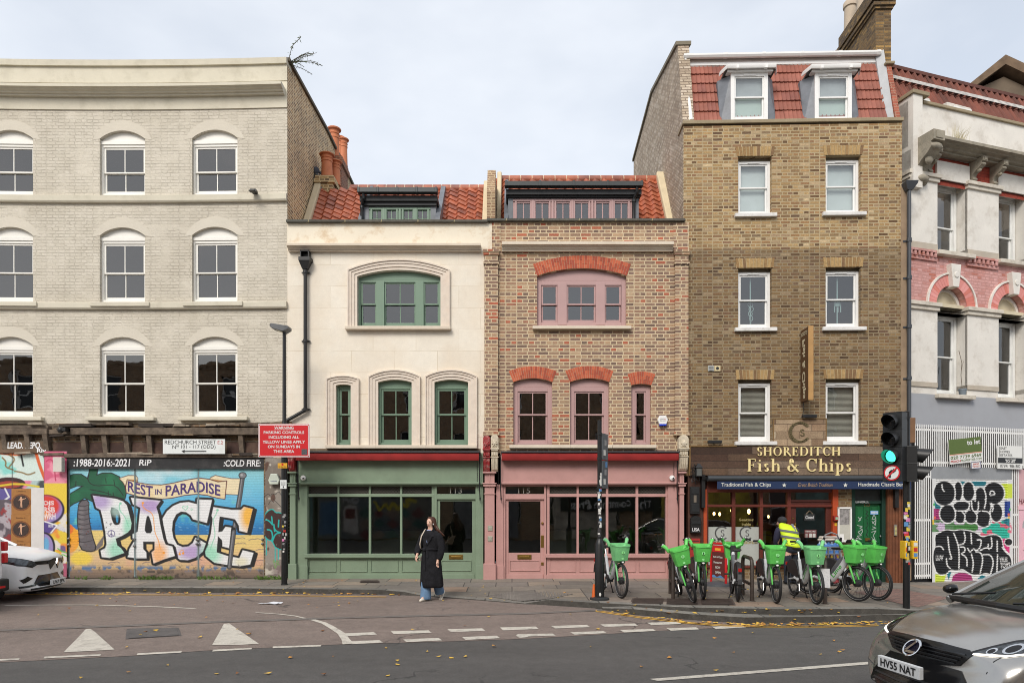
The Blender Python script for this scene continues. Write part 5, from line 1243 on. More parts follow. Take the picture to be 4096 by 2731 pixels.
for k in range(n):
 mb.mi=rs.randrange(3);mb.tube([(xs_[k]+.012,RT2[0]+.06,RT2[1]+.02),(xs_[k+1]-.012,RT2[0]+.06,RT2[1]+.02)],.11,12);mb.mi=3;mb.tube([(xs_[k+1]-.02,RT2[0]+.06,RT2[1]+.02),(xs_[k+1]+.02,RT2[0]+.06,RT2[1]+.02)],.105,10)
mb.build('ridge_tile',TERRA+[PALEM],hp,smooth=True)
for X0,X1 in((D_.x(1139,.8),D_.x(1150,.8)),(XR2,XR2+.2)):
 mb=MB();mb.prism_x([(RB2[0]-.1,RB2[1]-.3),(RB2[0]-.1,RB2[1]+.12),(RT2[0]-.05,RT2[1]+.2),(RT2[0]+.3,RT2[1]+.1),(RT2[0]+.3,RT2[1]-.3)],X0,X1);mb.build('verge',VERGE,hp,bevel=.03)
dormer(hp,D_,1167,1467,1178,1452,426.5,{'top':457,'g':466},PINKW,[(1187.7,1217),(1230.8,1260),(1278.5,1308),(1321.6,1351),(1370,1399),(1413,1442)],1460)
mb=MB();mb.prism_x([(.75,z(520)),(.75,9.0),(2.4,10.7),(2.4,z(520))],D_.x(1158,.9),D_.x(1167,.9));mb.build('lead_flashing',LEAD,hp)
shopfront(hp,D_,PINK,{'posts':[(1139.5,1156),(1534.5,1557)],'fascia':(1149,1557),'win':(1256,1534.5),'mull':[(1256,1262.6),(1325,1330),(1392.7,1398),(1461,1467),(1530,1535)],'panels':[(1262,1323),(1331,1392),(1399,1461),(1468,1529)],'door':{'u0':1161,'u1':1250,'g0':1168,'g1':1241.6,'l0':1188.4,'l1':1220.7,'lock':1246},'num':('115',1190.4,1218),'in':(1152,1550)})
pilaster(hp,D_,1110.5,1139,PINK);pilaster(hp,D_,1556.5,1572.5,PINK)
corbel(hp,D_,1110,1126.5,1001,1083,MATS['red_corbel_paint'])
CREAMC=M('cream_corbel_paint',C(206,194,172),.7,var=.15,vscale=14,dirt=C(150,136,118),dirt_amt=.5,dscale=9)
corbel(hp,D_,1128,1145,999,1083,CREAMC);corbel(hp,D_,1555.5,1577.5,999.6,1081,CREAMC)
awning(hp,D_,1153,1552,(1147,1549))
dome_cam('white dome camera on the right end of the pink fascia',D_,1543.8,1097)
for v,lab in((1212,'upper of two small steel entry plates on the pink pilaster'),(1236,'lower of two small steel entry plates on the pink pilaster')):
 mb=MB();mb.box(-.055,-.012,-.06,.055,0,.06);mb.box(-.035,-.016,-.03,.035,-.01,.03)
 tag(mb.build('entry_plate',M('brushed_plate',C(176,176,160),.4,.4),None,bevel=.004),lab,'entry panel','entry plates on the pink pilaster').location=(D_.o.x+x(1126),15.915,z(v))
alarm('alarm_box','white hexagonal bell box with blue light on the brick wall',D_,1522.8,965,.24,.22,-.1,WHITEP,[('CRYPT',-.3,.12,.05,.16,INK),('EX',.13,.3,.05,.16,SIGNRED),('0208 449 9017',-.28,.28,-.08,-.02,INK)],low=M('blue_strobe',C(24,60,190),.3))
# ================================================================ 117: the tall yellow stock brick house with the chip shop
E=Fac(1570,16.0,R(-1.6))
hc=E.root('yellow_brick_house','tall yellow stock brick house with red tiled mansard and fish and chip shop below','building')
x=lambda u,d=0:E.x(u,d)
z=lambda v,u=1830,d=0:E.z(v,u,d)
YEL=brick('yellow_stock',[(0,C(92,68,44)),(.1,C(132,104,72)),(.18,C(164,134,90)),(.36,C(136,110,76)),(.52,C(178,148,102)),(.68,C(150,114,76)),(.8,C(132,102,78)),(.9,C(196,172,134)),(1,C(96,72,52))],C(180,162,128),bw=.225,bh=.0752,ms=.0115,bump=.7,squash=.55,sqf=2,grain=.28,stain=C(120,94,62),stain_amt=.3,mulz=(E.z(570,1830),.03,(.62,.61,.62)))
WIN={}
holes=[]
for key,(u0,u1)in(('L',(1695.5,1772.5)),('R',(1896.5,1977))):
 for r,(vt,vb)in enumerate(((359,492),(615.5,753.5),(871.5,1014))):
  if key=='R':vt,vb=vt-2.5+r*.5,vb-3+r*1.3
  um=(u0+u1)/2;WIN[key,r]=(x(u0),x(u1),z(vb,um),z(vt,um));a=WIN[key,r];holes.append((a[0],a[1],a[2],a[3],a[3]))
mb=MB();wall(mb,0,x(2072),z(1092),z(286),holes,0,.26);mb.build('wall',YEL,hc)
mb=MB();mb.box(-.03,-.05,z(287,1570),x(2072)+.02,.5,z(279,1570));mb.build('coping',M('stone_coping',C(150,136,110),.9,var=.12,fine=.1,dirt=C(110,100,84),bump=.2),hc,bevel=.01)
SOLD=[M('soldier_a',C(168,138,92),.85,var=.2,vscale=20,fine=.2),M('soldier_b',C(144,114,74),.85,var=.2,vscale=20,fine=.2),M('soldier_c',C(124,96,66),.85,var=.2,vscale=20,fine=.2)]
YM=M('yellow_mortar',C(176,156,120),.9)
for(key,r),(x0,x1,z0,z1)in WIN.items():
 voussoirs(hc,'soldier_arch',(x0-.06,x1+.06,z1+.225,z1+.2251),(x0-.01,x1+.01,z1+.0,z1+.0001),1,SOLD,YM,y0=-.004,split=False)if 0 else None
 mb=MB();n=11;rs=random.Random(r*7+ord(key));mb.mi=3;mb.box(x0-.05,-.003,z1,x1+.05,.02,z1+.225);w=(x1-x0+.1)/n
 for k in range(n):
  mb.mi=rs.randrange(3);f=(k+.5)/n-.5;s=f*.05
  a,b=x0-.05+w*k+.009,x0-.05+w*(k+1)-.009
  mb.prism([(a-s*.3,z1+.003),(b-s*.3,z1+.003),(b+s,z1+.222+rs.uniform(-.01,.01)),(a+s,z1+.222)],-.010-rs.uniform(0,.006),.01)
 mb.build('soldier_arch',SOLD+[YM],hc)
 mb=MB();mb.box(x0-.09,-.09,z0-.085,x1+.10,.1,z0-.005);mb.box(x0-.085,-.075,z0-.012,x1+.095,.1,z0+.005);mb.build('sill',M('white_sill_paint',C(218,216,212),.7,dirt=C(150,146,140),dirt_amt=.7,dscale=6),hc,bevel=.008)
 zr=z0+(z1-z0)*(.50 if r==0 else .49 if r==1 else .475)
 sash(hc,x0,x1,z0+.0,z1-.07,.11,WHITEP,zr=zr,b=.06,st=.04,bars=0,vent=True,sillh=.06)
 mb=MB();mb.box(x0,.13,z1-.08,x1,.2,z1);mb.build('window_head',M('grey_brown_board',C(120,110,92),.9),hc)  # plain greyish-brown filler board above the window frame
 bm_=MB()
 if r==0:
  bm_.box(x0+.05,.26,z0+.05,x1-.05,.265,z1-.1);bm_.build('blind_or_sky_sheet',M('frosted_blind',C(206,214,212),.8,var=.05),hc)
 elif r==2:
  for k in range(int((z1-z0-.2)/.028)):zz=z0+.08+k*.028;bm_.add([(x0+.05,.25,zz),(x1-.05,.25,zz),(x1-.05,.268,zz+.024),(x0+.05,.268,zz+.024)],[(0,1,2,3)])
  bm_.build('blind_or_sky_sheet',M('slat_blind',C(176,172,160)if key=='L' else C(150,146,138),.7),hc)
 else:
  xc=x0+(x1-x0)*.46
  bm_.box(xc-.012,.24,z0+.05,xc+.012,.25,z1-.15)
  if key=='L':
   for k in range(4):bm_.tube([(xc+.06*math.cos(a)*(1-.12*k)+(.02 if k%2 else 0),.24,z0+.62-.11*k+.06*math.sin(a))for a in np.linspace(0,2*PI,13)[:-1]],.009,5,loop=True)
   bm_.box(xc-.01,.24,z0+.1,xc+.02,.25,z0+.3)
  else:
   bm_.ball((xc+.0,.24,z0+.62),.08,.03,.08);
   for q in(-.06,.02,.08):bm_.rings([[(xc+q+s*.012*m,.24,z0+h)for s,m in((-1,1),(1,1))]+[(xc+q,.26,z0+h)]for h,m in((.6,1),(.45,2),(.42,3))])
  bm_.build('hanging_ornament',M('pale_cord',C(150,176,172),.8),hc)
room(hc,.05,x(2068),.2,z(300),[z(560),z(800),z(1085),z(310)],.32,5)
# mansard, dormers, gutters
def pt(u,v,Y):return((u-1176)/1568*Y,Y,2-(v-1154)/1568*Y)
def loc(p):
 q=Vector((p[0],p[1]))-E.o;return(q.dot(E.d),q.dot(E.n),p[2])
b0,t0=loc(pt(1588,280,16.15)),loc(pt(1588,152,16.65))
xr=loc(pt(2034,280,16.05))[0]
tiles('mansard_tiles',hc,b0[0],xr,(b0[1],b0[2]),(t0[1],t0[2]),6,.2,RTILE,'rib')
mb=MB();mb.add([(b0[0],b0[1]+.02,b0[2]-.1),(xr,b0[1]+.02,b0[2]-.1),(xr,t0[1]+.02,t0[2]),(b0[0],t0[1]+.02,t0[2]),(b0[0],7.5,t0[2]+.5),(xr,7.5,t0[2]+.5)],[(0,1,2,3),(3,2,5,4)]);mb.build('roof_deck',M('roof_felt',C(90,92,88),.9),hc)
zt=t0[2]
mb=MB();mb.box(b0[0]-.08,t0[1]-.03,zt-.04,xr+.02,t0[1]+.3,zt+.16);fsc=mb.build('roof_fascia',M('fascia_warm_grey',C(190,180,172),.6),hc)  # fascia board in pale warm grey behind the gutter
mb=MB();mb.box(b0[0]-.08,t0[1]-.045,zt-.02,xr+.02,t0[1],zt+.05);mb.build('fascia_strip',WHITEP,fsc)
gp=[(0,0),(.06,-.06),(.12,-.06),(.15,.0),(.15,.06),(0,.06)]
mb=MB();moulding(mb,[(b0[0]-.1,t0[1]-.03),(xr+.06,t0[1]-.03)],[(o,zt+.15+h*.7)for o,h in gp])
for k in range(6):q=b0[0]+(xr-b0[0])*k/5;moulding(mb,[(q-.04,t0[1]-.025),(q+.04,t0[1]-.025)],[(o*1.08,zt+.15+h*.8)for o,h in gp])
mb.build('gutter',WHITEP,fsc,smooth=True,angle=30)
mb=MB();mb.tube([(b0[0]-.05,t0[1]-.10,zt+.12),(b0[0]-.05,t0[1]-.08,zt-.1),(b0[0]-.02,b0[1]-.06,b0[2])],.045,10);mb.build('downpipe',WHITEP,hc,smooth=True)
mb=MB();mb.box(b0[0],t0[1]-.02,zt+.155,xr,2,zt+.19);mb.build('roof_edge',MATS['roof_felt'],hc)
for u0,u1,g0,g1 in((1679,1764,1657,1788),(1872,1957,1849,1981)):
 um=(u0+u1)/2;d=.03;q=lambda v:E.z(v,um,d);X=lambda u:E.x(u,d)
 mb=MB()
 mb.rings([[(X(u0),d+.03,q(277)),(X(u0)-.22,d+.10,q(277)),(X(u0)-.24,d+.3,q(168)),(X(u0),d+.06,q(168))],[(X(u0),1.2,q(277)),(X(u0)-.22,1.2,q(277)),(X(u0)-.24,1.2,q(168)),(X(u0),1.2,q(168))]])
 dm=mb.build('dormer',LEAD,hc);mb=MB()
 mb.rings([[(X(u1),d+.03,q(277)),(X(u1)+.22,d+.10,q(277)),(X(u1)+.20,d+.3,q(168)),(X(u1),d+.06,q(168))],[(X(u1),1.2,q(277)),(X(u1)+.22,1.2,q(277)),(X(u1)+.20,1.2,q(168)),(X(u1),1.2,q(168))]])
 mb.build('cheek',LEAD,dm)
 mb=MB();mb.box(X(g0)+.08,d-.05,q(165),X(g1)-.08,1.4,q(160));mb.build('dormer_roof',MATS['roof_felt'],dm)
 mb=MB();moulding(mb,[(X(g0),d+.22),(X(g0)+.1,d-.05),(X(g1)-.1,d-.05),(X(g1),d+.22)],[(o*.7,q(165)+h*.7+.05)for o,h in gp]);mb.box(X(u0)-.1,d-.06,q(168),X(u1)+.1,d+.1,q(163))
 for s in(.25,.75):a=X(g0)+(X(g1)-X(g0))*s;mb.box(a-.03,d-.17,q(166),a+.03,d-.1,q(157))
 mb.build('gutter',WHITEP,dm,smooth=True,angle=30)
 sash(dm,X(u0),X(u1),q(277),q(167),d,WHITEP,zr=q(222),b=.085,st=.035,bars=0,vent=True,sillh=.05)
 mb=MB();mb.box(X(u0)+.09,d+.125,q(273),X(u1)-.09,d+.13,q(222));mb.build('frosted_sheet',M('frosted_sheet',C(190,206,198),.8,var=.04),dm)
 mb=MB();mb.box(X(u0)+.09,d+.125,q(222),X(u1)-.09,d+.13,q(169));mb.build('blind_or_sky_sheet',M('sky_grey_sheet',C(176,182,184),.8),dm)  # added sheet hides the tiles; its grey-blue stands in for reflected sky
 mb=MB();mb.box(X(u0),d+.8,q(277),X(u1),d+.82,q(168));mb.build('dormer_inside',CREAMIN,dm)
mb=MB();mb.rings([[(xr-.02,b0[1]-.02,b0[2]-.1),(xr+.14,b0[1]-.1,b0[2]-.1),(xr+.14,.8,b0[2]-.1),(xr-.02,.8,b0[2]-.1)],[(xr-.02,t0[1]-.04,zt+.2),(xr+.14,t0[1]-.12,zt+.24),(xr+.14,1.6,zt+.24),(xr-.02,1.6,zt+.2)]]);mb.build('lead_verge',M('pale_lead',C(172,174,176),.6,var=.1),hc)
REDP=brick('red_pier_brick',[(0,C(140,72,54)),(.5,C(164,90,68)),(1,C(124,64,50))],C(160,120,100),bump=.5)
mb=MB();mb.rings([[(xr+.14,-.02,z(282)),(x(2069),-.02,z(282)),(x(2069),1,z(282)),(xr+.14,1,z(282))],[(xr+.14,.42,z(128)),(x(2069),.42,z(128)),(x(2069),1.4,z(128)),(xr+.14,1.4,z(128))]]);mb.build('party_pier',REDP,hc)
mb=MB();mb.box(xr+.1,.35,z(128)-.0,x(2069)+.06,1.5,z(121));mb.build('pier_cap',M('stone_coping',(0,0,0,1)),hc,bevel=.02)
# tall party wall rising on the left, seen side-on
GREYB=brick('grey_brown_brick',[(0,C(160,142,122)),(.5,C(188,172,150)),(.8,C(206,192,174)),(1,C(174,154,130))],C(120,104,88),ms=.011,bump=.5,squash=1,stain=C(126,110,92),stain_amt=.4)
Xw=E.o.x
def yzw(u,v):
 Y=Xw*1568/(u-1176);return(Y-16,2-(v-1154)*Y/1568)
prof=[(-.02+.1,7.5),(.08,b0[2]-.05),yzw(1555,104),yzw(1489,214),yzw(1441,371)]
prof[2]=(.63,prof[2][1])
mb=MB();mb.prism_x(prof+[(prof[-1][0],7.5)],-.0,.27);mb.build('party_wall',GREYB,hc)
mb=MB();Q=prof[2:];Q=[(Q[0][0]-.03,Q[0][1])]+Q[1:]
for a,b in zip(Q[:-1],Q[1:]):mb.prism_x([(a[0],a[1]-.01),(a[0],a[1]+.08),(b[0],b[1]+.08),(b[0],b[1]-.01)],-.05,.32)
mb.build('party_coping',M('grey_coping',C(120,112,96),.9,var=.15),hc)
# big chimney stack at the right
DKST=brick('sooty_brick',[(0,C(78,62,44)),(.4,C(120,94,60)),(.7,C(160,126,72)),(1,C(62,50,40))],C(112,94,68),ms=.012,bump=.7,stain=C(50,42,36),stain_amt=.75)
a=loc(pt(2011,135,17.4));b=loc(pt(2046,135,17.4));zc=pt(0,-40,17.4)[2]
mb=MB();mb.box(a[0],a[1],zt-.3,b[0],a[1]+2.1,zc)
for dz,e in((1.25,.04),(1.32,.08),(1.45,.11)):
 mb.box(a[0]-e,a[1]-e,pt(0,135,17.4)[2]+dz,b[0]+e,a[1]+2.1+e,pt(0,135,17.4)[2]+dz+.09)
cs=mb.build('chimney_stack',DKST,hc)
for k in range(3):
 mb=MB();px,py=(a[0]+.22,a[1]+1.85-k*.75);r=.17;h=.9
 mb.lathe([(r,0),(r*.92,h*.8),(r*1.12,h*.82),(r*1.12,h*.95),(r*.95,h),(r*.7,h),(r*.65,h*.5)],(px,py,zc-.05),n=16);mb.build('chimney_pot',M('buff_pot',C(186,170,150),.8,var=.12),cs,smooth=True)
# rainwater pipe between the houses
mb=MB();q=E.x(2083);mb.tube([(q,-.10,z(438,2083)),(q,-.10,.6)],.042,10)
mb.rings([[(q-.13,-.22,z(424,2083)),(q+.15,-.22,z(424,2083)),(q+.15,0,z(424,2083)),(q-.13,0,z(424,2083))],[(q-.12,-.2,z(430,2083)),(q+.14,-.2,z(430,2083)),(q+.14,0,z(430,2083)),(q-.12,0,z(430,2083))],[(q-.06,-.15,z(442,2083)),(q+.06,-.15,z(442,2083)),(q+.06,-.04,z(442,2083)),(q-.06,-.04,z(442,2083))]])
for v in(555,640,752,870):mb.lathe([(.055,-.04),(.055,.04)],(q,-.10,z(v,2083)),n=10);mb.box(q-.1,-.03,z(v,2083)-.02,q+.1,0,z(v,2083)+.02)
mb.build('rainwater_pipe',M('pipe_grey',C(64,67,72),.5,var=.12),hc,smooth=True,angle=30)
mb=MB();mb.box(x(2060),-.02,.2,E.x(2092),.3,z(1090));mb.box(x(2069),-.015,z(1090),E.x(2082),.2,z(430));mb.build('joint_render',M('joint_render',C(150,128,104),.9,var=.2,dirt=C(110,84,66)),hc)
# ---- chip shop front
WOODS=brick('reclaimed_planks',[(0,C(56,38,28)),(.2,C(98,76,58)),(.4,C(70,48,36)),(.6,C(122,104,86)),(.8,C(84,62,48)),(1,C(142,126,108))],C(30,24,20),bw=1.5,bh=.165,ms=.004,squash=1,wob=.004,bump=.5,grain=.35,stain=C(60,40,30),stain_amt=.5,offset=.37)
mb=MB();mb.box(x(1584),-.07,z(1092),x(2060),.1,z(1025));sb=mb.build('sign_board',WOODS,hc,bevel=.005)
mb=MB();mb.box(x(1581),-.08,z(1092),x(1584.5),.05,z(1022));mb.box(x(1584),-.085,z(1026),x(1690),.0,z(1023));mb.build('sign_trim',M('brass_trim',C(120,92,52),.6),sb)
GOLD=M('cream_gold_letters',C(238,218,158),.5,var=.03)
def serif(mb,s,box,y0,y1):
 """slab of roman capitals and small letters drawn with thick and thin strokes"""
 T,N,SF=.15,.06,.05;items=[];cur=0.0
 def ST(x0,z0,x1,z1,w):return('l',[(x0,z0),(x1,z1)],w)
 def CU(cx,cz,rx,rz,a0,a1,n=14):return('c',(cx,cz,rx,rz,a0,a1,n))
 def sf(xc,zc,w=.32):return('b',xc-w/2,zc-(0 if zc<.3 else SF*.7),xc+w/2,zc+(SF*.7 if zc<.3 else 0))
 def stem(xc,z0=0,z1=1):return[('b',xc-T/2,z0,xc+T/2,z1),sf(xc,z0),sf(xc,z1)]
 Gx={'S':(.58,[CU(.29,.74,.22,.24,20,262),CU(.29,.26,.24,.25,200,450-8)]),'H':(.88,stem(.17)+stem(.71)+[('b',.17,.48,.71,.48+N)]),'O':(.95,[CU(.47,.5,.40,.5,0,360,28)]),'C':(.84,[CU(.46,.5,.39,.5,42,318,24),('b',.72,.64,.77,.98)]),'R':(.80,stem(.17)+[CU(.32,.74,.25,.24,-90,90),('b',.17,.95,.34,1),('b',.17,.48,.36,.53),ST(.36,.5,.72,.02,.14)]),'E':(.70,stem(.17)+[('b',.17,0,.60,N),('b',.17,1-N,.58,1),('b',.17,.48,.46,.53),('b',.56,0,.61,.2),('b',.54,.82,.58,1),('b',.43,.40,.47,.62)]),'D':(.90,stem(.17)+[CU(.38,.5,.44,.5,-90,90,18),('b',.17,0,.40,N),('b',.17,1-N,.40,1)]),'I':(.36,stem(.18)),'T':(.78,stem(.39)[:2]+[('b',.03,1-N,.75,1),('b',.03,.8,.07,1),('b',.71,.8,.75,1)]),'F':(.66,stem(.17)+[('b',.17,1-N,.60,1),('b',.56,.78,.60,1),('b',.17,.48,.46,.53),('b',.43,.40,.47,.62)]),'i':(.36,[('b',.11,0,.25,.62),sf(.18,0),('b',.03,.58,.2,.64),CU(.18,.84,.06,.06,0,360,10)]),'s':(.46,[CU(.23,.48,.15,.15,20,262),CU(.23,.16,.17,.16,200,442)]),'h':(.70,[('b',.11,0,.25,1),sf(.18,0,.24),sf(.56,0,.24),('b',.03,.95,.2,1),('b',.49,0,.62,.45),CU(.41,.42,.21,.22,0,150)]),'p':(.66,[('b',.11,-.3,.25,.62),sf(.18,-.3),('b',.03,.58,.2,.64),CU(.34,.31,.24,.32,-150,150,18)]),'&':(.92,[CU(.36,.76,.16,.22,-30,300),ST(.28,.62,.80,.02,.13),CU(.34,.25,.27,.25,110,330),ST(.52,.12,.74,.5,.07),('b',.62,.48,.86,.52)]),' ':(.30,[])}
 for ch in s:
  adv,pr=Gx[ch];items.append((cur,pr));cur+=adv+.06
 x0,z0,x1,z1=box;kx=(x1-x0)/(cur-.06);kz=(z1-z0)
 for off,pr in items:
  for p in pr:
   if p[0]=='b':mb.box(x0+(off+p[1])*kx,y0,z0+p[2]*kz,x0+(off+p[3])*kx,y1,z0+p[4]*kz)
   elif p[0]=='l':mb.line([(x0+(off+a)*kx,z0+b*kz)for a,b in p[1]],p[2]*kx,y0,y1)
   else:
    cx,cz,rx,rz,a0,a1,n=p[1];A=[a0+(a1-a0)*k/n for k in range(n+1)]
    o,i=[],[]
    for a in A:
     c,s_=math.cos(R(a)),math.sin(R(a));w=N+(T-N)*abs(c)
     o.append((x0+(off+cx+c*rx)*kx,z0+(cz+s_*rz)*kz));i.append((x0+(off+cx+c*max(.005,rx-w))*kx,z0+(cz+s_*max(.005,rz-(N if rz>.1 else rz-.005)))*kz))
    for k in range(n):mb.prism([o[k],o[k+1],i[k+1],i[k]],y0,y1)
mb=MB();serif(mb,'SHOREDITCH',(x(1735),z(1047),x(1926.6),z(1026.5)),-.10,-.07);mb.build('lettering',GOLD,sb);mb=MB();serif(mb,'Fish & Chips',(x(1713),z(1083),x(1952.4),z(1053)),-.10,-.07)
mb.build('lettering',GOLD,sb)
o,tx=sign_plate('logo_plaque','plaque of reclaimed planks with a brass CS monogram above the shop name','sign',E,1775.6,1898.6,961.5,1024,-.06,brick('pale_planks',[(0,C(112,88,66)),(.35,C(186,164,134)),(.65,C(150,124,98)),(1,C(204,188,160))],C(60,44,34),bw=.55,bh=.17,ms=.005,squash=1,bump=.4,grain=.3,stain=C(90,50,36),stain_amt=.6,wob=.004),.05)
MONO=M('dull_brass',C(112,100,70),.5,.3)
mb=MB()
for(cu,cvv,r,w)in((1838,992,.22,.045),(1834,993,.225,.02)):
 A_=[40+280*k/22 for k in range(23)];px,pz=tx.x(cu),tx.z(cvv)
 mb.line([(px+r*math.cos(R(a)),pz+r*math.sin(R(a)))for a in A_],w,-.02,0)
serif(mb,'S',(tx.x(1836),tx.z(1001),tx.x(1849),tx.z(985)),-.02,0);mb.build('monogram',MONO,tx.plate)
mb=MB();
for a,b,c,d in((1775.6,1777.5,961.5,1024),(1896.7,1898.6,961.5,1024),(1775.6,1898.6,960.5,962.5)):mb.box(tx.x(a),-.012,tx.z(d),tx.x(b),.03,tx.z(c))
mb.build('trim',MATS['brass_trim'],tx.plate)
# projecting sign
o=thing('hanging_sign','tall narrow brown sign sticking out of the brick wall, reading Fish & Chips downwards','sign',(E.o.x+E.d.x*x(1836.5),E.o.y+E.d.y*x(1836.5),z(925)),E.a)
mb=MB();h=z(762)-z(925);mb.box(0,-.50,0,.105,-.05,h);bx=mb.build('sign_box',M('brown_sign',C(84,58,36),.5,var=.12),o,bevel=.004)
mb=MB();mb.box(-.003,-.515,-.01,.11,-.5,h+.01);mb.build('sign_edge',M('tan_edge',C(176,136,84),.5,var=.2,vscale=3),o)
SL=M('silver_letters',C(206,196,166),.5)
def sidetext(s,y0,y1,z0,z1,bold=.03):
 vs,fs=text_mesh(s,bold=bold);xs_=[p[0]for p in vs];ys_=[p[1]for p in vs];m_=MB()
 m_.add([(-.004,y0+(p[1]-min(ys_))/(max(ys_)-min(ys_))*(y1-y0),z1-(p[0]-min(xs_))/(max(xs_)-min(xs_))*(z1-z0))for p in vs],fs)
 m_.build('lettering',SL,bx,fix=False)
sidetext('Fish & Chips',-.38,-.17,.06,h-.24)
m_=MB();vs,fs=text_mesh('SHOREDITCH',bold=.01);xs_=[p[0]for p in vs];m_.add([(-.004,-.09-(p[0]-min(xs_))/(max(xs_)-min(xs_))*.36,h-.15+p[1]*.12)for p in vs],fs);m_.build('lettering',SL,bx,fix=False)
mb=MB();mb.box(.03,-.06,.2,.07,0,.26);mb.box(.03,-.06,h-.3,.07,0,h-.24);mb.tube([(.05,-.1,0),(.06,-.05,-.25),(0,-.05,-.38)],.008,5);mb.build('bracket',IRON,o)
# awning cassette and blue valance
cass=MB();cass.tube([(x(1620),-.22,z(1099)),(x(2079),-.22,z(1099))],.068,14);cass.box(x(1620),-.24,z(1104),x(2079),.0,z(1094))
aw=thing('shop_awning','rolled dark awning with a blue valance lettered Traditional Fish & Chips','awning',(E.o.x+E.d.x*x(1850),E.o.y+E.d.y*x(1850),z(1099)),E.a)
off=Vector((x(1850),0,z(1099)))
def shift(mb):mb.v=[(p[0]-off.x,p[1]-off.y,p[2]-off.z)for p in mb.v];return mb
shift(cass).build('cassette',M('dark_roller',C(52,56,60),.5,var=.1),aw,smooth=True)
mb=MB();xs_=np.linspace(x(1640),x(2078),40);rs=random.Random(2)
mb.rings([[(q,-.27+rs.uniform(-.004,.004),z(1105.5)),]*1+[(q,-.275+rs.uniform(-.006,.006),z(1123))]for q in xs_],False,False)
va=shift(mb).build('valance',M('navy_valance',C(24,44,80),.8,var=.15,vscale=3),aw,smooth=True,fix=False)
WL=M('valance_white',C(214,214,206),.7)
for s,a,b,c,d,m,kw in(('Traditional Fish & Chips',1649,1761,1119.5,1108.8,WL,dict(bold=.008)),('Great British Tradition',1822,1900,1118,1109.5,M('valance_tan',C(170,140,110),.7),dict(shear=.35)),('Handmade Classic Burger',1958,2074.5,1119.5,1108.3,WL,dict(bold=.008))):
 mb=MB();text(s,m,None,(x(a),z(c),x(b),z(d)),-.283,mb=mb,**kw);shift(mb).build('lettering',m,va)
mb=MB()
for u in(1791,1929):
 cx,cz=x(u),z(1114.3);mb.prism([(cx+(.055 if k%2==0 else .022)*math.sin(k*PI/5),cz+(.055 if k%2==0 else .022)*math.cos(k*PI/5))for k in range(10)],-.284,-.28)
shift(mb).build('star',WL,va)
mb=MB()
for u in(1612,2052):mb.box(x(u)-.04,-.16,z(1165),x(u)+.04,-.02,z(1090));mb.tube([(x(u),-.1,z(1096)),(x(u),-.2,z(1098))],.05,8)
shift(mb).build('awning_arm',IRON,aw)
# joinery
OXR=M('orange_red_paint',C(176,72,34),.5,var=.12,vscale=3);OXD=M('oxblood_paint',C(98,40,28),.5,var=.15,vscale=3);DKW=M('dark_stained_wood',C(72,42,30),.6,var=.25,vscale=5,dirt=C(50,34,28))
bs=z(1338)-.02
mb=MB()
for u0,u1 in((1615.5,1623),(1911.5,1924.5)):mb.box(x(u0),-.03,bs,x(u1),.2,z(1123))
sf_=mb.build('shopfront_post',OXR,hc,bevel=.005)
mb=MB();mb.box(x(1623),.0,z(1164),x(1912),.14,z(1158));mb.box(x(1623),.001,z(1130),x(1912),.14,z(1090));mb.box(x(1623),-.02,z(1304),x(1816),.14,z(1299))
for u0,u1 in((1623,1627),(1682,1689.5),(1746,1753),(1809,1817)):mb.box(x(u0),.004,bs+.2,x(u1),.13,z(1125))
sw=mb.build('shopfront_frame',OXD,hc,bevel=.005)
gl=MB()
for u0,u1 in((1627,1682),(1689.5,1746),(1753,1809)):pane_quad(gl,x(u0),x(u1),z(1299),z(1164),.08);pane_quad(gl,x(u0),x(u1),z(1158),z(1130),.08)
gl.build('shop_pane',GLASS_SHOP,sw,fix=False)
FROST=M('frosted_film',C(172,176,170),.8,var=.05)
mb=MB();mb.box(x(1627),.075,z(1298),x(1682),.078,z(1210));mb.box(x(1690),.075,z(1298),x(1745),.078,z(1210));fr_=mb.build('frosted_film',FROST,sw)
mb=MB()
for u in(1660,1717):
 px,pz=x(u),z(1224);mb.line([(px+.15*math.cos(R(a)),pz+.15*math.sin(R(a)))for a in range(50,311,13)],.03,.068,.072);serif(mb,'S',(px-.04,pz-.08,px+.07,pz+.08),.068,.072)
mb.build('monogram',M('film_grey',C(92,92,92),.7),fr_)
FG=M('film_gold',C(158,144,92),.6)
text('Take-Away',FG,fr_,(x(1632),z(1249),x(1680),z(1240)),.07,bold=.02);text('Restaurant',FG,fr_,(x(1696),z(1249),x(1742),z(1240)),.07,bold=.02)
text('Seating',FG,fr_,(x(1700),z(1198),x(1733),z(1190)),.07,bold=.02);text('inside',FG,fr_,(x(1706),z(1207),x(1727),z(1200)),.07,bold=.02)
mb=MB();mb.box(x(1623),.03,bs,x(1816),.2,z(1304));mb.build('brick_stall_riser',YEL,hc)
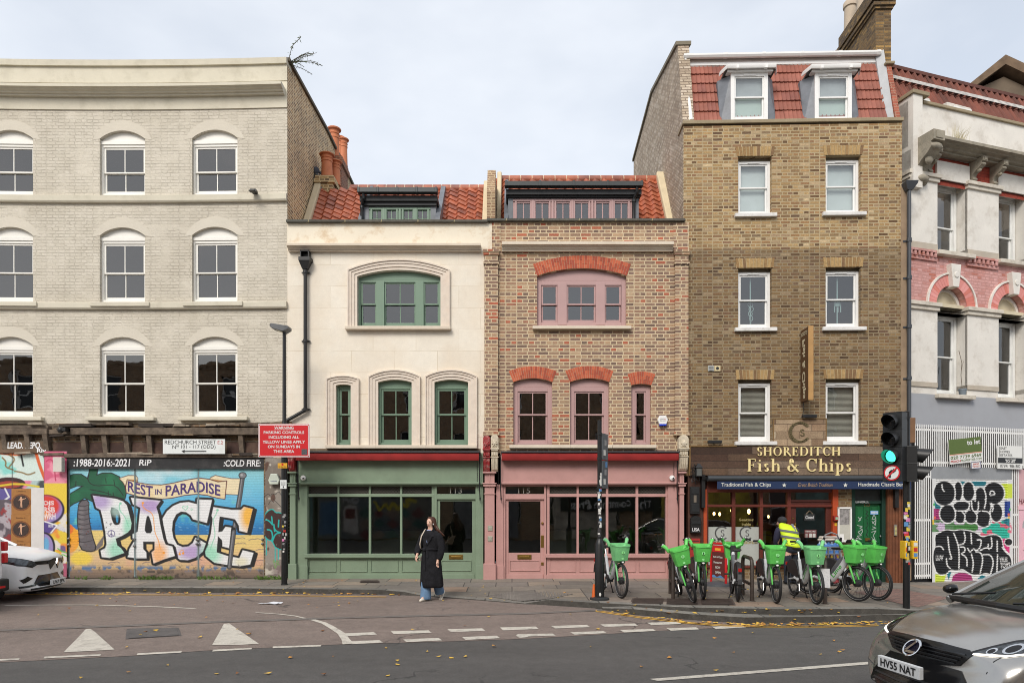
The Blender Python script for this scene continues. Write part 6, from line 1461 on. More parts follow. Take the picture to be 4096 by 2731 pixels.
# entrance door
mb=MB()
for u0,u1,v0,v1 in((1817,1830,1152,1338),(1899,1911.5,1152,1338),(1830,1899,1152,1165),(1830,1899,1305,1338)):mb.box(x(u0),.05+.002*(v0>1300),z(v1)if v1<1338 else bs,x(u1),.12,z(v0))
mb.box(x(1817),.03,z(1152),x(1911.5),.14,z(1147))
dr=mb.build('shop_door',M('door_oxblood',C(84,36,26),.5,var=.15),hc,bevel=.005)
gl=MB();pane_quad(gl,x(1830),x(1899),z(1305),z(1165),.085);pane_quad(gl,x(1817),x(1911),z(1147),z(1130),.085);gl.build('door_pane',GLASS_SHOP,dr,fix=False)
mb=MB();mb.tube([(x(1827),.01,z(1205)),(x(1827),.01,z(1260))],.016,8);mb.ball((x(1827),.01,z(1203)),.025);mb.tube([(x(1823),.03,z(1208)),(x(1828),.01,z(1208))],.02,8);mb.tube([(x(1823),.04,z(1190)),(x(1823),.055,z(1190))],.02,8);mb.build('door_handle',BRASS,dr,smooth=True)
sgs=[]
o,tx=sign_plate('closed_sign','small black slate hung in the chip shop door reading Closed','sign',E,1847.5,1871.5,1180,1195,.06,M('slate_black',C(40,42,42),.7),.012)
tx('Closed',1850,1869.5,1183,1191,CH,shear=.2,bold=.01)
mb=MB();c=tx.x(1859.5);mb.tube([(c-.08,0,tx.z(1180)),(c,0,tx.z(1172)),(c+.08,0,tx.z(1180))],.004,4);mb.build('string',PALEM,tx.plate)
o,tx=sign_plate('opening_times_sign','maroon OPENING TIMES notice stuck on the chip shop door','sign',E,1848,1875.5,1216,1234,.07,M('maroon_card',C(110,62,62),.7),.004)
tx('OPENING TIMES',1850,1873,1218,1221.5,WL,bold=.01)
mb=MB()
for k in range(4):
 mb.box(tx.x(1850),-.003,tx.z(1226+k*2.2),tx.x(1855),-.001,tx.z(1225+k*2.2));mb.box(tx.x(1858.5),-.003,tx.z(1226.5+k*2.2),tx.x(1865),-.001,tx.z(1224.6+k*2.2));mb.box(tx.x(1866.5),-.003,tx.z(1226.5+k*2.2),tx.x(1873),-.001,tx.z(1224.6+k*2.2))
mb.build('time_rows',WL,tx.plate)
# dark inside with warm lamps, counter
mb=MB();a,b=x(1600),x(2040)
mb.quad((a,4,0),(b,4,0),(b,4,z(1090)),(a,4,z(1090)));mb.quad((a,.2,z(1095)),(b,.2,z(1095)),(b,4,z(1095)),(a,4,z(1095)));mb.quad((a,.2,.18),(b,.2,.18),(b,4,.18),(a,4,.18));mb.quad((a,.2,0),(a,4,0),(a,4,z(1090)),(a,.2,z(1090)));mb.quad((b,.2,0),(b,4,0),(b,4,z(1090)),(b,.2,z(1090)))
mb.build('shop_interior',M('warm_interior',C(84,56,40),.9),hc)
mb=MB();mb.box(x(1735),1.2,.18,x(1800),2.0,1.3);mb.build('counter',M('counter_grey',C(110,112,104),.6),hc)
for u,v,d,r in((1640,1179,1.3,.03),(1653,1180,1.5,.03),(1682,1172,.7,.045),(1720,1174,.9,.04),(1765,1186,1.6,.025)):
 mb=MB();px,pz=E.x(u,d),E.z(v,u,d);mb.ball((px,d,pz),r,r,r*1.6,8,6);lp=mb.build('bulb',emit('warm_bulb',(1,.55,.16,1),9),hc,smooth=True)
 mb=MB();mb.tube([(px,d,pz+r),(px,d,z(1100))],.006,4);mb.build('cord',IRON,lp)
ll=bpy.data.lights.new('shop_light','POINT');ll.energy=14;ll.color=(1,.62,.3);ll.shadow_soft_size=.1;lo=bpy.data.objects.new('shop_light',ll);COL.objects.link(lo);lo.parent=hc;lo.location=(x(1715),1.6,2.6)
# left post with meter boxes
mb=MB();mb.box(x(1580),-.01,bs,x(1616),.2,z(1090));mb.build('side_boarding',DKW,hc)
def wbox(name,label,cat,u0,u1,v0,v1,d0,mat,extra=None,grp=None):
 x0,x1=x(u0),x(u1);z0,z1=z(v1),z(v0);o=thing(name,label,cat,(E.o.x+E.d.x*(x0+x1)/2+E.n.x*0,E.o.y+E.d.y*(x0+x1)/2,z0),E.a,grp)
 w,h=(x1-x0)/2,z1-z0;mb=MB();mb.box(-w,d0,0,w,-.01,h);b=mb.build('case',mat,o,bevel=.006)
 if extra:
  for nm,m,(a,c,e,f,t)in extra:mb=MB();mb.box(-w+2*w*a,d0-t,h*c,-w+2*w*e,d0,h*f);mb.build(nm,m,b,bevel=.003)
 return o,b,w,h
wbox('meter_box','tall black meter box with a small window on the dark post','utility box',1583.5,1605,1117,1179.5,-.10,BLACKP,[('window',M('meter_glass',C(120,110,100),.2),(.35,.42,.65,.68,.004)),('door_frame',INK,(.1,.08,.9,.36,.012)),('top_plate',INK,(.1,.74,.9,.94,.012))])
o,b,w,h=wbox('mailbox','black wall mailbox with white scrawl beside the chip shop','mailbox',1584,1607.5,1190,1223,-.12,BLACKP,[('flap',INK,(.06,.6,.94,.8,.02))])
text('LISA',CH,b,(-w*.7,h*.12,w*.7,h*.36),-.124,bold=.01)
mb=MB();mb.prism(arc(-w,w,h,h+.06)+[(w,h-.01),(-w,h-.01)],-.12,-.01);mb.build('lid',BLACKP,b)
wbox('red_mailbox','scuffed red wall mailbox, higher of the two behind the bicycles','mailbox',1583.5,1606,1236,1250,-.10,M('worn_red',C(158,44,40),.5,var=.2,dirt=C(96,40,36)),[('flap',INK,(.1,.5,.9,.6,.006))])
wbox('red_mailbox','scuffed red wall mailbox lower on the post behind the bicycles','mailbox',1583.5,1606,1252,1297,-.08,MATS['worn_red'],[('flap',INK,(.1,.8,.9,.86,.006))])
o=thing('wall_lantern','old black wall lantern under the left end of the wooden shop sign','lantern',(E.o.x+x(1600),15.83,z(1094)),E.a)
mb=MB();mb.box(-.07,-.07,0,.07,.07,.02);mb.rings([[(-.085,-.085,.2),(.085,-.085,.2),(.085,.085,.2),(-.085,.085,.2)],[(-.02,-.02,.3),(.02,-.02,.3),(.02,.02,.3),(-.02,.02,.3)]])
for a in(-.07,.06):
 for c in(-.07,.06):mb.box(a,c,.02,a+.012,c+.012,.2)
mb.tube([(0,.05,.28),(0,.15,.3),(0,.17,.15)],.014,6);mb.build('lantern_frame',IRON,o);mb=MB();mb.box(-.06,-.06,.02,.06,.06,.2);mb.build('lantern_pane',M('dusty_pane',C(96,98,96),.3),o)
o=thing('bundled_cable','tangle of black cables at the left end of the wooden sign','cable',(E.o.x+x(1592),15.9,z(1080)),E.a)
mb=MB();rs=random.Random(8)
for k in range(5):mb.tube([(rs.uniform(-.12,.12),-.03-rs.uniform(0,.05),rs.uniform(-.35,.2))for q in range(6)],.007,5)
mb.build('cable',IRON,o)
for u,v,lab in((1854,957,'small black floodlight above the wooden plaque'),(1638,1015,'small black floodlight above the left end of the wooden sign'),(2034,1015,'small black floodlight behind the traffic signal on the brick')):
 mb=MB();mb.box(-.16,-.16,-.035,.16,-.08,.035);mb.tube([(0,-.1,0),(0,0,.02)],.02,6);tag(mb.build('floodlight',IRON,None,bevel=.008),lab,'lamp','floodlights on the chip shop').location=(E.o.x+E.d.x*x(u),E.o.y+E.d.y*x(u),z(v))
o,tx=sign_plate('wall_vent','grey louvred vent, left of two small vents on the brick wall','vent',E,1626.5,1640,839,852,-.03,M('vent_grey',C(176,178,174),.5),.03)
mb=MB();
for k in range(4):mb.box(tx.x(1628),-.01,tx.z(851-k*3),tx.x(1638.5),0,tx.z(849.5-k*3))
mb.build('louvre',M('vent_louvre',C(150,152,150),.5),tx.plate)
o,tx=sign_plate('wall_vent','cream square vent with round black hole on the brick wall','vent',E,1641,1655,839,852,-.03,M('cream_vent',C(206,190,150),.5),.03)
mb=MB();mb.lathe([(.035,-.004),(.035,.0)],(0,0,tx.z(845.5)),'y',16);mb.build('hole',INK,tx.plate)
# notice case, green door, right post
o,tx=sign_plate('notice_case','white framed notice case with menu photographs beside the green door','notice board',E,1924.5,1956,1164,1244,-.07,M('notice_back',C(188,186,174),.7),.06)
mb=MB()
for a,b,c,d in((1924.5,1927.5,1164,1244),(1952.5,1956,1164,1244),(1924.5,1956,1164,1168),(1924.5,1956,1240,1244)):mb.box(tx.x(a),-.02,tx.z(d),tx.x(b),.01,tx.z(c))
mb.build('case_frame',WHITEP,tx.plate);mb=MB();mb.box(tx.x(1928.5),-.004,tx.z(1204),tx.x(1951),-.001,tx.z(1169));mb.build('menu_sheet',M('menu_photo',C(140,136,134),.6,var=.5,vscale=14),tx.plate)
mb=MB();mb.box(tx.x(1929),-.004,tx.z(1239),tx.x(1938),-.001,tx.z(1226));mb.build('paper',WHITEP,tx.plate)
mb=MB();mb.box(x(1924.5),.02,bs,x(1957),.2,z(1123));mb.build('brick_panel',YEL,hc)
DGREEN=M('bright_green_door',C(22,96,52),.45,var=.1,vscale=2,dirt=C(14,60,36));DKG=M('dark_green_frame',C(20,56,44),.5,var=.1)
mb=MB();u0,u1=1966,2027;zt_=z(1150)
mb.box(x(u0),.12,bs,x(u1),.18,zt_)
for a,b,c,d in((1970,1991,1160,1247),(2003,2024,1160,1247),(1970,1991,1268,1290),(2003,2024,1268,1290)):panel(mb,x(a),x(b),z(d),z(c),.12,.05,.015);mb.box(x(a)+.04,.105,z(d)+.04,x(b)-.04,.12,z(c)-.04)
dg=mb.build('green_door',DGREEN,hc,bevel=.005)
SILV=M('silver_spray',C(176,186,180),.6)
def dpt(pts):return[(x(1722.7+a*.31128),z(947.5+b*.31128))for a,b in pts]
for s in([(812,770),(832,790),(815,800),(838,770)],[(805,830),(845,840),(825,850),(845,862)],[(840,862),(812,880),(830,900),(846,875),(838,862)],[(838,905),(805,910),(815,920),(838,935),(800,925)],[(915,785),(945,782),(930,750),(915,785)],[(920,815),(945,790),(940,830),(915,800)],[(915,860),(945,850),(920,840)],[(912,880),(945,870),(925,905),(942,945),(912,920),(948,950)],[(910,1110),(940,1130),(915,1150),(945,1112),(920,1140)]):
 mb=MB();mb.line(dpt(s),.014,.096,.099);mb.build('scratched_graffiti',SILV,dg)
mb=MB()
for s in([(870,720),(890,730),(872,745),(892,760),(870,775),(890,790)],[(880,800),(890,830),(872,850),(890,870),(875,900),(890,915)]):mb.line(dpt(s),.012,.115,.119)
mb.build('black_graffiti',INK,dg)
mb=MB();mb.ball((x(2030-3.0),.09,z(1231)),.028);mb.build('door_knob',STEEL,dg,smooth=True);mb=MB();mb.box(x(1992),.09,z(1242),x(2002),.12,z(1235));mb.box(x(1991),.1,z(1258),x(2008),.12,z(1252));mb.build('knocker',BRASS,dg)
mb=MB();px,pz=dpt([(903,722)])[0];q1=dpt([(960,750)])[0];mb.box(px,.085,q1[1],q1[0],.1,pz);stk=mb.build('sticker',M('blue_sticker',C(120,170,220),.5),dg);text('WARYO',WHITEP,stk,(px+.01,q1[1]+.015,q1[0]-.01,pz-.015),.083,bold=.03)
mb=MB();mb.box(x(1957),.03,bs,x(1966),.2,z(1123));mb.box(x(2027),.03,bs,x(2036),.2,z(1123));mb.box(x(1966),.05,z(1156),x(2027),.2,z(1150));dfm=mb.build('green_door_frame',DKG,hc,bevel=.005)
mb=MB();mb.box(x(1966),.1,z(1150),x(2027),.14,z(1123));fl=mb.build('fanlight_board',M('dark_fanlight',C(44,50,48),.5,var=.3,vscale=6),dfm)
text('117',M('gilt_number',C(150,100,60),.5),dfm,(x(1991),z(1163),x(2005),z(1157)),.115,bold=.02);text('NUNERLL',CH,fl,(x(1961),z(1154.5),x(1999),z(1150)),.046,bold=.01)
CEDR=M('ribbed_cedar',C(112,66,40),.7,var=.25,vscale=8,dirt=C(80,50,34))
mb=MB()
for k in range(11):a=x(2036)+(x(2075)-x(2036))*k/11;mb.box(a,-.05-.012*(k%2),bs,a+(x(2075)-x(2036))/11-.002,.1,z(1123))
mb.build('timber_post',CEDR,hc)
o,tx=sign_plate('entry_phone','steel entry phone with eight buttons on the ribbed timber post','entry panel',E,2053.5,2061,1204,1230,-.085,M('entry_steel',C(150,144,136),.4,.5),.02)
mb=MB()
for k in range(7):mb.box(tx.x(2055),-.006,tx.z(1228-k*3),tx.x(2059.5),0,tx.z(1226-k*3))
mb.build('button',M('entry_button',C(190,180,120),.5),tx.plate)
o,tx=sign_plate('fire_alarm_box','small red alarm box on the orange post by the notice case','alarm box',E,1915.5,1926,1184,1195,-.11,M('alarm_red',C(150,34,26),.5),.08)
mb=MB();mb.box(tx.x(1919),-.004,tx.z(1193),tx.x(1925),0,tx.z(1187));mb.build('label_plate',M('label_green',C(150,180,150),.5),tx.plate)
o,tx=sign_plate('warning_sticker','yellow sticker on the orange shopfront post','sticker',E,1917,1922,1200,1207,-.034,M('yellow_sticker',C(220,180,50),.5),.003,bv=0)
# ================================================================ the white and pink corner building on the right
H=Fac(2086,16.12,R(17.5))
hw=H.root('white_pink_building','peeling white and pink Victorian building with arched windows and carved consoles','building')
x=lambda u,d=0:H.x(u,d)
def z(v,u=2150,d=0):return H.z(v,u,d)
PEEL=M('peeling_white',C(222,217,208),.8,var=.07,vscale=2,fine=.05,bump=.25,bscale=20,dirt=C(166,154,138),dirt_amt=.65,dscale=1.9)
PKB=brick('pink_painted_brick',[(0,C(206,156,150)),(.5,C(214,168,163)),(.85,C(198,142,134)),(1,C(184,112,94))],C(194,144,138),bump=.8,stain=C(168,108,92),stain_amt=.5,grain=.08)
GRY=M('grey_masonry_paint',C(160,162,167),.7,var=.04,vscale=1.2,dirt=C(140,138,138),dirt_amt=.3)
STN=M('sooty_stone',C(152,144,128),.9,var=.3,vscale=6,fine=.2,bump=.5,dirt=C(80,74,64),dirt_amt=.6,dscale=3)
REDS=brick('painted_red_brick',[(0,C(158,62,46)),(.5,C(172,74,54)),(1,C(146,56,44))],C(140,60,46),bump=.5)
PER=x(2292)-x(2151.5);OW=x(2221)-x(2151.5);X1=x(2151.5);LEN=X1+PER*3
def rz(v,u):return z(v,u)
zS={'coping':z(236,2126)-.0,'corn1':z(303,2137,-.5),'corn0':z(333,2151,-.4),'wt':z(413,2160),'wb':z(578,2160),'pk1':z(569,2090),'imp1':z(691,2090),'imp0':z(709,2090),'lw1':z(716,2165),'lw0':z(905,2155),'gry':z(902,2092),'str':z(880,2092),'cap1':z(399,2120),'cap0':z(416,2120)}
hs1=[(X1+PER*k,X1+PER*k+OW,zS['wb'],zS['wt'],zS['wt'])for k in range(3)]
mb=MB();wall(mb,0,LEN,zS['pk1'],zS['cap0'],[(a,b,c,d,e)for a,b,c,d,e in hs1],0,.4);mb.build('upper_wall',PEEL,hw)
rad=OW/2
hs2=[(X1+PER*k,X1+PER*k+OW,zS['lw0'],zS['imp1'],zS['imp1']+rad)for k in range(3)]
mb=MB();wall(mb,0,LEN,zS['imp0'],zS['pk1'],[(a,b,zS['imp0'],d,e)for a,b,c,d,e in hs2],.02,.4);mb.build('pink_band',PKB,hw)
mb=MB();wall(mb,0,LEN,zS['gry'],zS['imp0'],[(a,b,c,zS['imp0'],zS['imp0'])for a,b,c,d,e in hs2],0,.4);mb.build('lower_wall',PEEL,hw)
mb=MB();wall(mb,0,LEN,0,zS['gry'],[(a,b,zS['lw0'],zS['gry'],zS['gry'])for a,b,c,d,e in hs2 if zS['gry']>zS['lw0']],.0,.4);mb.build('grey_wall',GRY,hw)
mb=MB();wall(mb,0,LEN,zS['cap0'],zS['corn0'],[(a,b,zS['cap0'],zS['wt'],zS['wt'])for a,b,c,d,e in hs1 if 0],.03,.3);mb.build('frieze',REDS,hw)
for k in range(3):
 a=X1+PER*k;mb=MB();mb.box(a-.02,-.03,zS['wt'],a+OW+.06,.1,zS['corn0']-.1);mb.build('lintel_block',PEEL,hw,bevel=.01)
for k in range(-1,3):
 a,b=X1+PER*k+OW,X1+PER*(k+1)
 if k<0:a=.02
 for p_,q_ in((z(877,2092),zS['imp0']),(zS['wb'],zS['cap0'])):mb=MB();mb.box(a,-.02,p_,b,.05,q_);mb.build('pilaster',PEEL,hw)
CAPM=M('stained_stone',C(206,198,184),.8,dirt=C(140,128,108),dirt_amt=.7,dscale=5);BUFF=M('buff_band',C(182,172,156),.8,var=.1,dirt=C(160,130,110))
for k in range(-1,3):
 m2=MB();m3=MB();dn=MB()
 a,b=X1+PER*k+OW,X1+PER*(k+1)
 if k<0:a=.0
 for zz,h,e in((zS['cap0'],zS['cap1']-zS['cap0'],.0),(zS['imp0'],zS['imp1']-zS['imp0'],0)):
  mb=MB();mb.box(a-.03,-.07,zz,b+.03,.38,zz+h*.5);mb.box(a-.06,-.11,zz+h*.5,b+.06,.38,zz+h);mb.build('pilaster_cap',CAPM,hw,bevel=.008)
 m2.box(a,-.03,z(886,2092)+.0,b,.3,zS['str']+.05);m3.box(a,-.03,zS['pk1'],b,.3,zS['pk1']+.16)
 n=7
 dn.box(a-.0,-.06,zS['pk1']-.05,b,.05,zS['pk1']);dn.box(a,-.02,zS['pk1']-.24,b,.05,zS['pk1']-.17)
 for q in range(n):w=(b-a)/n;dn.box(a+w*q+.01,-.06,zS['pk1']-.16,a+w*(q+.55),.05,zS['pk1']-.06)
 m2.build('stone_band',BUFF,hw);m3.build('stone_band',BUFF,hw);dn.build('dentil_course',PKB,hw)
pk=[MATS['pink_painted_brick']]
VP=[M('pink_voussoir_a',C(222,152,146),.8,var=.08),M('pink_voussoir_b',C(214,140,132),.8,var=.08),M('pink_voussoir_c',C(206,122,108),.8,var=.1)]
for k in range(3):
 a,b,c,d,e=hs2[k];cx=(a+b)/2;zi=zS['imp1']
 ro=rad+.27
 voussoirs(hw,'pink_arch',(cx-ro,cx+ro,zi,zi+ro),(a,b,zi,zi+rad),22,VP,M('pink_joint',C(196,128,122),.9),y0=.0,split=False,seed=k)
 mb=MB();O,I=arc(cx-ro-.045,cx+ro+.045,zi,zi+ro+.045,22),arc(cx-ro,cx+ro,zi,zi+ro,22)
 for j in range(22):mb.prism([O[j],O[j+1],I[j+1],I[j]],-.03,.03)
 mb.build('hood_mould',PEEL,hw)
 mb=MB();h0,h1=zi+rad-.06,zi+ro+.22;mb.prism([(cx-.09,h0),(cx+.09,h0),(cx+.16,h1),(cx-.16,h1)],-.12,.1);mb.lathe([(.07,-.01),(.07,.02)],(cx,-.13,h1-.26),'y',14);mb.build('keystone',PEEL,hw,bevel=.012)
 mb=MB();mb.prism(arc(a+.02,b-.02,zi+.02,zi+rad-.02)+[(b-.02,zi),(a+.02,zi)],.22,.3);mb.box(a,.06,zi-.03,b,.32,zi+.05)
 mb.build('tympanum',M('tympanum_cream',C(204,192,164),.8),hw)
 mb=MB();O,I=arc(a+.02,b-.02,zi+.05,zi+rad-.02,16),arc(a+.1,b-.1,zi+.05,zi+rad-.1,16)
 for j in range(16):mb.prism([O[j],O[j+1],I[j+1],I[j]],.17,.24)
 mb.build('arch_bead',PEEL,hw)
 for(z0,z1,nm)in((zS['lw0'],zS['imp0']+.02,0),(zS['wb'],zS['wt'],1)):
  sash(hw,a+.02,b-.02,z0,z1,.26,M('white_upvc',C(226,226,222),.4),zr=z0+(z1-z0)*(.49 if nm==0 else .42),b=.085,st=.05,bars=0,vent=True)
  s_=MB();s_.box(a-.06,-.13,z0-.1,b+.14,.3,z0-.0);s_.build('sill',M('stained_stone',(0,)*4),hw,bevel=.01)
room(hw,.05,LEN,.2,zS['corn0'],[zS['pk1']-.15,zS['gry']-.3],.42,4,mat=CREAMIN)
# cornice, consoles, parapet
pathH=[(.45,0),(LEN,0)]
cornice(hw,'cornice',pathH,zS['corn0'],zS['corn1']-zS['corn0'],.5,STN)
mb=MB();mb.box(0,-.0,zS['corn1']-.1,LEN,.3,zS['coping']-.05);mb.box(0,-.14,zS['corn0']-.9,.28,.3,z(226,2100));mb.box(.0,-.07,zS['cap1'],.32,.2,zS['corn0']);mb.build('parapet',PEEL,hw)
mb=MB();mb.box(.42,-.05,zS['coping']-.05,LEN,.35,zS['coping']+.02);mb.box(-.04,-.18,z(226,2100),.46,.34,z(226,2100)+.09);mb.build('coping',M('stone_coping',(0,)*4),hw,bevel=.01)
def console(x0,x1,ztop,zbot,out):
 mb=MB();h=ztop-zbot
 prof=[(.05,0),(-.10*out,.0),(-.22*out,.06),(-.25*out,.14),(-.14*out,.24),(-.2*out,.34),(-.42*out,.46),(-.72*out,.56),(-.9*out,.66),(-.85*out,.76),(-1.0*out,.78),(-1.0*out,1.0),(.05,1.0)]
 mb.prism_x([(y,zbot+h*f)for y,f in prof],x0,x1);w=(x1-x0)/2;c=(x0+x1)/2
 mb.ball((c,-.22*out,zbot+h*.10),w*1.05,w*.5,w*.5,10,6);mb.ball((c,-.84*out,zbot+h*.68),w*1.05,w*.45,w*.5,10,6);mb.ball((c,-.5*out,zbot+h*.46),w*.7,.07,h*.1,8,6);mb.box(x0+w*.4,-1.03*out,zbot+h*.82,x1-w*.4,-.9*out,zbot+h*.96)
 return mb.build('console',STN,hw,smooth=True,angle=40)
console(.14,.48,z(292,2120,-.5)-.02,z(412,2100,-.2),.56)
for k in range(3):
 a,b=X1+PER*k+OW,X1+PER*(k+1)
 if k==0:console(X1-.34,X1-.2,zS['corn0']+.02,zS['cap1'],.34)
 for q in(a+.10,b-.24):console(q,q+.14,zS['corn0']+.02,zS['cap1'],.34)
mb=MB();rs=random.Random(4)
for k in range(70):
 px=1.15+rs.gauss(0,.12);d=Vector((rs.uniform(-.35,.6),rs.uniform(-.4,.1),1)).normalized();l=rs.uniform(.25,.6);p=Vector((px,-.3,zS['corn1']-.03));m=p+d*l*.6;e=p+d*l+Vector((d.x*.1,0,-.05))
 mb.add([tuple(p-Vector((.004,0,0))),tuple(p+Vector((.004,0,0))),tuple(m+Vector((.003,0,0))),tuple(e),tuple(m-Vector((.003,0,0)))],[(0,1,2,3,4)])
gt=mb.build('grass_tuft',M('dry_grass',C(190,178,140),.9,var=.2),None,fix=False);gt.location=(H.o.x,H.o.y,0);gt.rotation_euler=(0,0,H.a);tag(gt,'tuft of dry grass growing on the sooty stone cornice','grass')
# tiled roof behind the parapet, with low leaded dormers
base,top=(.9,zS['coping']-.55),(2.1,z(166,2090,2.1))
TR=[M('old_tile_a',C(112,66,54),.8,var=.2),M('old_tile_b',C(96,58,48),.8,var=.2),M('old_tile_c',C(124,72,58),.8,var=.2)]
tiles('tiled_roof',hw,-.2,LEN,base,top,5,.22,TR,'pan')
mb=MB();mb.box(-.2,top[0]-.05,top[1]-.02,LEN,top[0]+.3,top[1]+.07);mb.build('ridge_tile',TR[1],hw);mb=MB();mb.quad((-.2,top[0],top[1]),(LEN,top[0],top[1]),(LEN,6,top[1]-1.5),(-.2,6,top[1]-1.5));mb.build('roof_deck',LEAD,hw)
mb=MB();f=.83;yy,zz=base[0]+(top[0]-base[0])*f,base[1]+(top[1]-base[1])*f;mb.quad((-.2,yy-.1,zz-.02),(LEN,yy-.1,zz-.02),(LEN,yy-.03,zz+.12),(-.2,yy-.03,zz+.12));mb.build('lead_band',M('patched_lead',C(176,172,166),.7,var=.35,vscale=7),hw)
for u0,u1 in((2093,2120),(2160,2214)):
 q0,q1=x(u0,1.0),x(u1,1.0);zd=zS['coping']
 mb=MB();mb.rings([[(q0-.1,.75,zd-.5),(q1+.1,.75,zd-.5),(q1,.8,zd+.74),(q0,.8,zd+.76)],[(q0-.1,2,zd-.5),(q1+.1,2,zd-.5),(q1,1.9,zd+.9),(q0,1.9,zd+.92)]]);d_=mb.build('dormer',M('white_felt',C(206,200,190),.8,var=.15,vscale=5,dirt=C(150,140,128)),hw,bevel=.02)
 mb=MB();mb.box(q0+.1,.70,zd-.4,q1-.1,.76,zd+.62);w_=mb.build('window',MATS['white_upvc'],d_);mb=MB();pane_quad(mb,q0+.18,q1-.18,zd-.35,zd+.56,.69);mb.build('pane',M('dull_pane',C(150,156,158),.15),w_,fix=False)
mb=MB();mb.lathe([(.0,-.03),(.3,0),(.32,.02),(.02,-.01)],(x(2115,.6),.6,zS['coping']+.12),'y',20);mb.tube([(x(2115,.6),.6,zS['coping']),(x(2115,.6),.75,zS['coping']-.3)],.025,6)
sdish=mb.build('satellite_dish',M('dish_grey',C(84,86,86),.6),None,smooth=True);sdish.location=(H.o.x,H.o.y,0);sdish.rotation_euler=(0,0,H.a);tag(sdish,'grey satellite dish behind the white parapet','satellite dish')
# ---- slatted screen, signs, roller shutter, pink door
zf1,zf0=z(975,2095),z(1073,2200);zb=.0
SLW=M('white_slat_paint',C(226,226,224),.6,var=.05,dirt=C(190,186,178),dirt_amt=.5,dscale=3)
fn=thing('slatted_screen','screen of narrow white vertical slats fixed over the shopfront','fence',(H.o.x,H.o.y,0),H.a)
def slats(x0,x1,z0,z1,rails):
 mb=MB();q=x0
 while q<x1-.02:mb.box(q,-.13,z0,q+.032,-.122,z1);q+=.066
 for r in rails:mb.box(x0,-.121,r-.025,x1,-.112,r+.025)
 return mb
slats(x(2090)+.01,x(2128.5),z(1327,2110),zf1,[z(1086,2110)+1.28*k-.6 for k in(-1.2,-.4,.4)]+[zf1-.12,z(1320,2110)]).build('slat_panel',SLW,fn)
slats(x(2128.5)+.02,LEN,zf0,zf1,[zf1-.12,zf0+.1]).build('slat_panel',SLW,fn)
slats(x(2312.5),x(2327.5),.1,zf0,[.9,1.7,.4]).build('slat_panel',SLW,fn)
mb=MB();mb.box(x(2090),-.05,0,LEN,-.0,zf1-.05);mb.build('screen_backing',M('dark_backing',C(24,24,26),.8,var=.2),hw)
mb=MB();mb.box(x(2128),-.125,z(1101,2200),x(2312),-.08,zf0+.0);mb.build('shutter_housing',M('galvanised',C(150,152,154),.5,.3,var=.12,vscale=2),hw)
Z8=lambda a,b:(2095.9+a*.16849,1079.5+b*.16849)
cs=Canvas(200,120,1290,1535,200,640,(224,224,222))
TL,MG,LM=(30,122,136),(168,52,116),(206,222,70)
cs.rect(560,150,940,215,TL);cs.rect(1140,180,1290,380,LM);cs.poly([(225,400),(330,500),(300,540),(240,520)],TL);cs.rect(220,520,380,680,MG);cs.rect(1190,420,1260,640,(36,64,140))
cs.rect(240,670,900,830,(210,190,214));cs.rect(500,740,830,812,(70,132,62));cs.patches(70,.5,.56,(70,132,62),.9,3,((cs.Y>670)&(cs.Y<830)&(cs.X<900)).astype(float))
cs.poly([(880,800),(1000,730),(1130,700),(1250,680),(1250,930),(1100,940),(900,880)],(48,184,160));cs.patches(80,.52,.57,(220,100,126),.95,5,((cs.Y>690)&(cs.Y<960)&(cs.X>860)).astype(float));cs.poly([(1150,690),(1250,650),(1250,780)],TL)
cs.rect(1150,940,1250,1140,(216,60,130))
cs.poly([(470,1500),(490,1420),(560,1385),(650,1390),(740,1430),(760,1500)],MG);cs.poly([(240,1390),(400,1400),(370,1500),(240,1500)],LM);cs.poly([(400,1370),(470,1370),(430,1480)],TL);cs.poly([(820,1480),(880,1430),(1000,1480)],TL);cs.rect(1050,1450,1180,1500,(206,214,110))
cs.rect(200,1500,1290,1535,(176,170,172))
BK,WH=(22,22,24),(236,236,234)
def blobs(lst):
 for cx,cy,rx,ry in lst:cs.ell(cx,cy,rx+17,ry+17,WH)
 for cx,cy,rx,ry in lst:cs.ell(cx,cy,rx,ry,BK)
blobs([(370,315,148,160),(560,290,55,128),(700,290,78,128),(860,345,68,110),(1045,310,138,148),(610,490,115,64),(800,480,110,80),(420,590,105,118),(590,625,78,92),(740,630,86,90),(905,660,104,112),(1080,580,78,122),(930,500,70,90)])
cs.poly([(235,880),(300,850),(400,800),(500,830),(580,805),(680,820),(800,850),(880,920),(960,895),(1060,880),(1150,930),(1165,1060),(1215,1130),(1280,1230),(1270,1380),(1180,1440),(1050,1450),(950,1400),(860,1420),(760,1420),(700,1390),(620,1330),(540,1360),(450,1330),(400,1400),(280,1400),(215,1250),(215,1100),(250,1020)],WH,1,2,14)
cs.poly([(235,880),(300,850),(400,800),(500,830),(580,805),(680,820),(800,850),(880,920),(960,895),(1060,880),(1150,930),(1165,1060),(1215,1130),(1280,1230),(1270,1380),(1180,1440),(1050,1450),(950,1400),(860,1420),(760,1420),(700,1390),(620,1330),(540,1360),(450,1330),(400,1400),(280,1400),(215,1250),(215,1100),(250,1020)],BK,1,2)
cs.ell(1245,990,60,60,WH);cs.ell(1240,988,46,46,BK)
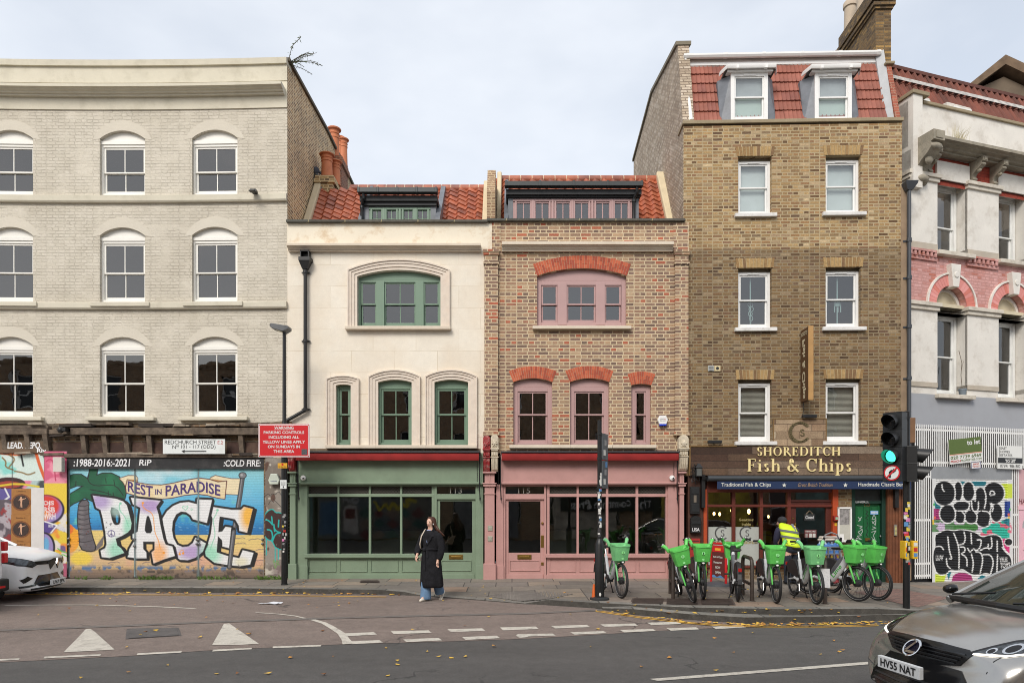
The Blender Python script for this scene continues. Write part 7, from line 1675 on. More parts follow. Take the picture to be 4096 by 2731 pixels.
for s in([(500,190),(525,300),(510,400)],[(610,200),(630,300),(600,400)],[(770,230),(800,330),(790,420)],[(910,250),(940,340),(935,440),(915,520)],[(340,200),(345,260),(370,290)],[(990,330),(1000,280),(1040,280),(1065,330),(1000,340)],[(520,420),(700,415),(720,470),(690,550),(560,550)],[(740,420),(750,540),(790,565),(835,540),(835,430)],[(1010,450),(1040,510),(1020,565)],[(490,490),(530,580),(510,690)],[(610,560),(660,610),(640,700)],[(780,560),(825,620),(800,720)],[(890,555),(980,570),(1005,640),(980,730)],[(250,1030),(330,1020),(360,1070)],[(420,900),(440,1100),(480,1200),(440,1190)],[(500,850),(560,1000),(575,1130),(570,1330)],[(640,840),(660,920),(640,1000),(560,1010)],[(735,860),(742,1000)],[(820,950),(880,940),(860,1060),(800,1100),(770,1060),(720,1120),(690,1060)],[(590,1040),(650,1040),(655,1110),(590,1130),(680,1180),(680,1300)],[(740,1140),(770,1260),(750,1380)],[(800,1110),(870,1120),(900,1220),(860,1400)],[(1010,920),(1025,1060),(960,1080),(970,1010)],[(860,1090),(960,1050),(980,1080)],[(900,1150),(1000,1150),(1045,1260),(1000,1420)],[(1090,970),(1090,1110)],[(1095,1160),(1085,1420)],[(400,1190),(410,1290),(450,1320)],[(1160,1060),(1200,1120),(1240,1160)]):
 cs.stroke(s,17,WH,2)
cs.words('LUV',(252,1140,360,1210),WH,.02);cs.words('YRUS',(1120,1200,1225,1260),WH,.02);cs.words('TOYS',(1130,1270,1260,1350),WH,.02)
for a,b,c in((225,465,(70,176,80)),(1255,535,(70,176,80)),(212,680,(240,196,60)),(236,640,(236,110,60)),(1240,605,(236,110,60)),(1242,645,(240,196,60)),(215,715,(240,196,60))):cs.rect(a-11,b-16,a+11,b+16,c)
def posS(a,b):
 u,v=Z8(a,b);d=-.135
 if 250<a<1225:d=-.115+.016*abs(math.sin(PI*(b-150)/23.0))-.016
 return(H.x(u,0),d,H.z(v,2220,0)if 0 else z(1079.5+b*.16849,2200))
cs.build('roller_shutter',paint_mat('shutter_spray',.5,slat=None),hw,posS,label='ribbed roller shutter covered with black and white bubble graffiti')
mb=MB();mb.box(x(2326),-.1,0,LEN,-.05,zf0-.02);mb.build('shop_recess',M('recess_pink',C(200,160,164),.7),hw)
PKD=M('baby_pink_door',C(226,178,190),.5,var=.05)
mb=MB();q0,q1=x(2329),x(2329)+.86;zt_=z(1170,2340);mb.box(q0,-.135,.02,q1,-.1,zt_)
for a,b,c,d in((.12,.42,.30,.55),(.12,.42,.66,.88),(.5,.8,.30,.55),(.5,.8,.66,.88)):panel(mb,q0+a,q0+b,zt_-(zt_)*d,zt_-zt_*c,-.135,.04,.012)
pd=mb.build('pink_door',PKD,hw,bevel=.004);mb=MB();A_=arc(q0+.1,q1-.1,zt_-.42,zt_-.1);mb.prism(A_+[(q1-.1,zt_-.45),(q0+.1,zt_-.45)],-.14,-.134);mb.build('fan_pane',M('fan_grey',C(170,170,172),.3),pd)
mb=MB();mb.box(q0-.03,-.15,zt_,q1+.1,-.09,zt_+.1);mb.build('door_head',PKD,hw)
mb=MB();text('HAEZ',INK,None,(q0+.02,zt_+.14,q0+.46,zt_+.28),-.104,mb=mb,bold=.01,shear=.2);mb.build('spray_lettering',M('maroon_spray',C(110,50,60),.7),hw)
def hplate(name,label,u0,u1,v0,v1,d,mat,rot=0,grp=None):
 um=(u0+u1)/2;x0,x1,z0,z1=x(u0,d),x(u1,d),z(v1,um,d),z(v0,um,d)
 o=thing(name,label,'sign',(H.o.x+H.d.x*(x0+x1)/2+H.n.x*d,H.o.y+H.d.y*(x0+x1)/2+H.n.y*d,(z0+z1)/2),H.a,grp);o.rotation_euler=(0,rot,H.a)
 w,h=(x1-x0)/2,(z1-z0)/2;mb=MB();mb.box(-w,0,-h,w,.012,h);return o,mb.build('plate',mat,o),w,h
GRN=M('sign_green',C(84,104,42),.5,var=.03);WHS=M('sign_pale',C(224,224,220),.5,var=.02)
o,pl,w,h=hplate('letting_board','green and white to let board hung crooked on the slatted screen',2180,2254.5,1006,1062,-.20,WHS,R(-6))
mb=MB();mb.box(-w,-.004,-h*.22,w,-.001,h);mb.build('green_field',GRN,pl);mb=MB();mb.box(-w,-.005,-h*.28,w,-.001,-h*.22);mb.build('peach_line',M('peach',C(226,160,140),.5),pl)
text('to let',WHS,pl,(w*.1,h*.42,w*.94,h*.84),-.008,bold=.025);text('020 7739 6969',GRN,pl,(-w*.95,-h*.62,w*.95,-h*.36),-.006,bold=.01);text('PEACH',REDINK,pl,(-w*.96,-h*.88,-w*.36,-h*.7),-.006,bold=.02);text('PROPERTIES.COM',GRN,pl,(-w*.34,-h*.88,w*.95,-h*.7),-.006)
o,pl,w,h=hplate('small_letting_board','small white SHOP TO LET plate hanging below the green board',2230.5,2253,1060,1075.5,-.215,WHS,R(-4))
text('SHOP',REDINK,pl,(-w*.6,h*.1,w*.6,h*.6),-.004,bold=.02);text('TO LET',REDINK,pl,(-w*.75,-h*.6,w*.75,-h*.1),-.004,bold=.02)
mb=MB()
for a,b,c,d in((-1,-.92,-1,1),(.92,1,-1,1),(-1,1,-1,-.9),(-1,1,.9,1)):mb.box(w*a,-.004,h*c,w*b,-.001,h*d)
mb.build('border',NAVY,pl)
o,pl,w,h=hplate('letting_board','white estate board with a black TO LET band and phone number',2291.5,2348.5,1023.5,1076.5,-.20,WHS)
for k,s in enumerate(('EAST','HOMES','ESTATES')):text(s,INK,pl,(-w*.78,h*(.68-.3*k),-w*.78+w*(.5,.74,.94)[k],h*(.88-.3*k)),-.004)
mb=MB();mb.box(-w*.86,-.004,h*.02,-w*.84,-.001,h*.9);mb.box(-w*.97,-.004,-h*.5,w*.97,-.001,-h*.04);mb.build('black_band',INK,pl)
text('TO LET',WHS,pl,(-w*.42,-h*.46,w*.42,-h*.2),-.008,bold=.03);text('COMMERCIAL UNIT',WHS,pl,(-w*.45,-h*.16,w*.45,-h*.08),-.008);text('07591 986 802',INK,pl,(-w*.8,-h*.88,w*.82,-h*.62),-.004)
# dead pot plant on the sill
a,b,c,d,e=hs2[0];o=thing('pot_plant','small grey pot with a bare stem on the window sill','plant',(H.o.x+H.d.x*(b-.12),H.o.y+H.d.y*(b-.12),zS['lw0']),H.a)
mb=MB();mb.lathe([(.06,0),(.09,.14),(.095,.14),(.095,.17),(.08,.17),(.075,.1)],(0,.02,0),n=14);mb.build('pot',M('grey_pot',C(120,130,138),.6),o,smooth=True);mb=MB();mb.tube([(0,.02,.1),(-.05,.02,.5),(-.02,.02,.8),(-.12,.02,1.1)],.006,5);mb.tube([(-.04,.02,.6),(.03,.02,.85)],.004,4);mb.build('stem',M('dry_stem',C(90,74,58),.9),o)
# ================================================================ brown gable house far behind
o=thing('gable_house','brown rendered gable end rising behind the tiled roof','building',(0,0,0))
def far(u,v,Y):return((u-1176)/1568*Y,Y,2-(v-1154)/1568*Y)
BRR=M('brown_render',C(112,98,82),.9,var=.2,vscale=1.2,dirt=C(84,72,62),dirt_amt=.6,dscale=1)
Y1,Y2=22.0,27.0;p0,p1,p2=far(2224,214,Y1),far(2284,141,Y1),far(2470,245,Y1+.0)
mb=MB();P=[(p0[0],8),(p0[0],p0[2]),(p1[0]+.3,p1[2]-.5),(p2[0],p2[2]-.1),(p2[0],8)];mb.prism(P,Y1,Y2);mb.build('wall',BRR,o)
RD=M('mossy_ridge',C(112,92,72),.9,var=.25,vscale=4,bump=.4)
mb=MB();mb.prism([(p0[0]-.25,p0[2]-.15),(p1[0]+.15,p1[2]-.28),(p1[0]+.15,p1[2]+.02),(p0[0]-.3,p0[2]-.0)],Y1-.3,Y2);mb.prism([(p1[0]+.15,p1[2]-.28),(p2[0]+.2,p2[2]-.1),(p2[0]+.2,p2[2]+.25),(p1[0]+.15,p1[2]+.02)],Y1-.3,Y2);mb.build('roof',RD,o)
# ================================================================ the street's other side, behind the viewer (it shows in panes and car paint)
OPB=brick('dark_stock_brick',[(0,C(132,104,80)),(.5,C(170,136,104)),(1,C(146,120,98))],C(170,152,130),bump=.3)
for k,(xa,xb,h,lab)in enumerate(((-26,-9.5,9.4,'brown brick terrace across the road, on the left'),(-9.2,6.5,9.8,'brown brick house across the road, in the middle'),(6.8,24,9.2,'brown brick terrace across the road, on the right'))):
 o=thing('terrace_house',lab,'building',((xa+xb)/2,-4.2,0),0,'terrace across the road')
 W2=(xb-xa)/2;mb=MB();holes=[]
 n=int((xb-xa)/2.4)
 for i in range(n):
  for zz in(.8,3.9,6.9):
   c=-W2+(xb-xa)*(i+.5)/n;holes.append((c-.55,c+.55,zz,zz+1.9,zz+1.9))
 wall(mb,-W2,W2,0,h,holes,0,-.25);mb.box(-W2,-7,h-.05,W2,.06,h+.15);mb.box(-W2,-7,0,-W2+.2,-.3,h);mb.box(W2-.2,-7,0,W2,-.3,h);mb.box(-W2,-7.2,0,W2,-7,h);mb.build('wall',OPB,o)
 mb=MB();gl=MB()
 for(a,b,c,d,e)in holes:
  for p,q,r_,s_ in((a,a+.07,c,d),(b-.07,b,c,d),(a,b,c,c+.07),(a,b,d-.07,d),(a,b,(c+d)/2-.03,(c+d)/2+.03)):mb.box(p,-.2,r_,q,-.12,s_)
  gl.quad((a,-.16,c),(b,-.16,c),(b,-.16,d),(a,-.16,d))
 for i in range(3):sx=-W2+(2*W2)*(i+.5)/3;m3=MB();m3.box(sx-1.7,.01,.1,sx+1.7,.12,2.7);m3.build('shutter',M('far_shutter_%d'%((k*3+i)%5),C(*((196,186,170),(206,184,70),(110,150,150),(190,110,104),(120,120,124))[(k*3+i)%5]),.7,var=.4,vscale=2,dirt=C(70,70,80),dirt_amt=.8,dscale=1.5),o)
 f=mb.build('window_frame',WHITEP,o);gl.build('pane',M('dark_pane',C(40,44,48),.05),f)
# painted shutters and a shop name over there: they are what the shop panes mirror
co=Canvas(0,0,640,260,128,52,(120,116,112))
co.rect(0,0,640,40,(60,56,54));co.patches(120,.5,.6,(90,110,120),.8,2)
for i in range(5):
 for j in range(3):co.poly([(40+i*70,120+j*60),(75+i*70,90+j*60),(110+i*70,120+j*60),(75+i*70,150+j*60)],((120,60,66),(60,100,96),(140,120,110))[(i+j)%3])
co.stroke([(90,60),(140,40),(120,90),(170,70),(190,110),(210,60),(230,110),(250,60),(280,110),(310,60)],18,(214,196,60),2);co.rect(400,80,470,230,(206,200,194));co.rect(410,95,460,150,(120,60,60));co.rect(500,60,600,240,(70,110,150));co.words('CRAFT',(395,40,490,66),(220,220,220),.02)
o=thing('graffiti_shutter','graffitied shop shutter across the road, facing the green shopfront','shutter',(-7.4,-4.0,.1));co.build('sheet',paint_mat('far_paint',slat=None),o,lambda a,b:(3.2-a/100,0,2.5-b/104))
o=thing('shop_board','dark shop board with white lettering across the road, facing the pink shopfront','sign',(5.2,-4.0,1.9));mb=MB();mb.box(-2.6,-.1,-.35,2.6,0,.4);b_=mb.build('board',INK,o)
text('The Common Press',WHITEP,b_,(-2.2,-.2,2.2,.25),.004,tf=lambda a,b,c:(-a,b,c),bold=.02)
# ================================================================ street furniture
def on(u,v):p=hit(u,v);return p
PAINTBLK=M('post_black',C(24,24,25),.4,var=.25,vscale=6,fine=.1)
STK=[M('sticker_'+n,C(*c),.5,var=.15,vscale=60)for n,c in(('white',(216,214,208)),('grey',(150,150,150)),('red',(190,50,44)),('blue',(90,140,190)),('yellow',(214,190,70)),('pink',(206,120,170)),('dark',(60,58,60)))]
def stickers(parent,r,spec,rs):
 """paper stickers wrapped round a post: (height, angle, width, tall, colour)"""
 for h,a,w,t,c in spec:
  mb=MB();n=4;row=[]
  for zz in(h,h+t):row.append([((r+.003)*math.sin(a+(k/n-.5)*w/r),-(r+.003)*math.cos(a+(k/n-.5)*w/r),zz+rs.uniform(-.004,.004))for k in range(n+1)])
  mb.rings(row,False,False);mb.build('sticker',STK[c],parent,fix=False)
# ---- lamp post with its signs
p=on(653,1342.4);Yl=p.y
lp=thing('lamp_post','black lamp post with flat LED head standing before the peeling pilaster','street lamp',(p.x,p.y,p.z))
def lx(u):return(u-1176)/1568*Yl-p.x
def lz(v):return 2-(v-1154)/1568*Yl-p.z
mb=MB();mb.lathe([(.062,0),(.062,lz(1050)),(.058,lz(975)),(.04,lz(965)),(.036,lz(762))],n=20);post=mb.build('post',PAINTBLK,lp,smooth=True)
mb=MB();mb.lathe([(.075,-.01),(.07,.03)],n=16);mb.build('base_collar',PAINTBLK,post)
mb=MB();a,b,t0_,t1=lx(622),lx(666),lz(764),lz(745)
mb.rings([[(b,-.12,t0_+.06),(b,.12,t0_+.06),(b,.12,t0_+.12),(b,-.12,t0_+.12)],[(b-.12,-.15,t0_),(b-.12,.15,t0_),(b-.1,.15,t1-.05),(b-.1,-.15,t1-.05)],[(a+.05,-.13,t0_+.08),(a+.05,.13,t0_+.08),(a+.05,.13,t1),(a+.05,-.13,t1)],[(a,-.08,t0_+.13),(a,.08,t0_+.13),(a,.08,t1-.01),(a,-.08,t1-.01)]])
hd=mb.build('lamp_head',M('lamp_grey',C(96,98,100),.5),lp,smooth=True,angle=40,bevel=.006)
mb=MB();mb.quad((a+.08,-.1,t0_+.075),(b-.14,-.12,t0_-.004),(b-.14,.12,t0_-.004),(a+.08,.1,t0_+.075));mb.build('lamp_lens',M('lens_cream',C(190,184,150),.3),hd)
rs=random.Random(11)
stickers(post,.062,[(lz(1185+6*k)+rs.uniform(-.03,.03),rs.uniform(-.1,1.0),rs.uniform(.03,.055),rs.uniform(.035,.07),rs.choice([0,0,0,1,1,2,6]))for k in range(15)]+[(lz(1122),.3,.09,.05,0),(lz(1242),-.1,.05,.05,5),(lz(1210),-.2,.04,.04,4)],rs)
def lplate(name,label,cat,u0,u1,v0,v1,mat,d=-.085,bv=.01):
 x0,x1,z0,z1=lx(u0),lx(u1),lz(v1),lz(v0)
 o=thing(name,label,cat,(p.x+(x0+x1)/2,p.y+d,p.z+z0));w,h=(x1-x0)/2,z1-z0
 mb=MB();mb.box(-w,0,0,w,.012,h);pl=mb.build('plate',mat,o)
 return o,pl,w,h
o,pl,w,h=lplate('warning_sign','large red WARNING parking controls sign on the lamp post','sign',597,714,974,1050,SIGNW)
def rrect(x0,z0,x1,z1,r):
 out=[]
 for cx,cz,a in((x1-r,z1-r,0),(x0+r,z1-r,90),(x0+r,z0+r,180),(x1-r,z0+r,270)):out+=[(cx+r*math.cos(R(a+k*22.5)),cz+r*math.sin(R(a+k*22.5)))for k in range(5)]
 return out
mb=MB();mb.mi=0;mb.prism(rrect(-w,0,w,h,.035),-.003,0);mb.mi=1;mb.prism(rrect(-w+.008,.008,w-.008,h-.008,.03),-.005,-.003);mb.mi=0;mb.prism(rrect(-w+.022,.022,w-.022,h-.022,.025),-.007,-.005);mb.mi=1;mb.prism(rrect(-w+.034,.034,w-.034,h-.034,.02),-.009,-.007)
mb.build('red_field',[SIGNW,SIGNRED],pl)
def wt(s,x0,x1,k,hh=.062):return text(s,SIGNW,pl,(x0,h-.115-k*.103,x1,h-.115-k*.103+hh),-.012,bold=.018)
wt('WARNING',-.21,.21,0);wt('PARKING CONTROLS',-.44,.44,1);wt('INCLUDING ALL',-.33,.33,2);wt('YELLOW LINES APPLY',-.465,.46,3);wt('ON SUNDAYS IN',-.35,.35,4);wt('THIS AREA',-.225,.225,5)
mb=MB();mb.box(-.21,-.012,h-.128,.21,-.009,h-.120);mb.build('underline',SIGNW,pl)
mb=MB();mb.box(w-.175,-.0125,.05,w-.05,-.009,.175);sk=mb.build('sticker',M('sticker_dark_grey',C(74,76,80),.6,var=.5,vscale=60),pl)
o,pl,w,h=lplate('parking_plate','small yellow At any time plate on the lamp post','sign',641,662.5,1063.5,1075,M('plate_yellow',C(222,164,32),.5));text('At any time',INK,pl,(-w*.85,h*.12,w*.85,h*.45),-.004,bold=.01)
mb=MB();mb.lathe([(.022,-.004),(.022,0)],(0,0,h*.72),'y',14);mb.build('roundel',SIGNRED,pl)
o,pl,w,h=lplate('notice_plate','small white notice numbered 1 on the lamp post','sign',646.5,661,1102,1122,SIGNW);text('1',INK,pl,(-.012,h*.1,.012,h*.3),-.003,bold=.02)
for k,s in enumerate(('Is This','Light Faulty?','0207 364 5004','REDCHURCH','STREET')):text(s,INK,pl,(-w*.7,h*(.78-.1*k),w*.7,h*(.84-.1*k)),-.003)
# ---- narrow sign post with flag signs seen edge-on
p=on(1377,1376);Yl=p.y
sp=thing('sign_post','slim black sign post on a thick sleeve, covered with stickers','post',(p.x,p.y,p.z))
mb=MB();zt_=lz(1250);mb.lathe([(.088,0),(.088,zt_),(.06,lz(1240)),(.04,lz(1236))],n=20);mb.lathe([(.04,lz(1240)),(.04,lz(965)),(.0,lz(964))],n=14);post=mb.build('post',PAINTBLK,sp,smooth=True)
mb=MB();mb.lathe([(.18,0),(.18,.03),(.1,.05),(.09,.05)],n=18);mb.build('base_rubber',M('base_rubber',C(40,42,44),.7),sp)
mb=MB();mb.lathe([(.045,.02),(.02,.28)],(-.10,.03,0),n=12);mb.build('orange_cone',M('cone_orange',C(214,100,40),.5),sp)
stickers(post,.04,[(lz(1232-5.2*k),rs.uniform(-.6,.8),rs.uniform(.03,.06),rs.uniform(.03,.06),rs.choice([0,0,1,2,3,6,0]))for k in range(28)],rs)
mb=MB();mb.ball((.0,-.088,lz(1363)),.02,.004,.035,8,6);mb.build('scuff',STK[0],post)
o=thing('flag_sign','pair of grey flag signs seen almost edge-on from the slim post, stickered','sign',(p.x+.045,p.y,p.z),R(62))
mb=MB();mb.box(0,-.01,lz(1055),.30,.01,lz(994));f1=mb.build('sign_back',M('sign_back_grey',C(92,96,100),.5,var=.15),o,bevel=.006);mb=MB();mb.box(0,-.01,lz(1121),.30,.01,lz(1057));f2=mb.build('sign_back',MATS['sign_back_grey'],o,bevel=.006)
for f,vs in((f1,(1045,1022)),(f2,(1112,1090,1072))):
 for k,v in enumerate(vs):mb=MB();mb.box(.06+.05*k,-.014,lz(v),.17+.04*k,-.011,lz(v-13));mb.build('sticker',STK[(0,1,3)[k]],f)
mb=MB()
for v in(996,1053,1118):mb.lathe([(.05,-.02),(.05,.02)],(0,0,lz(v)),n=14)
mb.build('clip',IRON,sp)
# ---- traffic signal
p=on(2082,1396);Yl=p.y
ts=thing('traffic_signal','traffic signal showing green on a stickered black pole at the kerb','traffic light',(p.x,p.y,p.z))
mb=MB();mb.lathe([(.057,-.05),(.057,lz(945)),(.0,lz(943))],n=20);post=mb.build('pole',PAINTBLK,ts,smooth=True)
stickers(post,.057,[(lz(1296-5.5*k),rs.uniform(-.9,.8),rs.uniform(.03,.08),rs.uniform(.03,.08),rs.choice([0,0,1,2,3,4,5,6]))for k in range(26)],rs)
HB=M('signal_black',C(28,29,30),.45,var=.15)
def head(label,X,Zt,n,rot,sign=None,lit=None):
 h=bpy.data.objects.new('signal_head',None);COL.objects.link(h);h.parent=ts;h.location=(X,-.06,Zt);h.rotation_euler=(0,0,R(rot))
 return h
def signal_head(X,Yy,Zt,n,rot,lit,with_sign):
 H_=.30;c_,s_=math.cos(R(rot)),math.sin(R(rot))
 tf=lambda a,b,c:(X+a*c_-b*s_,Yy+a*s_+b*c_,Zt+c)
 tot=H_*n+(.29 if with_sign else 0)
 mb=MB(tf);mb.box(-.16,-.02,-tot,.16,.20,.0)
 for k in range(n+1):mb.box(-.165,-.025,-H_*k-.006,.165,.145,-H_*k+.006)
 b=mb.build('signal_head',HB,ts,bevel=.012)
 for k in range(n):
  zc=-H_*(k+.5);mb=MB(tf);mb.lathe([(.105,-.02),(.10,-.035),(.0,-.06)],(0,0,zc),'y',20)
  on_=lit==k
  mb.build('lens',emit('green_light',(.05,.9,.5,1),1.7)if on_ else M('dark_lens',C(30,30,32),.2),b,smooth=True)
  mb=MB(tf);
  r0,r1=[],[]
  for j in range(21):
   a=R(-90+j*18);r0.append((.118*math.cos(a),-.02,zc+.118*math.sin(a)));L_=.155+.085*math.sin(a)
   r1.append((.118*math.cos(a)*.97,-.02-L_,zc+.118*math.sin(a)*.97-.02))
  mb.rings([r0,r1],False,False);mb.build('visor',HB,b,smooth=True,fix=False)
 if with_sign:
  zc=-H_*n-.145
  for r,y,m in((.135,-.03,SIGNRED),(.112,-.034,SIGNW)):mb=MB(tf);mb.lathe([(0,y),(r,y),(r,y+.008)],(0,0,zc),'y',28);d=mb.build('turn_sign',m,b)
  mb=MB(tf);mb.line([(-.03,zc-.075),(-.03,zc+.01),(-.005,zc+.035),(.03,zc+.035)],.032,-.040,-.036);mb.prism([(.025,zc+.075),(.075,zc+.035),(.025,zc-.005)],-.040,-.036);mb.build('arrow',INK,b)
  mb=MB(tf);mb.line([(-.08,zc-.08),(.08,zc+.08)],.026,-.044,-.041);mb.build('slash',SIGNRED,b)
 return b
signal_head(lx(2043),-.10,lz(949),3,-52,2,True)
signal_head(lx(2100),-.06,lz(1026),2,58,None,False)
mb=MB()
for v in(960,1085):mb.box(lx(2070),-.1,lz(v)-.02,0,-.03,lz(v)+.02)
for v in(1035,1088):mb.box(0,-.06,lz(v)-.02,lx(2104),-.02,lz(v)+.02)
mb.build('bracket',IRON,ts)
mb=MB();mb.box(lx(2084),.1,lz(1015),lx(2111),.38,lz(957));mb.build('back_box',M('weathered_brown_box',C(124,92,66),.7,var=.25,vscale=3),ts,bevel=.008);mb=MB();mb.box(0,.03,lz(990)-.02,lx(2090),.12,lz(990)+.02);mb.build('bracket',IRON,ts)
for a,b in((2071,2076.5),(2089,2101)):
 mb=MB();mb.box(lx(a),-.1,lz(1282),lx(b),.06,lz(1241));pb=mb.build('push_box',M('signal_yellow',C(222,178,36),.5,var=.08),ts,bevel=.01)
 for k,c in((0,3),(1,2),(2,0)):mb=MB();mb.box(lx(a)+.015,-.104,lz(1277-12*k),lx(b)-.012,-.1,lz(1268.5-12*k));mb.build('sticker',STK[c],pb)
# ---- cycle stands
STAND=M('stand_brown',C(62,52,46),.5,var=.25,vscale=8)
def stand(label,u,v,rot,paper=False):
 q=on(u,v);o=thing('cycle_stand',label,'cycle stand',(q.x,q.y,q.z-.01),R(rot),'cycle stands');mb=MB();h=.78
 mb.tube([(0,0,0),(0,0,h-.12),(0,.035,h-.035),(0,.12,h),(0,.62,h),(0,.705,h-.035),(0,.74,h-.12),(0,.74,0)],.035,10);mb.box(-.02,.03,.28,.02,.71,.33);mb.lathe([(.07,0),(.07,.012)],n=14);mb.lathe([(.07,0),(.07,.012)],(0,.74,0),n=14)
 mb.build('hoop',STAND,o,smooth=True)
 if paper:mb=MB();mb.rings([[(-.07+.05*k,-.040-.006*(k%2),.30)for k in range(4)],[(-.08+.05*k,-.042,.64)for k in range(4)]],False,False);mb.build('paper_notice',M('notice_paper',C(206,206,208),.8,var=.1,vscale=40),o,fix=False)
stand('cycle stand between the pink shopfront and the leaning green bicycle',1546,1375,-9)
stand('cycle stand beside the bicycle that faces away',1727.5,1379,-6)
stand('cycle stand with a paper notice between two green bicycles',1895.5,1385.5,-22,True)
# ---- pavement sign
q=on(1650,1343);o=thing('pavement_sign','red framed swinging board on a grey base outside the chip shop','sign',(q.x,q.y,q.z),R(-60))
RF=M('sign_red_frame',C(196,32,34),.4);mb=MB();mb.tube([(-.21,0,.04),(-.21,0,.8),(-.17,0,.9),(.17,0,.9),(.21,0,.8),(.21,0,.04)],.026,8);fr_=mb.build('frame',RF,o,smooth=True)
mb=MB();mb.lathe([(.34,0),(.33,.04),(.14,.07),(0,.08)],n=24);mb.build('base',M('sign_base_grey',C(74,76,80),.6),o,smooth=True)
mb=MB();mb.box(-.165,-.012,.16,.165,.012,.86);bd=mb.build('board',M('board_maroon',C(92,40,36),.5),o);mb=MB();mb.box(-.165,-.016,.72,.165,-.012,.86);hb_=mb.build('board_header',RF,bd);mb=MB();mb.box(-.08,-.019,.75,.08,-.016,.80);mb.build('yellow_patch',M('board_yellow',C(230,170,50),.5),hb_)
for k,(s,w)in enumerate((('Fish & Chips',.13),('Restaurant',.12),('NOW',.07),('OPEN',.08))):text(s,WL,bd,(-w,.58-.11*k,w,.63-.11*k),-.016,bold=.02)
mb=MB();mb.rings([[(-.165+.03*k,-.013,.16)for k in range(12)],[(-.165+.03*k,-.017,.2+.02*math.sin(k))for k in range(12)]],False,False);mb.build('blue_swirl',STK[3],bd,fix=False)
# ---- hand truck with drinks
q=on(1909,1345);o=thing('hand_truck','steel sack truck standing by the door of the chip shop','hand truck',(q.x,q.y,q.z),R(8))
mb=MB();mb.tube([(-.2,0,.05),(-.2,0,1.0),(-.14,0,1.12),(0,0,1.17),(.14,0,1.12),(.2,0,1.0),(.2,0,.05)],.018,8)
for zz in(.2,.45,.7,.85):mb.tube([(-.2,0,zz),(.2,0,zz)],.014,6)
for xx in(-.07,.07):mb.box(xx-.018,-.01,.2,xx+.018,.01,.85)
mb.box(-.2,0,.03,.2,.28,.045);mb.build('frame',STEEL,o,smooth=True)
mb=MB()
for s in(-.24,.24):mb.lathe([(.02,-.02),(.1,-.025),(.1,.025),(.02,.02)],(s,-.06,.1),'x',16)
mb.build('wheel',BLACKP,o,smooth=True);mb=MB()
for s in(-.2,.2):mb.tube([(s,-.03,.93),(s,-.05,1.06)],.024,8)
mb.build('grip',BLACKP,o)
def pack(label,z0,h,a,b,txt=None):
 k=thing('drinks_pack',label,'drinks pack',(q.x+.02,q.y+.15,q.z+z0),R(8),'drinks packs on the sack truck');mb=MB();rs=random.Random(int(z0*100))
 for i in range(6):
  for j in range(2):mb.mi=(i+j)%2;mb.lathe([(.034,0),(.036,h*.1),(.034,h*.75),(.02,h*.92),(.015,h)],(-.19+.075*i,-.05+.09*j,0),n=10)
 mb.build('bottle',[a,b],k,smooth=True);mb=MB();mb.box(-.235,-.095,.01,.235,.09,h*.8);w_=mb.build('wrap',a,k,bevel=.02)
 if txt:text(txt,WL,w_,(-.16,h*.35,.16,h*.55),-.099,bold=.02)
pack('pack of drinks in red wrap, lowest on the sack truck',.05,.3,M('wrap_red',C(170,80,84),.3,var=.2,vscale=12),STK[0])
pack('pack of drinks in purple wrap, in the middle of the sack truck',.36,.3,M('wrap_purple',C(70,70,130),.3,var=.3,vscale=12),M('wrap_yellow',C(210,180,60),.3))
pack('pack of water bottles in blue wrap, upper on the sack truck',.67,.3,M('wrap_blue',C(84,130,196),.3,var=.3,vscale=12),M('wrap_pale',C(180,200,220),.3),'HIGHLAND SPRING')
k=thing('cloth_bundle','white folded bundle on top of the sack truck','bundle',(q.x+.02,q.y+.15,q.z+.97),R(8));mb=MB();mb.box(-.22,-.08,0,.22,.1,.06);mb.box(-.2,-.07,.06,.2,.09,.11);mb.build('sheet',M('bundle_white',C(216,206,196),.8,var=.08),k,bevel=.025)
# ---- covers, litter, weeds
IRONC=M('rusty_iron_cover',C(84,72,66),.8,var=.25,vscale=6,fine=.25,bump=.5,bscale=90)
def cover(label,pts,rim,bars,mat,seg=1,nm='access_cover'):
 P=[hit(*a)for a in pts];c=sum(P,Vector())/4;o=thing(nm,label,'access cover',tuple(c));mb=MB()
 L_=[(q-c)for q in P];mb.add([(q.x,q.y,q.z+.007)for q in L_],[(0,1,2,3)])
 fr=mb.build('frame',mat,o,fix=False);e=.94
 for s in range(seg):
  mb=MB();f0,f1=(s+.03)/seg,(s+.97)/seg
  q=[L_[0].lerp(L_[1],f0),L_[0].lerp(L_[1],f1),L_[3].lerp(L_[2],f1),L_[3].lerp(L_[2],f0)];m=sum(q,Vector())/4
  q=[m+(a-m)*.95 for a in q];mb.add([(a.x,a.y,a.z+.012)for a in q],[(0,1,2,3)])
  n=bars
  for k in range(n):
   a=q[0].lerp(q[3],(k+.5)/n);b=q[1].lerp(q[2],(k+.5)/n);w=(q[3]-q[0])*.3/n
   mb.add([(t.x,t.y,t.z+.018)for t in(a-w,b-w,b+w,a+w)],[(0,1,2,3)])
  mb.build('lid',mat,o,fix=False)
cover('long rusty three-part cover let into the pavement by the bicycles',[(1445,1389),(1690,1389.5),(1682,1375),(1452,1374)],.03,9,IRONC,3)
cover('square iron manhole cover on the brown road between two triangles',[Z4(562,342),Z4(814,327),Z4(800,291),Z4(568,296)],.05,0,M('cover_grey',C(92,88,86),.85,var=.2,vscale=5,fine=.25,bump=.4),1,'manhole_cover')
cover('small brown grating in the pavement below the green stall riser',[(826,1338),(873,1338),(871,1333),(828,1333)],.02,5,IRONC,1,'cellar_grating')
rs=random.Random(21);mb=MB();q=hit(*Z4(1205,186));
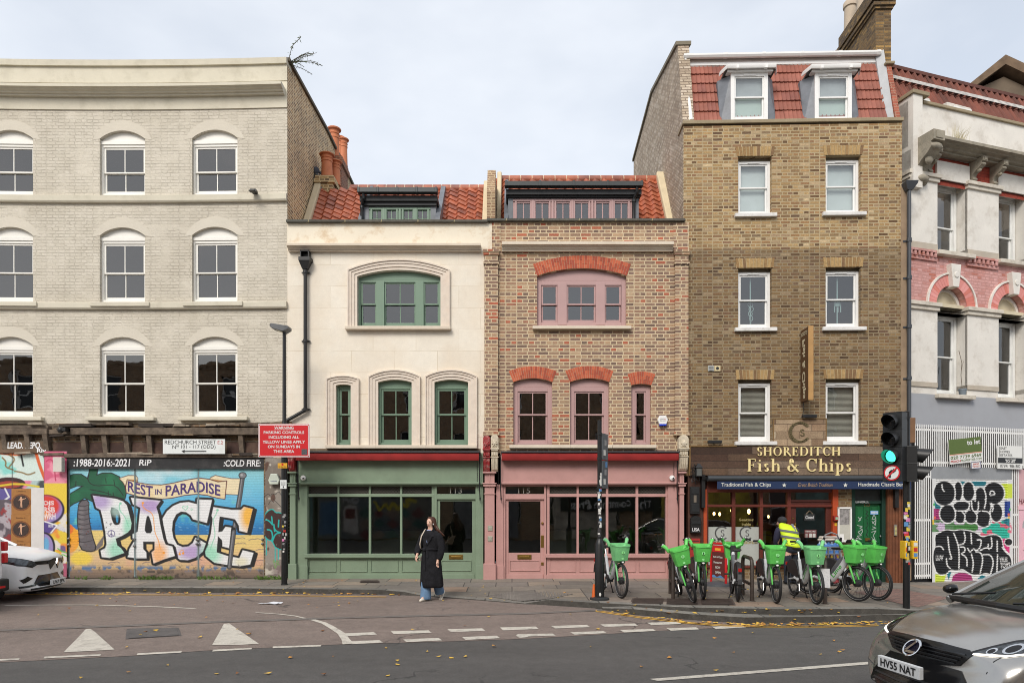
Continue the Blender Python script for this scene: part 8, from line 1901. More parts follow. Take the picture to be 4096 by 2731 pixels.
for k in range(3):mb.rings([[(-.2+.1*j+.06*k,rs.uniform(-.05,.05),.01+.02*rs.random())for j in range(4)],[(-.18+.1*j+.06*k,.07+rs.uniform(-.03,.05),.012+.03*rs.random())for j in range(4)]],False,False)
lt=mb.build('paper_scrap',M('litter_white',C(214,216,222),.8),None,fix=False);lt.location=q;tag(lt,'torn white paper lying on the brown road','litter')
LEAFM=[M('leaf_yellow',C(222,180,74),.8,var=.2),M('leaf_ochre',C(192,136,66),.8,var=.2),M('leaf_brown',C(132,88,54),.8,var=.2)]
mb=MB();rs=random.Random(31)
def leaf(x_,y_,sc):
 z_=gz(x_,y_)+.008;a=rs.uniform(0,6.28);l=rs.uniform(.03,.06)*sc;w=l*rs.uniform(.45,.8);t=rs.uniform(.0,.03)*sc;mb.mi=rs.choices((0,1,2),(6,3,2))[0]
 P=[(-l,0,t),(-l*.2,-w,0),(l,0,t*.7),(-l*.1,w,t*.5)]
 mb.add([(x_+c*math.cos(a)-s*math.sin(a),y_+c*math.sin(a)+s*math.cos(a),z_+h)for c,s,h in P],[(0,1,2),(0,2,3)])
for k in range(120):
 f=rs.random();q=hit(100+820*f,1362.5+rs.gauss(0,1.3));leaf(q.x,q.y-.03,rs.uniform(.6,1.2))
for k in range(190):
 u=1430+rs.random()**.8*700;v=float(np.interp(u,[1384,1455,1583,1711,1865,2018,2150],[1401,1413,1425,1432.5,1431,1427,1424]))+abs(rs.gauss(0,2.6));q=hit(u,v);leaf(q.x,q.y-.03,rs.uniform(.6,1.25))
for k in range(25):q=hit(1400+rs.random()*560,1400+rs.random()*10);leaf(q.x,q.y,.9)
for k in range(70):q=hit(rs.uniform(0,2352),rs.uniform(1368,1560));leaf(q.x,q.y,rs.uniform(.6,1.0))
for k in range(70):q=hit(rs.uniform(200,2060),rs.uniform(1330,1392));leaf(q.x,q.y,rs.uniform(.5,.9))
lv=mb.build('fallen_leaves',LEAFM,None,fix=False);lv['kind']='stuff';tag(lv,'yellow autumn leaves scattered along the gutters and road','leaves')
mb=MB();rs=random.Random(41);WEED=M('weed_green',C(92,122,52),.8,var=.3,vscale=9)
for u0,u1,n in((180,205,30),(235,260,40),(318,400,160),(470,545,90),(592,655,150),(455,470,20)):
 for k in range(n):
  u=rs.uniform(u0,u1);xw=(u-1176)/1568*15.88;yw=15.9-rs.random()*.14;z0=gz(xw,yw);d=Vector((rs.gauss(0,.5),rs.gauss(-.3,.4),1)).normalized();l=rs.uniform(.03,.14);s=Vector((.012,0,0));q=Vector((xw,yw,z0));m=q+d*l*.6;e=q+d*l+Vector((rs.gauss(0,.03),-.01,-.01))
  mb.add([tuple(q),tuple(m-s),tuple(e),tuple(m+s)],[(0,1,2,3)])
wd=mb.build('weeds',WEED,None,fix=False);wd['kind']='stuff';tag(wd,'low green weeds growing along the foot of the mural shutters','weeds')
# ================================================================ hire bicycles
LIME=M('lime_green',C(98,198,92),.45,var=.08,vscale=6,dirt=C(70,150,70),dirt_amt=.5,dscale=9);LIMED=M('faded_lime',C(124,200,134),.5,var=.1,vscale=6,dirt=C(90,160,104),dirt_amt=.5,dscale=9)
BWHITE=M('bike_white',C(206,208,210),.35,var=.06,vscale=8,dirt=C(150,140,130),dirt_amt=.5,dscale=5);TYRE=M('tyre_rubber',C(30,30,31),.7,var=.2,vscale=20);BK2=M('bike_black',C(36,36,38),.55,var=.15)
def make_bike(lime):
 o=bpy.data.objects.new('hire_bicycle',None);COL.objects.link(o);r=.325;F_,B_=.56,-.54
 def wheel(cx,hub):
  mb=MB();mb.tube([(cx+r*math.cos(a)*.94,0,r+r*.94*math.sin(a))for a in np.linspace(0,2*PI,37)[:-1]],.026,8,loop=True);w=mb.build('wheel',TYRE,o,smooth=True)
  mb=MB();mb.tube([(cx+.272*math.cos(a),0,r+.272*math.sin(a))for a in np.linspace(0,2*PI,37)[:-1]],.015,6,loop=True)
  for k in range(22):a=2*PI*k/22;s=.025 if k%2 else-.025;mb.tube([(cx+hub*math.cos(a+.5),s,r+hub*math.sin(a+.5)),(cx+.27*math.cos(a),0,r+.27*math.sin(a))],.0022,3)
  mb.lathe([(.015,-.06),(.03,-.05),(hub,-.04),(hub,.04),(.03,.05),(.015,.06)],(cx,0,r),'y',18);mb.build('rim',BK2,w,smooth=True)
  mb=MB();mb.tube([(cx+.297*math.cos(a),-.021,r+.297*math.sin(a))for a in np.linspace(0,2*PI,33)[:-1]],.0035,4,loop=True);mb.build('reflective_line',STK[1],w)
 wheel(F_,.068);wheel(B_,.045)
 def ell_sweep(mb,path,n=12):
  R_=[]
  for i,(px,pz,a,b)in enumerate(path):
   q0=path[max(0,i-1)];q1=path[min(len(path)-1,i+1)];dx,dz=q1[0]-q0[0],q1[1]-q0[1];l=math.hypot(dx,dz);nx,nz=-dz/l,dx/l
   R_.append([(px+nx*a*math.cos(t),b*math.sin(t),pz+nz*a*math.cos(t))for t in np.linspace(0,2*PI,n+1)[:-1]])
  mb.rings(R_)
 mb=MB();ell_sweep(mb,[(.355,.80,.075,.038),(.27,.66,.075,.042),(.13,.48,.075,.045),(.02,.36,.075,.045),(-.08,.315,.062,.045),(-.22,.325,.05,.05),(-.40,.37,.035,.06)]);fr=mb.build('frame',BWHITE,o,smooth=True)
 mb=MB()
 for s in(-.085,.085):mb.tube([(-.34,s*.6,.36),(B_,s,r)],.016,6)
 mb.tube([(-.12,0,.36),(-.26,0,.72)],.03,10);mb.build('rear_stay',BWHITE,fr,smooth=True)
 mb=MB();mb.tube([(-.25,0,.70),(-.31,0,.88)],.02,8);sp_=mb.build('seat_post',STEEL,o,smooth=True)
 mb=MB();mb.rings([[(-.46+.0,s*.085*k,.93)for s,k in((-1,1),(1,1))]+[(-.46,.05,.89),(-.46,-.05,.89)],[(-.34,-.075,.94),(-.34,.075,.94),(-.34,.05,.885),(-.34,-.05,.885)],[(-.2,-.03,.935),(-.2,.03,.935),(-.2,.02,.895),(-.2,-.02,.895)],[(-.12,-.02,.925),(-.12,.02,.925),(-.12,.015,.90),(-.12,-.015,.90)]]);mb.build('saddle',BK2,sp_,bevel=.012,smooth=True)
 mb=MB();ell_sweep(mb,[(.26,.77,.03,.04),(.2,.70,.055,.05),(.06,.52,.055,.05),(.01,.45,.03,.04)],10);mb.build('battery',M('battery_grey',C(92,94,98),.5),fr,smooth=True)
 vs,fs=text_mesh('Lime',bold=.012);xs_=[v[0]for v in vs];a0,a1=min(xs_),max(xs_);d=Vector((.27-.06,0,.66-.40)).normalized();nrm=Vector((-d.z,0,d.x))
 for s in(-1,1):
  m_=MB();P=[]
  for v in vs:
   t=(v[0]-a0)/(a1-a0);t=t if s<0 else 1-t;h=v[1]*.115-.04;q=Vector((.035,0,.385))+d*(.03+t*.285)+nrm*h;P.append((q.x,s*(.047-.0*abs(h)),q.z))
  m_.add(P,fs);m_.build('lettering',M('lime_lettering',C(60,168,60),.5),fr,fix=False)
 mb=MB();pr=[]
 for k in range(15):a=R(-10+k*13.5);pr.append((B_+.375*math.cos(a),r+.375*math.sin(a)))
 mb.rings([[(x_,-.04,z_)for x_,z_ in pr],[(x_,-.025,z_+.012)for x_,z_ in pr],[(x_,.025,z_+.012)for x_,z_ in pr],[(x_,.04,z_)for x_,z_ in pr]],False,False)
 for s in(-.045,.045):mb.add([(x_,s,z_)for x_,z_ in pr[2:12]]+[(B_-.20,s,r+.12),(B_+.27,s,r+.06)],[tuple(range(12))])
 gd=mb.build('wheel_guard',BK2,o,fix=False);mb=MB();mb.box(B_-.375,-.03,r+.24,B_-.35,.03,r+.30);mb.build('rear_light',M('rear_lamp_red',C(170,24,24),.3),gd)
 mb=MB();mb.tube([(.33,0,1.0),(.375,0,.84),(.405,0,.72)],[.03,.035,.04],10)
 for s in(-.065,.065):mb.tube([(.405,s*.5,.74),(.43,s,.68),(.50,s,.48),(F_,s,r)],[.026,.022,.018,.014],8)
 mb.box(.38,-.06,.67,.46,.06,.73);fk=mb.build('fork',lime,o,smooth=True,bevel=.006)
 mb=MB();mb.box(.31,-.05,.76,.345,.05,.96);mb.build('head_cover',BK2,fk,bevel=.006)
 for s in(-1,1):
  mb=MB();mb.tube([(.34,s*.05,.93),(.36,s*.165,.98),(.34,s*.19,1.05),(.30,s*.215,1.085),(.27,s*.235,1.09)],[.03,.034,.032,.036,.03],8);hb_=mb.build('handlebar',lime,o,smooth=True)
  mb=MB();mb.tube([(.275,s*.23,1.09),(.20,s*.27,1.085),(.12,s*.29,1.08)],[.022,.019,.021],8);mb.build('grip',BK2,hb_,smooth=True)
  mb=MB();mb.tube([(.27,s*.23,1.07),(.25,s*.27,1.045),(.17,s*.30,1.035)],.007,5);mb.ball((.285,s*.222,1.105),.03);mb.build('brake_lever',STEEL,hb_,smooth=True)
 mb=MB();top=[(.36,-.16),(.58,-.17),(.66,-.135),(.695,-.05),(.695,.05),(.66,.135),(.58,.17),(.36,.16)];bot=[(.41,-.125),(.54,-.135),(.60,-.11),(.615,-.04),(.615,.04),(.60,.11),(.54,.135),(.41,.125)]
 def zt_(q):return 1.02-.10*(q[0]-.36)
 mb.rings([[(a,b,.70)for a,b in bot],[(a,b,zt_((a,b)))for a,b in top],[(a*.97+.018,b*.96,zt_((a,b))+.004)for a,b in top],[(a*.98+.01,b*.95,.715)for a,b in bot]],True,False)
 mb.add([(a,b,.70)for a,b in bot],[tuple(range(8))]);mb.add([(a*.98+.01,b*.95,.715)for a,b in bot],[tuple(range(8))])
 mb.rings([[(a*1.012-.005,b*1.02,zt_((a,b))-.022)for a,b in top],[(a*1.012-.005,b*1.03,zt_((a,b))+.005)for a,b in top]],True,False)
 mb.box(.42,-.08,.655,.55,.08,.70);bk=mb.build('basket',lime,o,smooth=True,angle=28)
 mb=MB();mb.box(.60,-.035,.655,.645,.035,.70);fl=mb.build('front_light',BK2,bk,bevel=.008);mb=MB();mb.ball((.646,0,.678),.008,.024,.016,8,6);mb.build('light_lens',WHITEP,fl)
 mb=MB();mb.lathe([(.03,0),(.03,.006),(.024,.008),(.02,.004)],(.66,.0,.86),'x',16);mb.lathe([(.022,0),(.022,.006)],(.625,.0,.745),'x',14)
 for k in range(3):a=k*PI/3;mb.box(.666,-.02*math.cos(a)-.002,.86-.02*math.sin(a)-.002,.669,.02*math.cos(a)+.002,.86+.02*math.sin(a)+.002)
 mb.build('badge',M('badge_pale',C(150,226,150),.5),bk)
 mb=MB();mb.lathe([(.085,-.01),(.085,.01)],(-.05,-.055,.30),'y',18);mb.lathe([(.02,-.09),(.02,.09)],(-.05,0,.30),'y',8);mb.box(-.1,-.05,.24,.0,.05,.32);cr=mb.build('crank',BK2,o,smooth=True)
 for s,a in((-1,-1.1),(1,2.04)):mb=MB();e=(-.05+.165*math.cos(a),s*.10,.30+.165*math.sin(a));mb.tube([(-.05,s*.08,.30),e],.012,6);mb.build('crank_arm',STEEL,cr);mb=MB();mb.box(e[0]-.045,min(s*.10,s*.20),e[2]-.012,e[0]+.045,max(s*.10,s*.20),e[2]+.012);mb.build('pedal',BK2,cr,bevel=.004)
 for s in(-1,1):mb=MB();mb.tube([(-.16,s*.04,.27),(-.20,s*.12,.012)],.011,6);mb.tube([(-.23,s*.125,.012),(-.17,s*.125,.012)],.012,5);mb.build('kickstand',BK2,o)
 return o
protoA=make_bike(LIME);protoB=make_bike(LIMED);used={}
def bike(f,r_,label,proto,lean=0,up=0,steer=0):
 o=proto if proto.name not in used else copy_tree(proto);used[proto.name]=1
 a,b=hit(*f),hit(*r_);h=math.atan2(a.y-b.y,a.x-b.x)
 o.rotation_mode='ZYX' if False else 'XYZ';m=Matrix.Rotation(h,4,'Z')@Matrix.Rotation(R(lean),4,'X')
 loc_=Vector((a.x,a.y,a.z))-m@Vector((.56,0,0));m.translation=(loc_.x,loc_.y,(gz(a.x,a.y)+gz(loc_.x,loc_.y))/2+.006+up);o.matrix_world=m
 tag(o,label,'bicycle','green hire bicycles on the pavement');return o
bike((1427,1373.5),(1392,1360),'faded green basket bicycle half hidden behind the thick sleeve of the sign post',protoB)
bike((1594,1384),(1570,1369),'bright green bicycle tipped sideways against its stand',protoA,lean=15)
bike((1614,1377),(1599,1363),'upright green bicycle close behind the tipped one',protoA)
bike((1681,1362),(1690.5,1375),'bicycle turned away, showing its saddle and black rear guard',protoA)
bike((1783,1385),(1760,1371.5),'green bicycle standing before the man in the yellow vest',protoA)
bike((1875,1387),(1836,1372),'pale green bicycle nearest the kerb, in front of the sack truck',protoB)
bike((1969.5,1381),(1905,1370),'bicycle seen side-on, the nearer of the pair before the green door',protoA)
bike((2014.7,1379),(1950,1367),'bicycle seen side-on, the farther of the pair before the green door',protoA)
# ================================================================ people
SKIN=M('skin',C(214,172,150),.55,var=.05)
def skin_body(parent,mat,pts,edges,name='body'):
 """pts: name -> (x,y,z,r); grown into one continuous surface"""
 names=list(pts);ix={n:i for i,n in enumerate(names)}
 me=bpy.data.meshes.new(name);me.from_pydata([pts[n][:3]for n in names],[(ix[a],ix[b])for a,b in edges],[]);me.materials.append(mat)
 o=bpy.data.objects.new(name,me);COL.objects.link(o);o.parent=parent
 o.modifiers.new('skin','SKIN');o.modifiers['skin'].use_smooth_shade=True
 for i,n in enumerate(names):
  s=me.skin_vertices[0].data[i];r=pts[n][3];s.radius=r if isinstance(r,tuple)else(r,r);s.use_root=(i==0)
 m=o.modifiers.new('sub','SUBSURF');m.levels=m.render_levels=2
 return o
def hand(P,Ed,tag_,wrist,d,side,curl=.5):
 """palm, four unequal bent fingers and a thumb from a wrist point along direction d; side = thumb direction"""
 w=Vector(P[wrist][:3]);d=Vector(d).normalized();s=Vector(side).normalized();n=d.cross(s).normalized()
 c=w+d*.055;P[tag_+'palm']=(*c,(.034,.018));Ed.append((wrist,tag_+'palm'))
 for k,(o,l)in enumerate(((.027,.068),(.009,.078),(-.009,.072),(-.026,.056))):
  prev=tag_+'palm'
  for j,f in enumerate((.38,.72,1.0)):
   q=c+d*(.03+l*f*(1-.35*curl*f))+s*o+n*(-curl*l*f*f*.8);nm='%sf%d%d'%(tag_,k,j);P[nm]=(*q,.0085-.001*j);Ed.append((prev,nm));prev=nm
 prev=tag_+'palm'
 for j,f in enumerate((.5,1.0)):
  q=c-d*.02+s*(.03+.02*f)+d*.05*f-n*.012*f;nm='%st%d'%(tag_,j);P[nm]=(*q,.010-.001*j);Ed.append((prev,nm));prev=nm
def loft(name,mat,parent,secs,n=26,fold=0,seed=0,caps=True,sub=1,tilt=None,op=None):
 """garment: sections (cx,cy,z,rx,ry); fold = depth of the folds growing downwards"""
 mb=MB();R_=[];rs=random.Random(seed);ph=[rs.uniform(0,6.28)for k in range(4)];N=len(secs)
 for i,(cx,cy,z_,rx,ry)in enumerate(secs):
  f=fold*(i/(N-1));row=[]
  for k in range(n):
   a=2*PI*k/n;m=1+f*(math.sin(a*5+ph[0])*.5+math.sin(a*8+ph[1]+i*.2)*.35+math.sin(a*3+ph[2])*.4)
   row.append((cx+rx*m*math.sin(a),cy-ry*m*math.cos(a),z_+(tilt(math.sin(a),math.cos(a))if tilt else 0)))
  R_.append(row)
 mb.rings(R_,True,caps);return mb.build(name,mat,parent,smooth=True,angle=80,sub=sub)
def limb(name,mat,parent,pts,n=12,sub=1):
 mb=MB();mb.tube([p[:3]for p in pts],[p[3]for p in pts],n);return mb.build(name,mat,parent,smooth=True,angle=80,sub=sub)
# ---- woman in a long black coat, walking; built facing -y, then turned
q=hit(989,1379.5);w=thing('person','woman in a long black belted coat and wide blue jeans walking across the road','person',(q.x,q.y+.05,q.z),R(-28))
WOOL=M('black_wool',C(34,34,37),.95,var=.35,vscale=9,fine=.25,bump=.4,spec=.15);JEAN=M('blue_denim',C(98,128,160),.85,var=.15,vscale=9,fine=.12);HAIRB=M('brown_hair',C(78,48,34),.5,var=.35,vscale=30)
P={'pelvis':(0,0,.86,(.13,.10)),'waist':(0,.0,1.0,(.11,.08)),'chest':(0,.0,1.2,(.12,.07)),'neckb':(0,.0,1.345,(.05,.05)),'neck':(0,-.012,1.41,(.043,.045)),'jaw':(0,-.03,1.455,(.05,.06)),'face':(0,-.02,1.51,(.066,.082)),'skull':(0,.0,1.56,(.068,.086)),'crown':(0,.005,1.60,(.04,.05)),'nose':(0,-.112,1.497,.012),'shl':(.135,.0,1.28,.04),'ell':(.215,.02,1.04,.042),'wrl':(.20,-.05,.80,.028),'shr':(-.135,.0,1.28,.04),'elr':(-.245,.0,1.05,.042),'wrr':(-.20,-.17,.90,.028),'hipl':(.085,.02,.82,.09),'knl':(.07,.06,.45,.055),'anl':(.06,.22,.16,.036),'tol':(.06,.20,.07,.03),'hipr':(-.085,-.01,.82,.09),'knr':(-.08,-.05,.45,.055),'anr':(-.075,-.06,.09,.036),'tor':(-.08,-.2,.045,.03)}
Ed=[('pelvis','waist'),('waist','chest'),('chest','neckb'),('neckb','neck'),('neck','jaw'),('jaw','face'),('face','skull'),('skull','crown'),('face','nose'),('neckb','shl'),('shl','ell'),('ell','wrl'),('neckb','shr'),('shr','elr'),('elr','wrr'),('pelvis','hipl'),('hipl','knl'),('knl','anl'),('anl','tol'),('pelvis','hipr'),('hipr','knr'),('knr','anr'),('anr','tor')]
hand(P,Ed,'l','wrl',(.0,-.25,-1),(0,-1,.2),.6);hand(P,Ed,'r','wrr',(.1,-.6,-.7),(.8,-.4,0),.8)
skin_body(w,SKIN,P,Ed)
coat=loft('coat',WOOL,w,[(0,.0,1.375,.075,.07),(0,.005,1.35,.15,.10),(0,.0,1.29,.205,.13),(0,.0,1.15,.185,.125),(0,.0,1.03,.165,.118),(0,.0,.98,.17,.12),(0,.005,.85,.205,.15),(0,.01,.65,.22,.17),(0,.02,.45,.23,.185),(0,.03,.29,.24,.20),(0,.03,.25,.235,.195)],fold=.16,seed=4)
limb('sleeve',WOOL,coat,[(.14,.0,1.32,.07),(.19,.01,1.22,.075),(.235,.03,1.05,.076),(.23,.0,.92,.07),(.212,-.035,.815,.066),(.21,-.04,.80,.05)])
limb('sleeve',WOOL,coat,[(-.14,.0,1.32,.07),(-.2,.0,1.22,.075),(-.265,.01,1.06,.078),(-.26,-.07,.97,.07),(-.215,-.155,.915,.062),(-.21,-.165,.905,.05)])
mb=MB();mb.tube([(.172*math.sin(a),-.123*math.cos(a),1.0+.008*math.sin(3*a))for a in np.linspace(0,2*PI,25)[:-1]],.024,6,loop=True);mb.ball((-.05,-.14,1.0),.035,.03,.04,8,6)
mb.rings([[(-.075,-.135,.99),(-.03,-.145,.99),(-.03,-.13,.99),(-.075,-.12,.99)],[(-.07,-.17,.8),(-.02,-.178,.8),(-.02,-.165,.8),(-.07,-.155,.8)],[(-.05,-.19,.64),(.0,-.195,.60),(.0,-.18,.60),(-.05,-.175,.64)]]);mb.rings([[(-.02,-.145,.99),(.02,-.14,.99),(.02,-.13,.99),(-.02,-.13,.99)],[(.0,-.172,.86),(.045,-.165,.84),(.045,-.155,.84),(.0,-.16,.86)]]);mb.build('belt',WOOL,coat,smooth=True)
mb=MB()
for s in(-1,1):mb.add([(s*.06,-.02,1.40),(s*.10,-.06,1.375),(s*.135,-.10,1.25),(s*.09,-.125,1.235),(s*.10,-.13,1.21),(s*.0-.01,-.14,1.06),(s*.022,-.128,1.2),(s*.05,-.095,1.33)],[tuple(range(8))])
mb.rings([[(.085*math.sin(a),.01-.075*math.cos(a),1.345)for a in np.linspace(.9,5.4,12)],[(.08*math.sin(a),.015-.07*math.cos(a),1.43)for a in np.linspace(.9,5.4,12)]],False,False);mb.build('lapel',WOOL,coat,fix=False)
mb=MB();mb.add([(-.045,-.07,1.375),(.045,-.07,1.375),(.03,-.125,1.22),(0,-.132,1.12),(-.03,-.125,1.22)],[(0,1,2,3,4)]);mb.build('shirt',M('pale_blue_shirt',C(150,166,206),.8),w,fix=False)
for nm,pts in(('r',[(-.085,-.0,.55,.10),(-.085,-.05,.35,.10),(-.08,-.06,.15,.105),(-.08,-.06,.035,.115),(-.08,-.06,.025,.10)]),('l',[(.075,.03,.55,.10),(.07,.09,.40,.095),(.06,.17,.25,.10),(.06,.22,.13,.10),(.06,.225,.12,.09)])):limb('trouser_leg',JEAN,w,pts)
SHOE=M('cream_shoe',C(214,206,192),.6)
for pos,ang in(((-.08,-.11,.0),0),((.06,.26,.04),55)):
 mb=MB();ca,sa=math.cos(R(ang)),math.sin(R(ang));tfm=lambda a,b,c,pos=pos,ca=ca,sa=sa:(pos[0]+a,pos[1]+b*ca-c*sa*-1,pos[2]+c*ca+b*sa*1)
 mb.tf=tfm;mb.rings([[(.036*m*math.cos(t),y,max(0,z0+h*math.sin(t)))for t in np.linspace(0,2*PI,13)[:-1]]for y,m,z0,h in((-.145,.5,.022,.02),(-.12,.95,.028,.028),(-.06,1.15,.035,.04),(.0,1.0,.045,.055),(.07,.95,.045,.06),(.1,.6,.045,.05))]);mb.build('shoe',SHOE,w,smooth=True,sub=1)
mb=MB();R_=[]
for i,(z_,rx,ry,cy,g)in enumerate(((1.625,.02,.02,.01,0),(1.615,.06,.07,.015,0),(1.575,.082,.098,.02,.55),(1.52,.088,.10,.03,.85),(1.45,.09,.09,.045,1.0),(1.37,.10,.07,.07,1.1),(1.27,.115,.05,.10,1.25),(1.17,.10,.035,.125,1.3),(1.12,.06,.02,.13,1.35))):
 row=[]
 for k in range(22):
  a=g+(2*PI-2*g)*k/21;row.append((rx*math.sin(a)+(.0 if z_>1.45 else .05*(1.45-z_)/.3),cy-ry*math.cos(a),z_+.008*math.sin(k*2.3+i)))
 R_.append(row)
mb.rings(R_,False,False);mb.tube([(.07,.06,1.45),(.12,.09,1.36),(.19,.13,1.28),(.23,.15,1.25)],[.03,.03,.018,.003],6);mb.tube([(.08,.08,1.38),(.15,.13,1.25),(.18,.14,1.12)],[.03,.025,.004],6);h_=mb.build('hair',HAIRB,w,smooth=True,fix=False,angle=180);sm=h_.modifiers.new('thick','SOLIDIFY');sm.thickness=.016;sm.offset=1
for nm,m,lst in(('eye',M('dark_eye',C(40,32,28),.3),((-.028,-.098,1.522,.011,.006,.005),(.028,-.098,1.522,.011,.006,.005))),('eyebrow',HAIRB,((-.03,-.099,1.54,.018,.005,.003),(.03,-.099,1.54,.018,.005,.003))),('mouth',M('lips',C(168,104,96),.5),((0,-.093,1.463,.02,.008,.005),)),('earphone',WHITEP,((.07,-.02,1.485,.008,.01,.018),))):
 for c in lst:mb=MB();mb.ball(c[:3],*c[3:],8,6);mb.build(nm,m,w,smooth=True)
bg_=thing('shoulder_bag','cream bag hanging behind the right arm of the woman in black','bag',(q.x,q.y+.05,q.z),R(-28));BAGM=M('cream_canvas',C(212,200,182),.85,var=.08)
mb=MB();mb.rings([[(-.16,.10,1.0),(-.06,.13,1.0),(-.06,.19,1.0),(-.16,.16,1.0)],[(-.31,.02,.80),(-.15,.10,.78),(-.15,.2,.78),(-.31,.12,.80)],[(-.32,.0,.77),(-.16,.10,.75),(-.16,.19,.75),(-.32,.10,.77)]]);mb.build('pouch',BAGM,bg_,bevel=.02);mb=MB();mb.tube([(-.15,.13,1.0),(-.17,.08,1.2),(-.135,.02,1.385),(-.10,-.06,1.37),(-.14,-.118,1.25),(-.17,-.125,1.1),(-.2,-.05,1.0),(-.2,.05,.98)],.012,6);mb.build('strap',BAGM,bg_,smooth=True)
# ---- man in a high-visibility vest, back turned, stooping
q=hit(1818,1341);m_=thing('person','stooping man in yellow high visibility vest and dark cap at the chip shop door','person',(q.x,q.y,q.z),R(0))
DARKT=M('navy_trousers',C(32,38,50),.9,var=.2,vscale=8,bump=.2);NAVYJ=M('navy_jacket',C(42,42,64),.85,var=.2,vscale=9);HIV=M('hi_vis_yellow',C(206,232,36),.6,var=.06,vscale=6);SILVT=M('reflective_tape',C(112,116,122),.4)
P={'pelvis':(.02,.0,.82,(.15,.11)),'waist':(.02,.08,.98,(.15,.11)),'chest':(.0,.20,1.16,(.17,.12)),'neckb':(-.02,.30,1.26,(.07,.07)),'neck':(-.03,.35,1.29,(.06,.06)),'head':(-.05,.40,1.36,(.08,.09)),'face':(-.08,.47,1.33,(.065,.075)),'nose':(-.11,.56,1.31,.014),'shl':(-.18,.24,1.2,.065),'ell':(-.21,.28,.93,.05),'wrl':(-.16,.42,.78,.033),'shr':(.19,.24,1.2,.065),'elr':(.22,.34,.95,.05),'wrr':(.1,.5,.85,.033),'hipl':(-.08,.0,.80,.10),'knl':(-.085,.02,.44,.07),'anl':(-.075,.0,.09,.045),'tol':(-.085,.14,.05,.035),'hipr':(.11,.02,.80,.10),'knr':(.11,.06,.44,.07),'anr':(.1,.05,.09,.045),'tor':(.12,.2,.05,.035)}
Ed=[('pelvis','waist'),('waist','chest'),('chest','neckb'),('neckb','neck'),('neck','head'),('head','face'),('face','nose'),('neckb','shl'),('shl','ell'),('ell','wrl'),('neckb','shr'),('shr','elr'),('elr','wrr'),('pelvis','hipl'),('hipl','knl'),('knl','anl'),('anl','tol'),('pelvis','hipr'),('hipr','knr'),('knr','anr'),('anr','tor')]
hand(P,Ed,'l','wrl',(.2,.6,-.6),(1,0,.2),.7);hand(P,Ed,'r','wrr',(-.3,.8,-.2),(-.3,0,1),.7);skin_body(m_,SKIN,P,Ed)
vst=loft('vest',HIV,m_,[(-.02,.29,1.33,.09,.06),(-.01,.25,1.30,.17,.10),(.0,.20,1.22,.205,.15),(.01,.13,1.1,.20,.17),(.02,.07,.97,.195,.17),(.02,.02,.86,.195,.165),(.03,.0,.79,.195,.16)],fold=.05,seed=8,tilt=lambda s,c:-.03*s)
for a,b,cy in((1.13,.0,.155),(1.0,.0,.085)):
 mb=MB();k0=.207;
 mb.rings([[((.01)+.213*math.sin(t),cy-.182*math.cos(t),a+o-.035*math.sin(t))for t in np.linspace(0,2*PI,29)[:-1]]for o in(0,.048)],True,False);mb.build('reflective_band',SILVT,vst,smooth=True,fix=False)
for s in(-.09,.1):mb=MB();mb.rings([[(s-.025,.035,1.15),(s-.03,.12,1.25),(s-.03,.2,1.325)],[(s+.025,.035,1.15),(s+.025,.12,1.25),(s+.02,.2,1.325)]],False,False);mb.build('reflective_band',SILVT,vst,fix=False)
limb('sleeve',NAVYJ,m_,[(-.15,.25,1.25,.085),(-.21,.25,1.13,.082),(-.23,.28,.95,.068),(-.19,.38,.83,.055),(-.175,.41,.80,.045)]);limb('sleeve',NAVYJ,m_,[(.16,.25,1.25,.085),(.215,.27,1.13,.078),(.225,.34,.96,.068),(.13,.47,.87,.055),(.12,.49,.86,.045)])
loft('trouser_seat',DARKT,m_,[(.02,.03,.95,.16,.13),(.02,.01,.85,.18,.15),(.02,.01,.74,.185,.15),(.02,.01,.68,.17,.13)])
limb('trouser_leg',DARKT,m_,[(-.07,.0,.78,.10),(-.085,.02,.45,.085),(-.08,.0,.15,.08),(-.08,.0,.04,.085),(-.08,.0,.03,.07)]);limb('trouser_leg',DARKT,m_,[(.11,.01,.78,.10),(.11,.06,.45,.085),(.10,.05,.15,.08),(.10,.05,.04,.085),(.10,.05,.03,.07)])
for cx,cy in((-.08,.05),(.11,.1)):mb=MB();mb.rings([[(cx+.05*k*math.cos(t),cy+yy,max(0,.04+.045*hh*math.sin(t)))for t in np.linspace(0,2*PI,13)[:-1]]for yy,k,hh in((-.12,.6,.8),(-.08,.95,1.2),(.02,1,1.1),(.12,.95,.7),(.16,.5,.5))]);mb.build('boot',BLACKP,m_,smooth=True,sub=1)
mb=MB();mb.ball((-.05,.39,1.40),.10,.118,.088,16,8);mb.rings([[(-.14,.43,1.385),(.02,.45,1.385),(.02,.45,1.375),(-.14,.43,1.375)],[(-.16,.56,1.35),(-.02,.58,1.35),(-.02,.58,1.34),(-.16,.56,1.34)]]);mb.build('cap',M('dark_cap',C(50,50,54),.85,var=.2,vscale=30),m_,smooth=True)
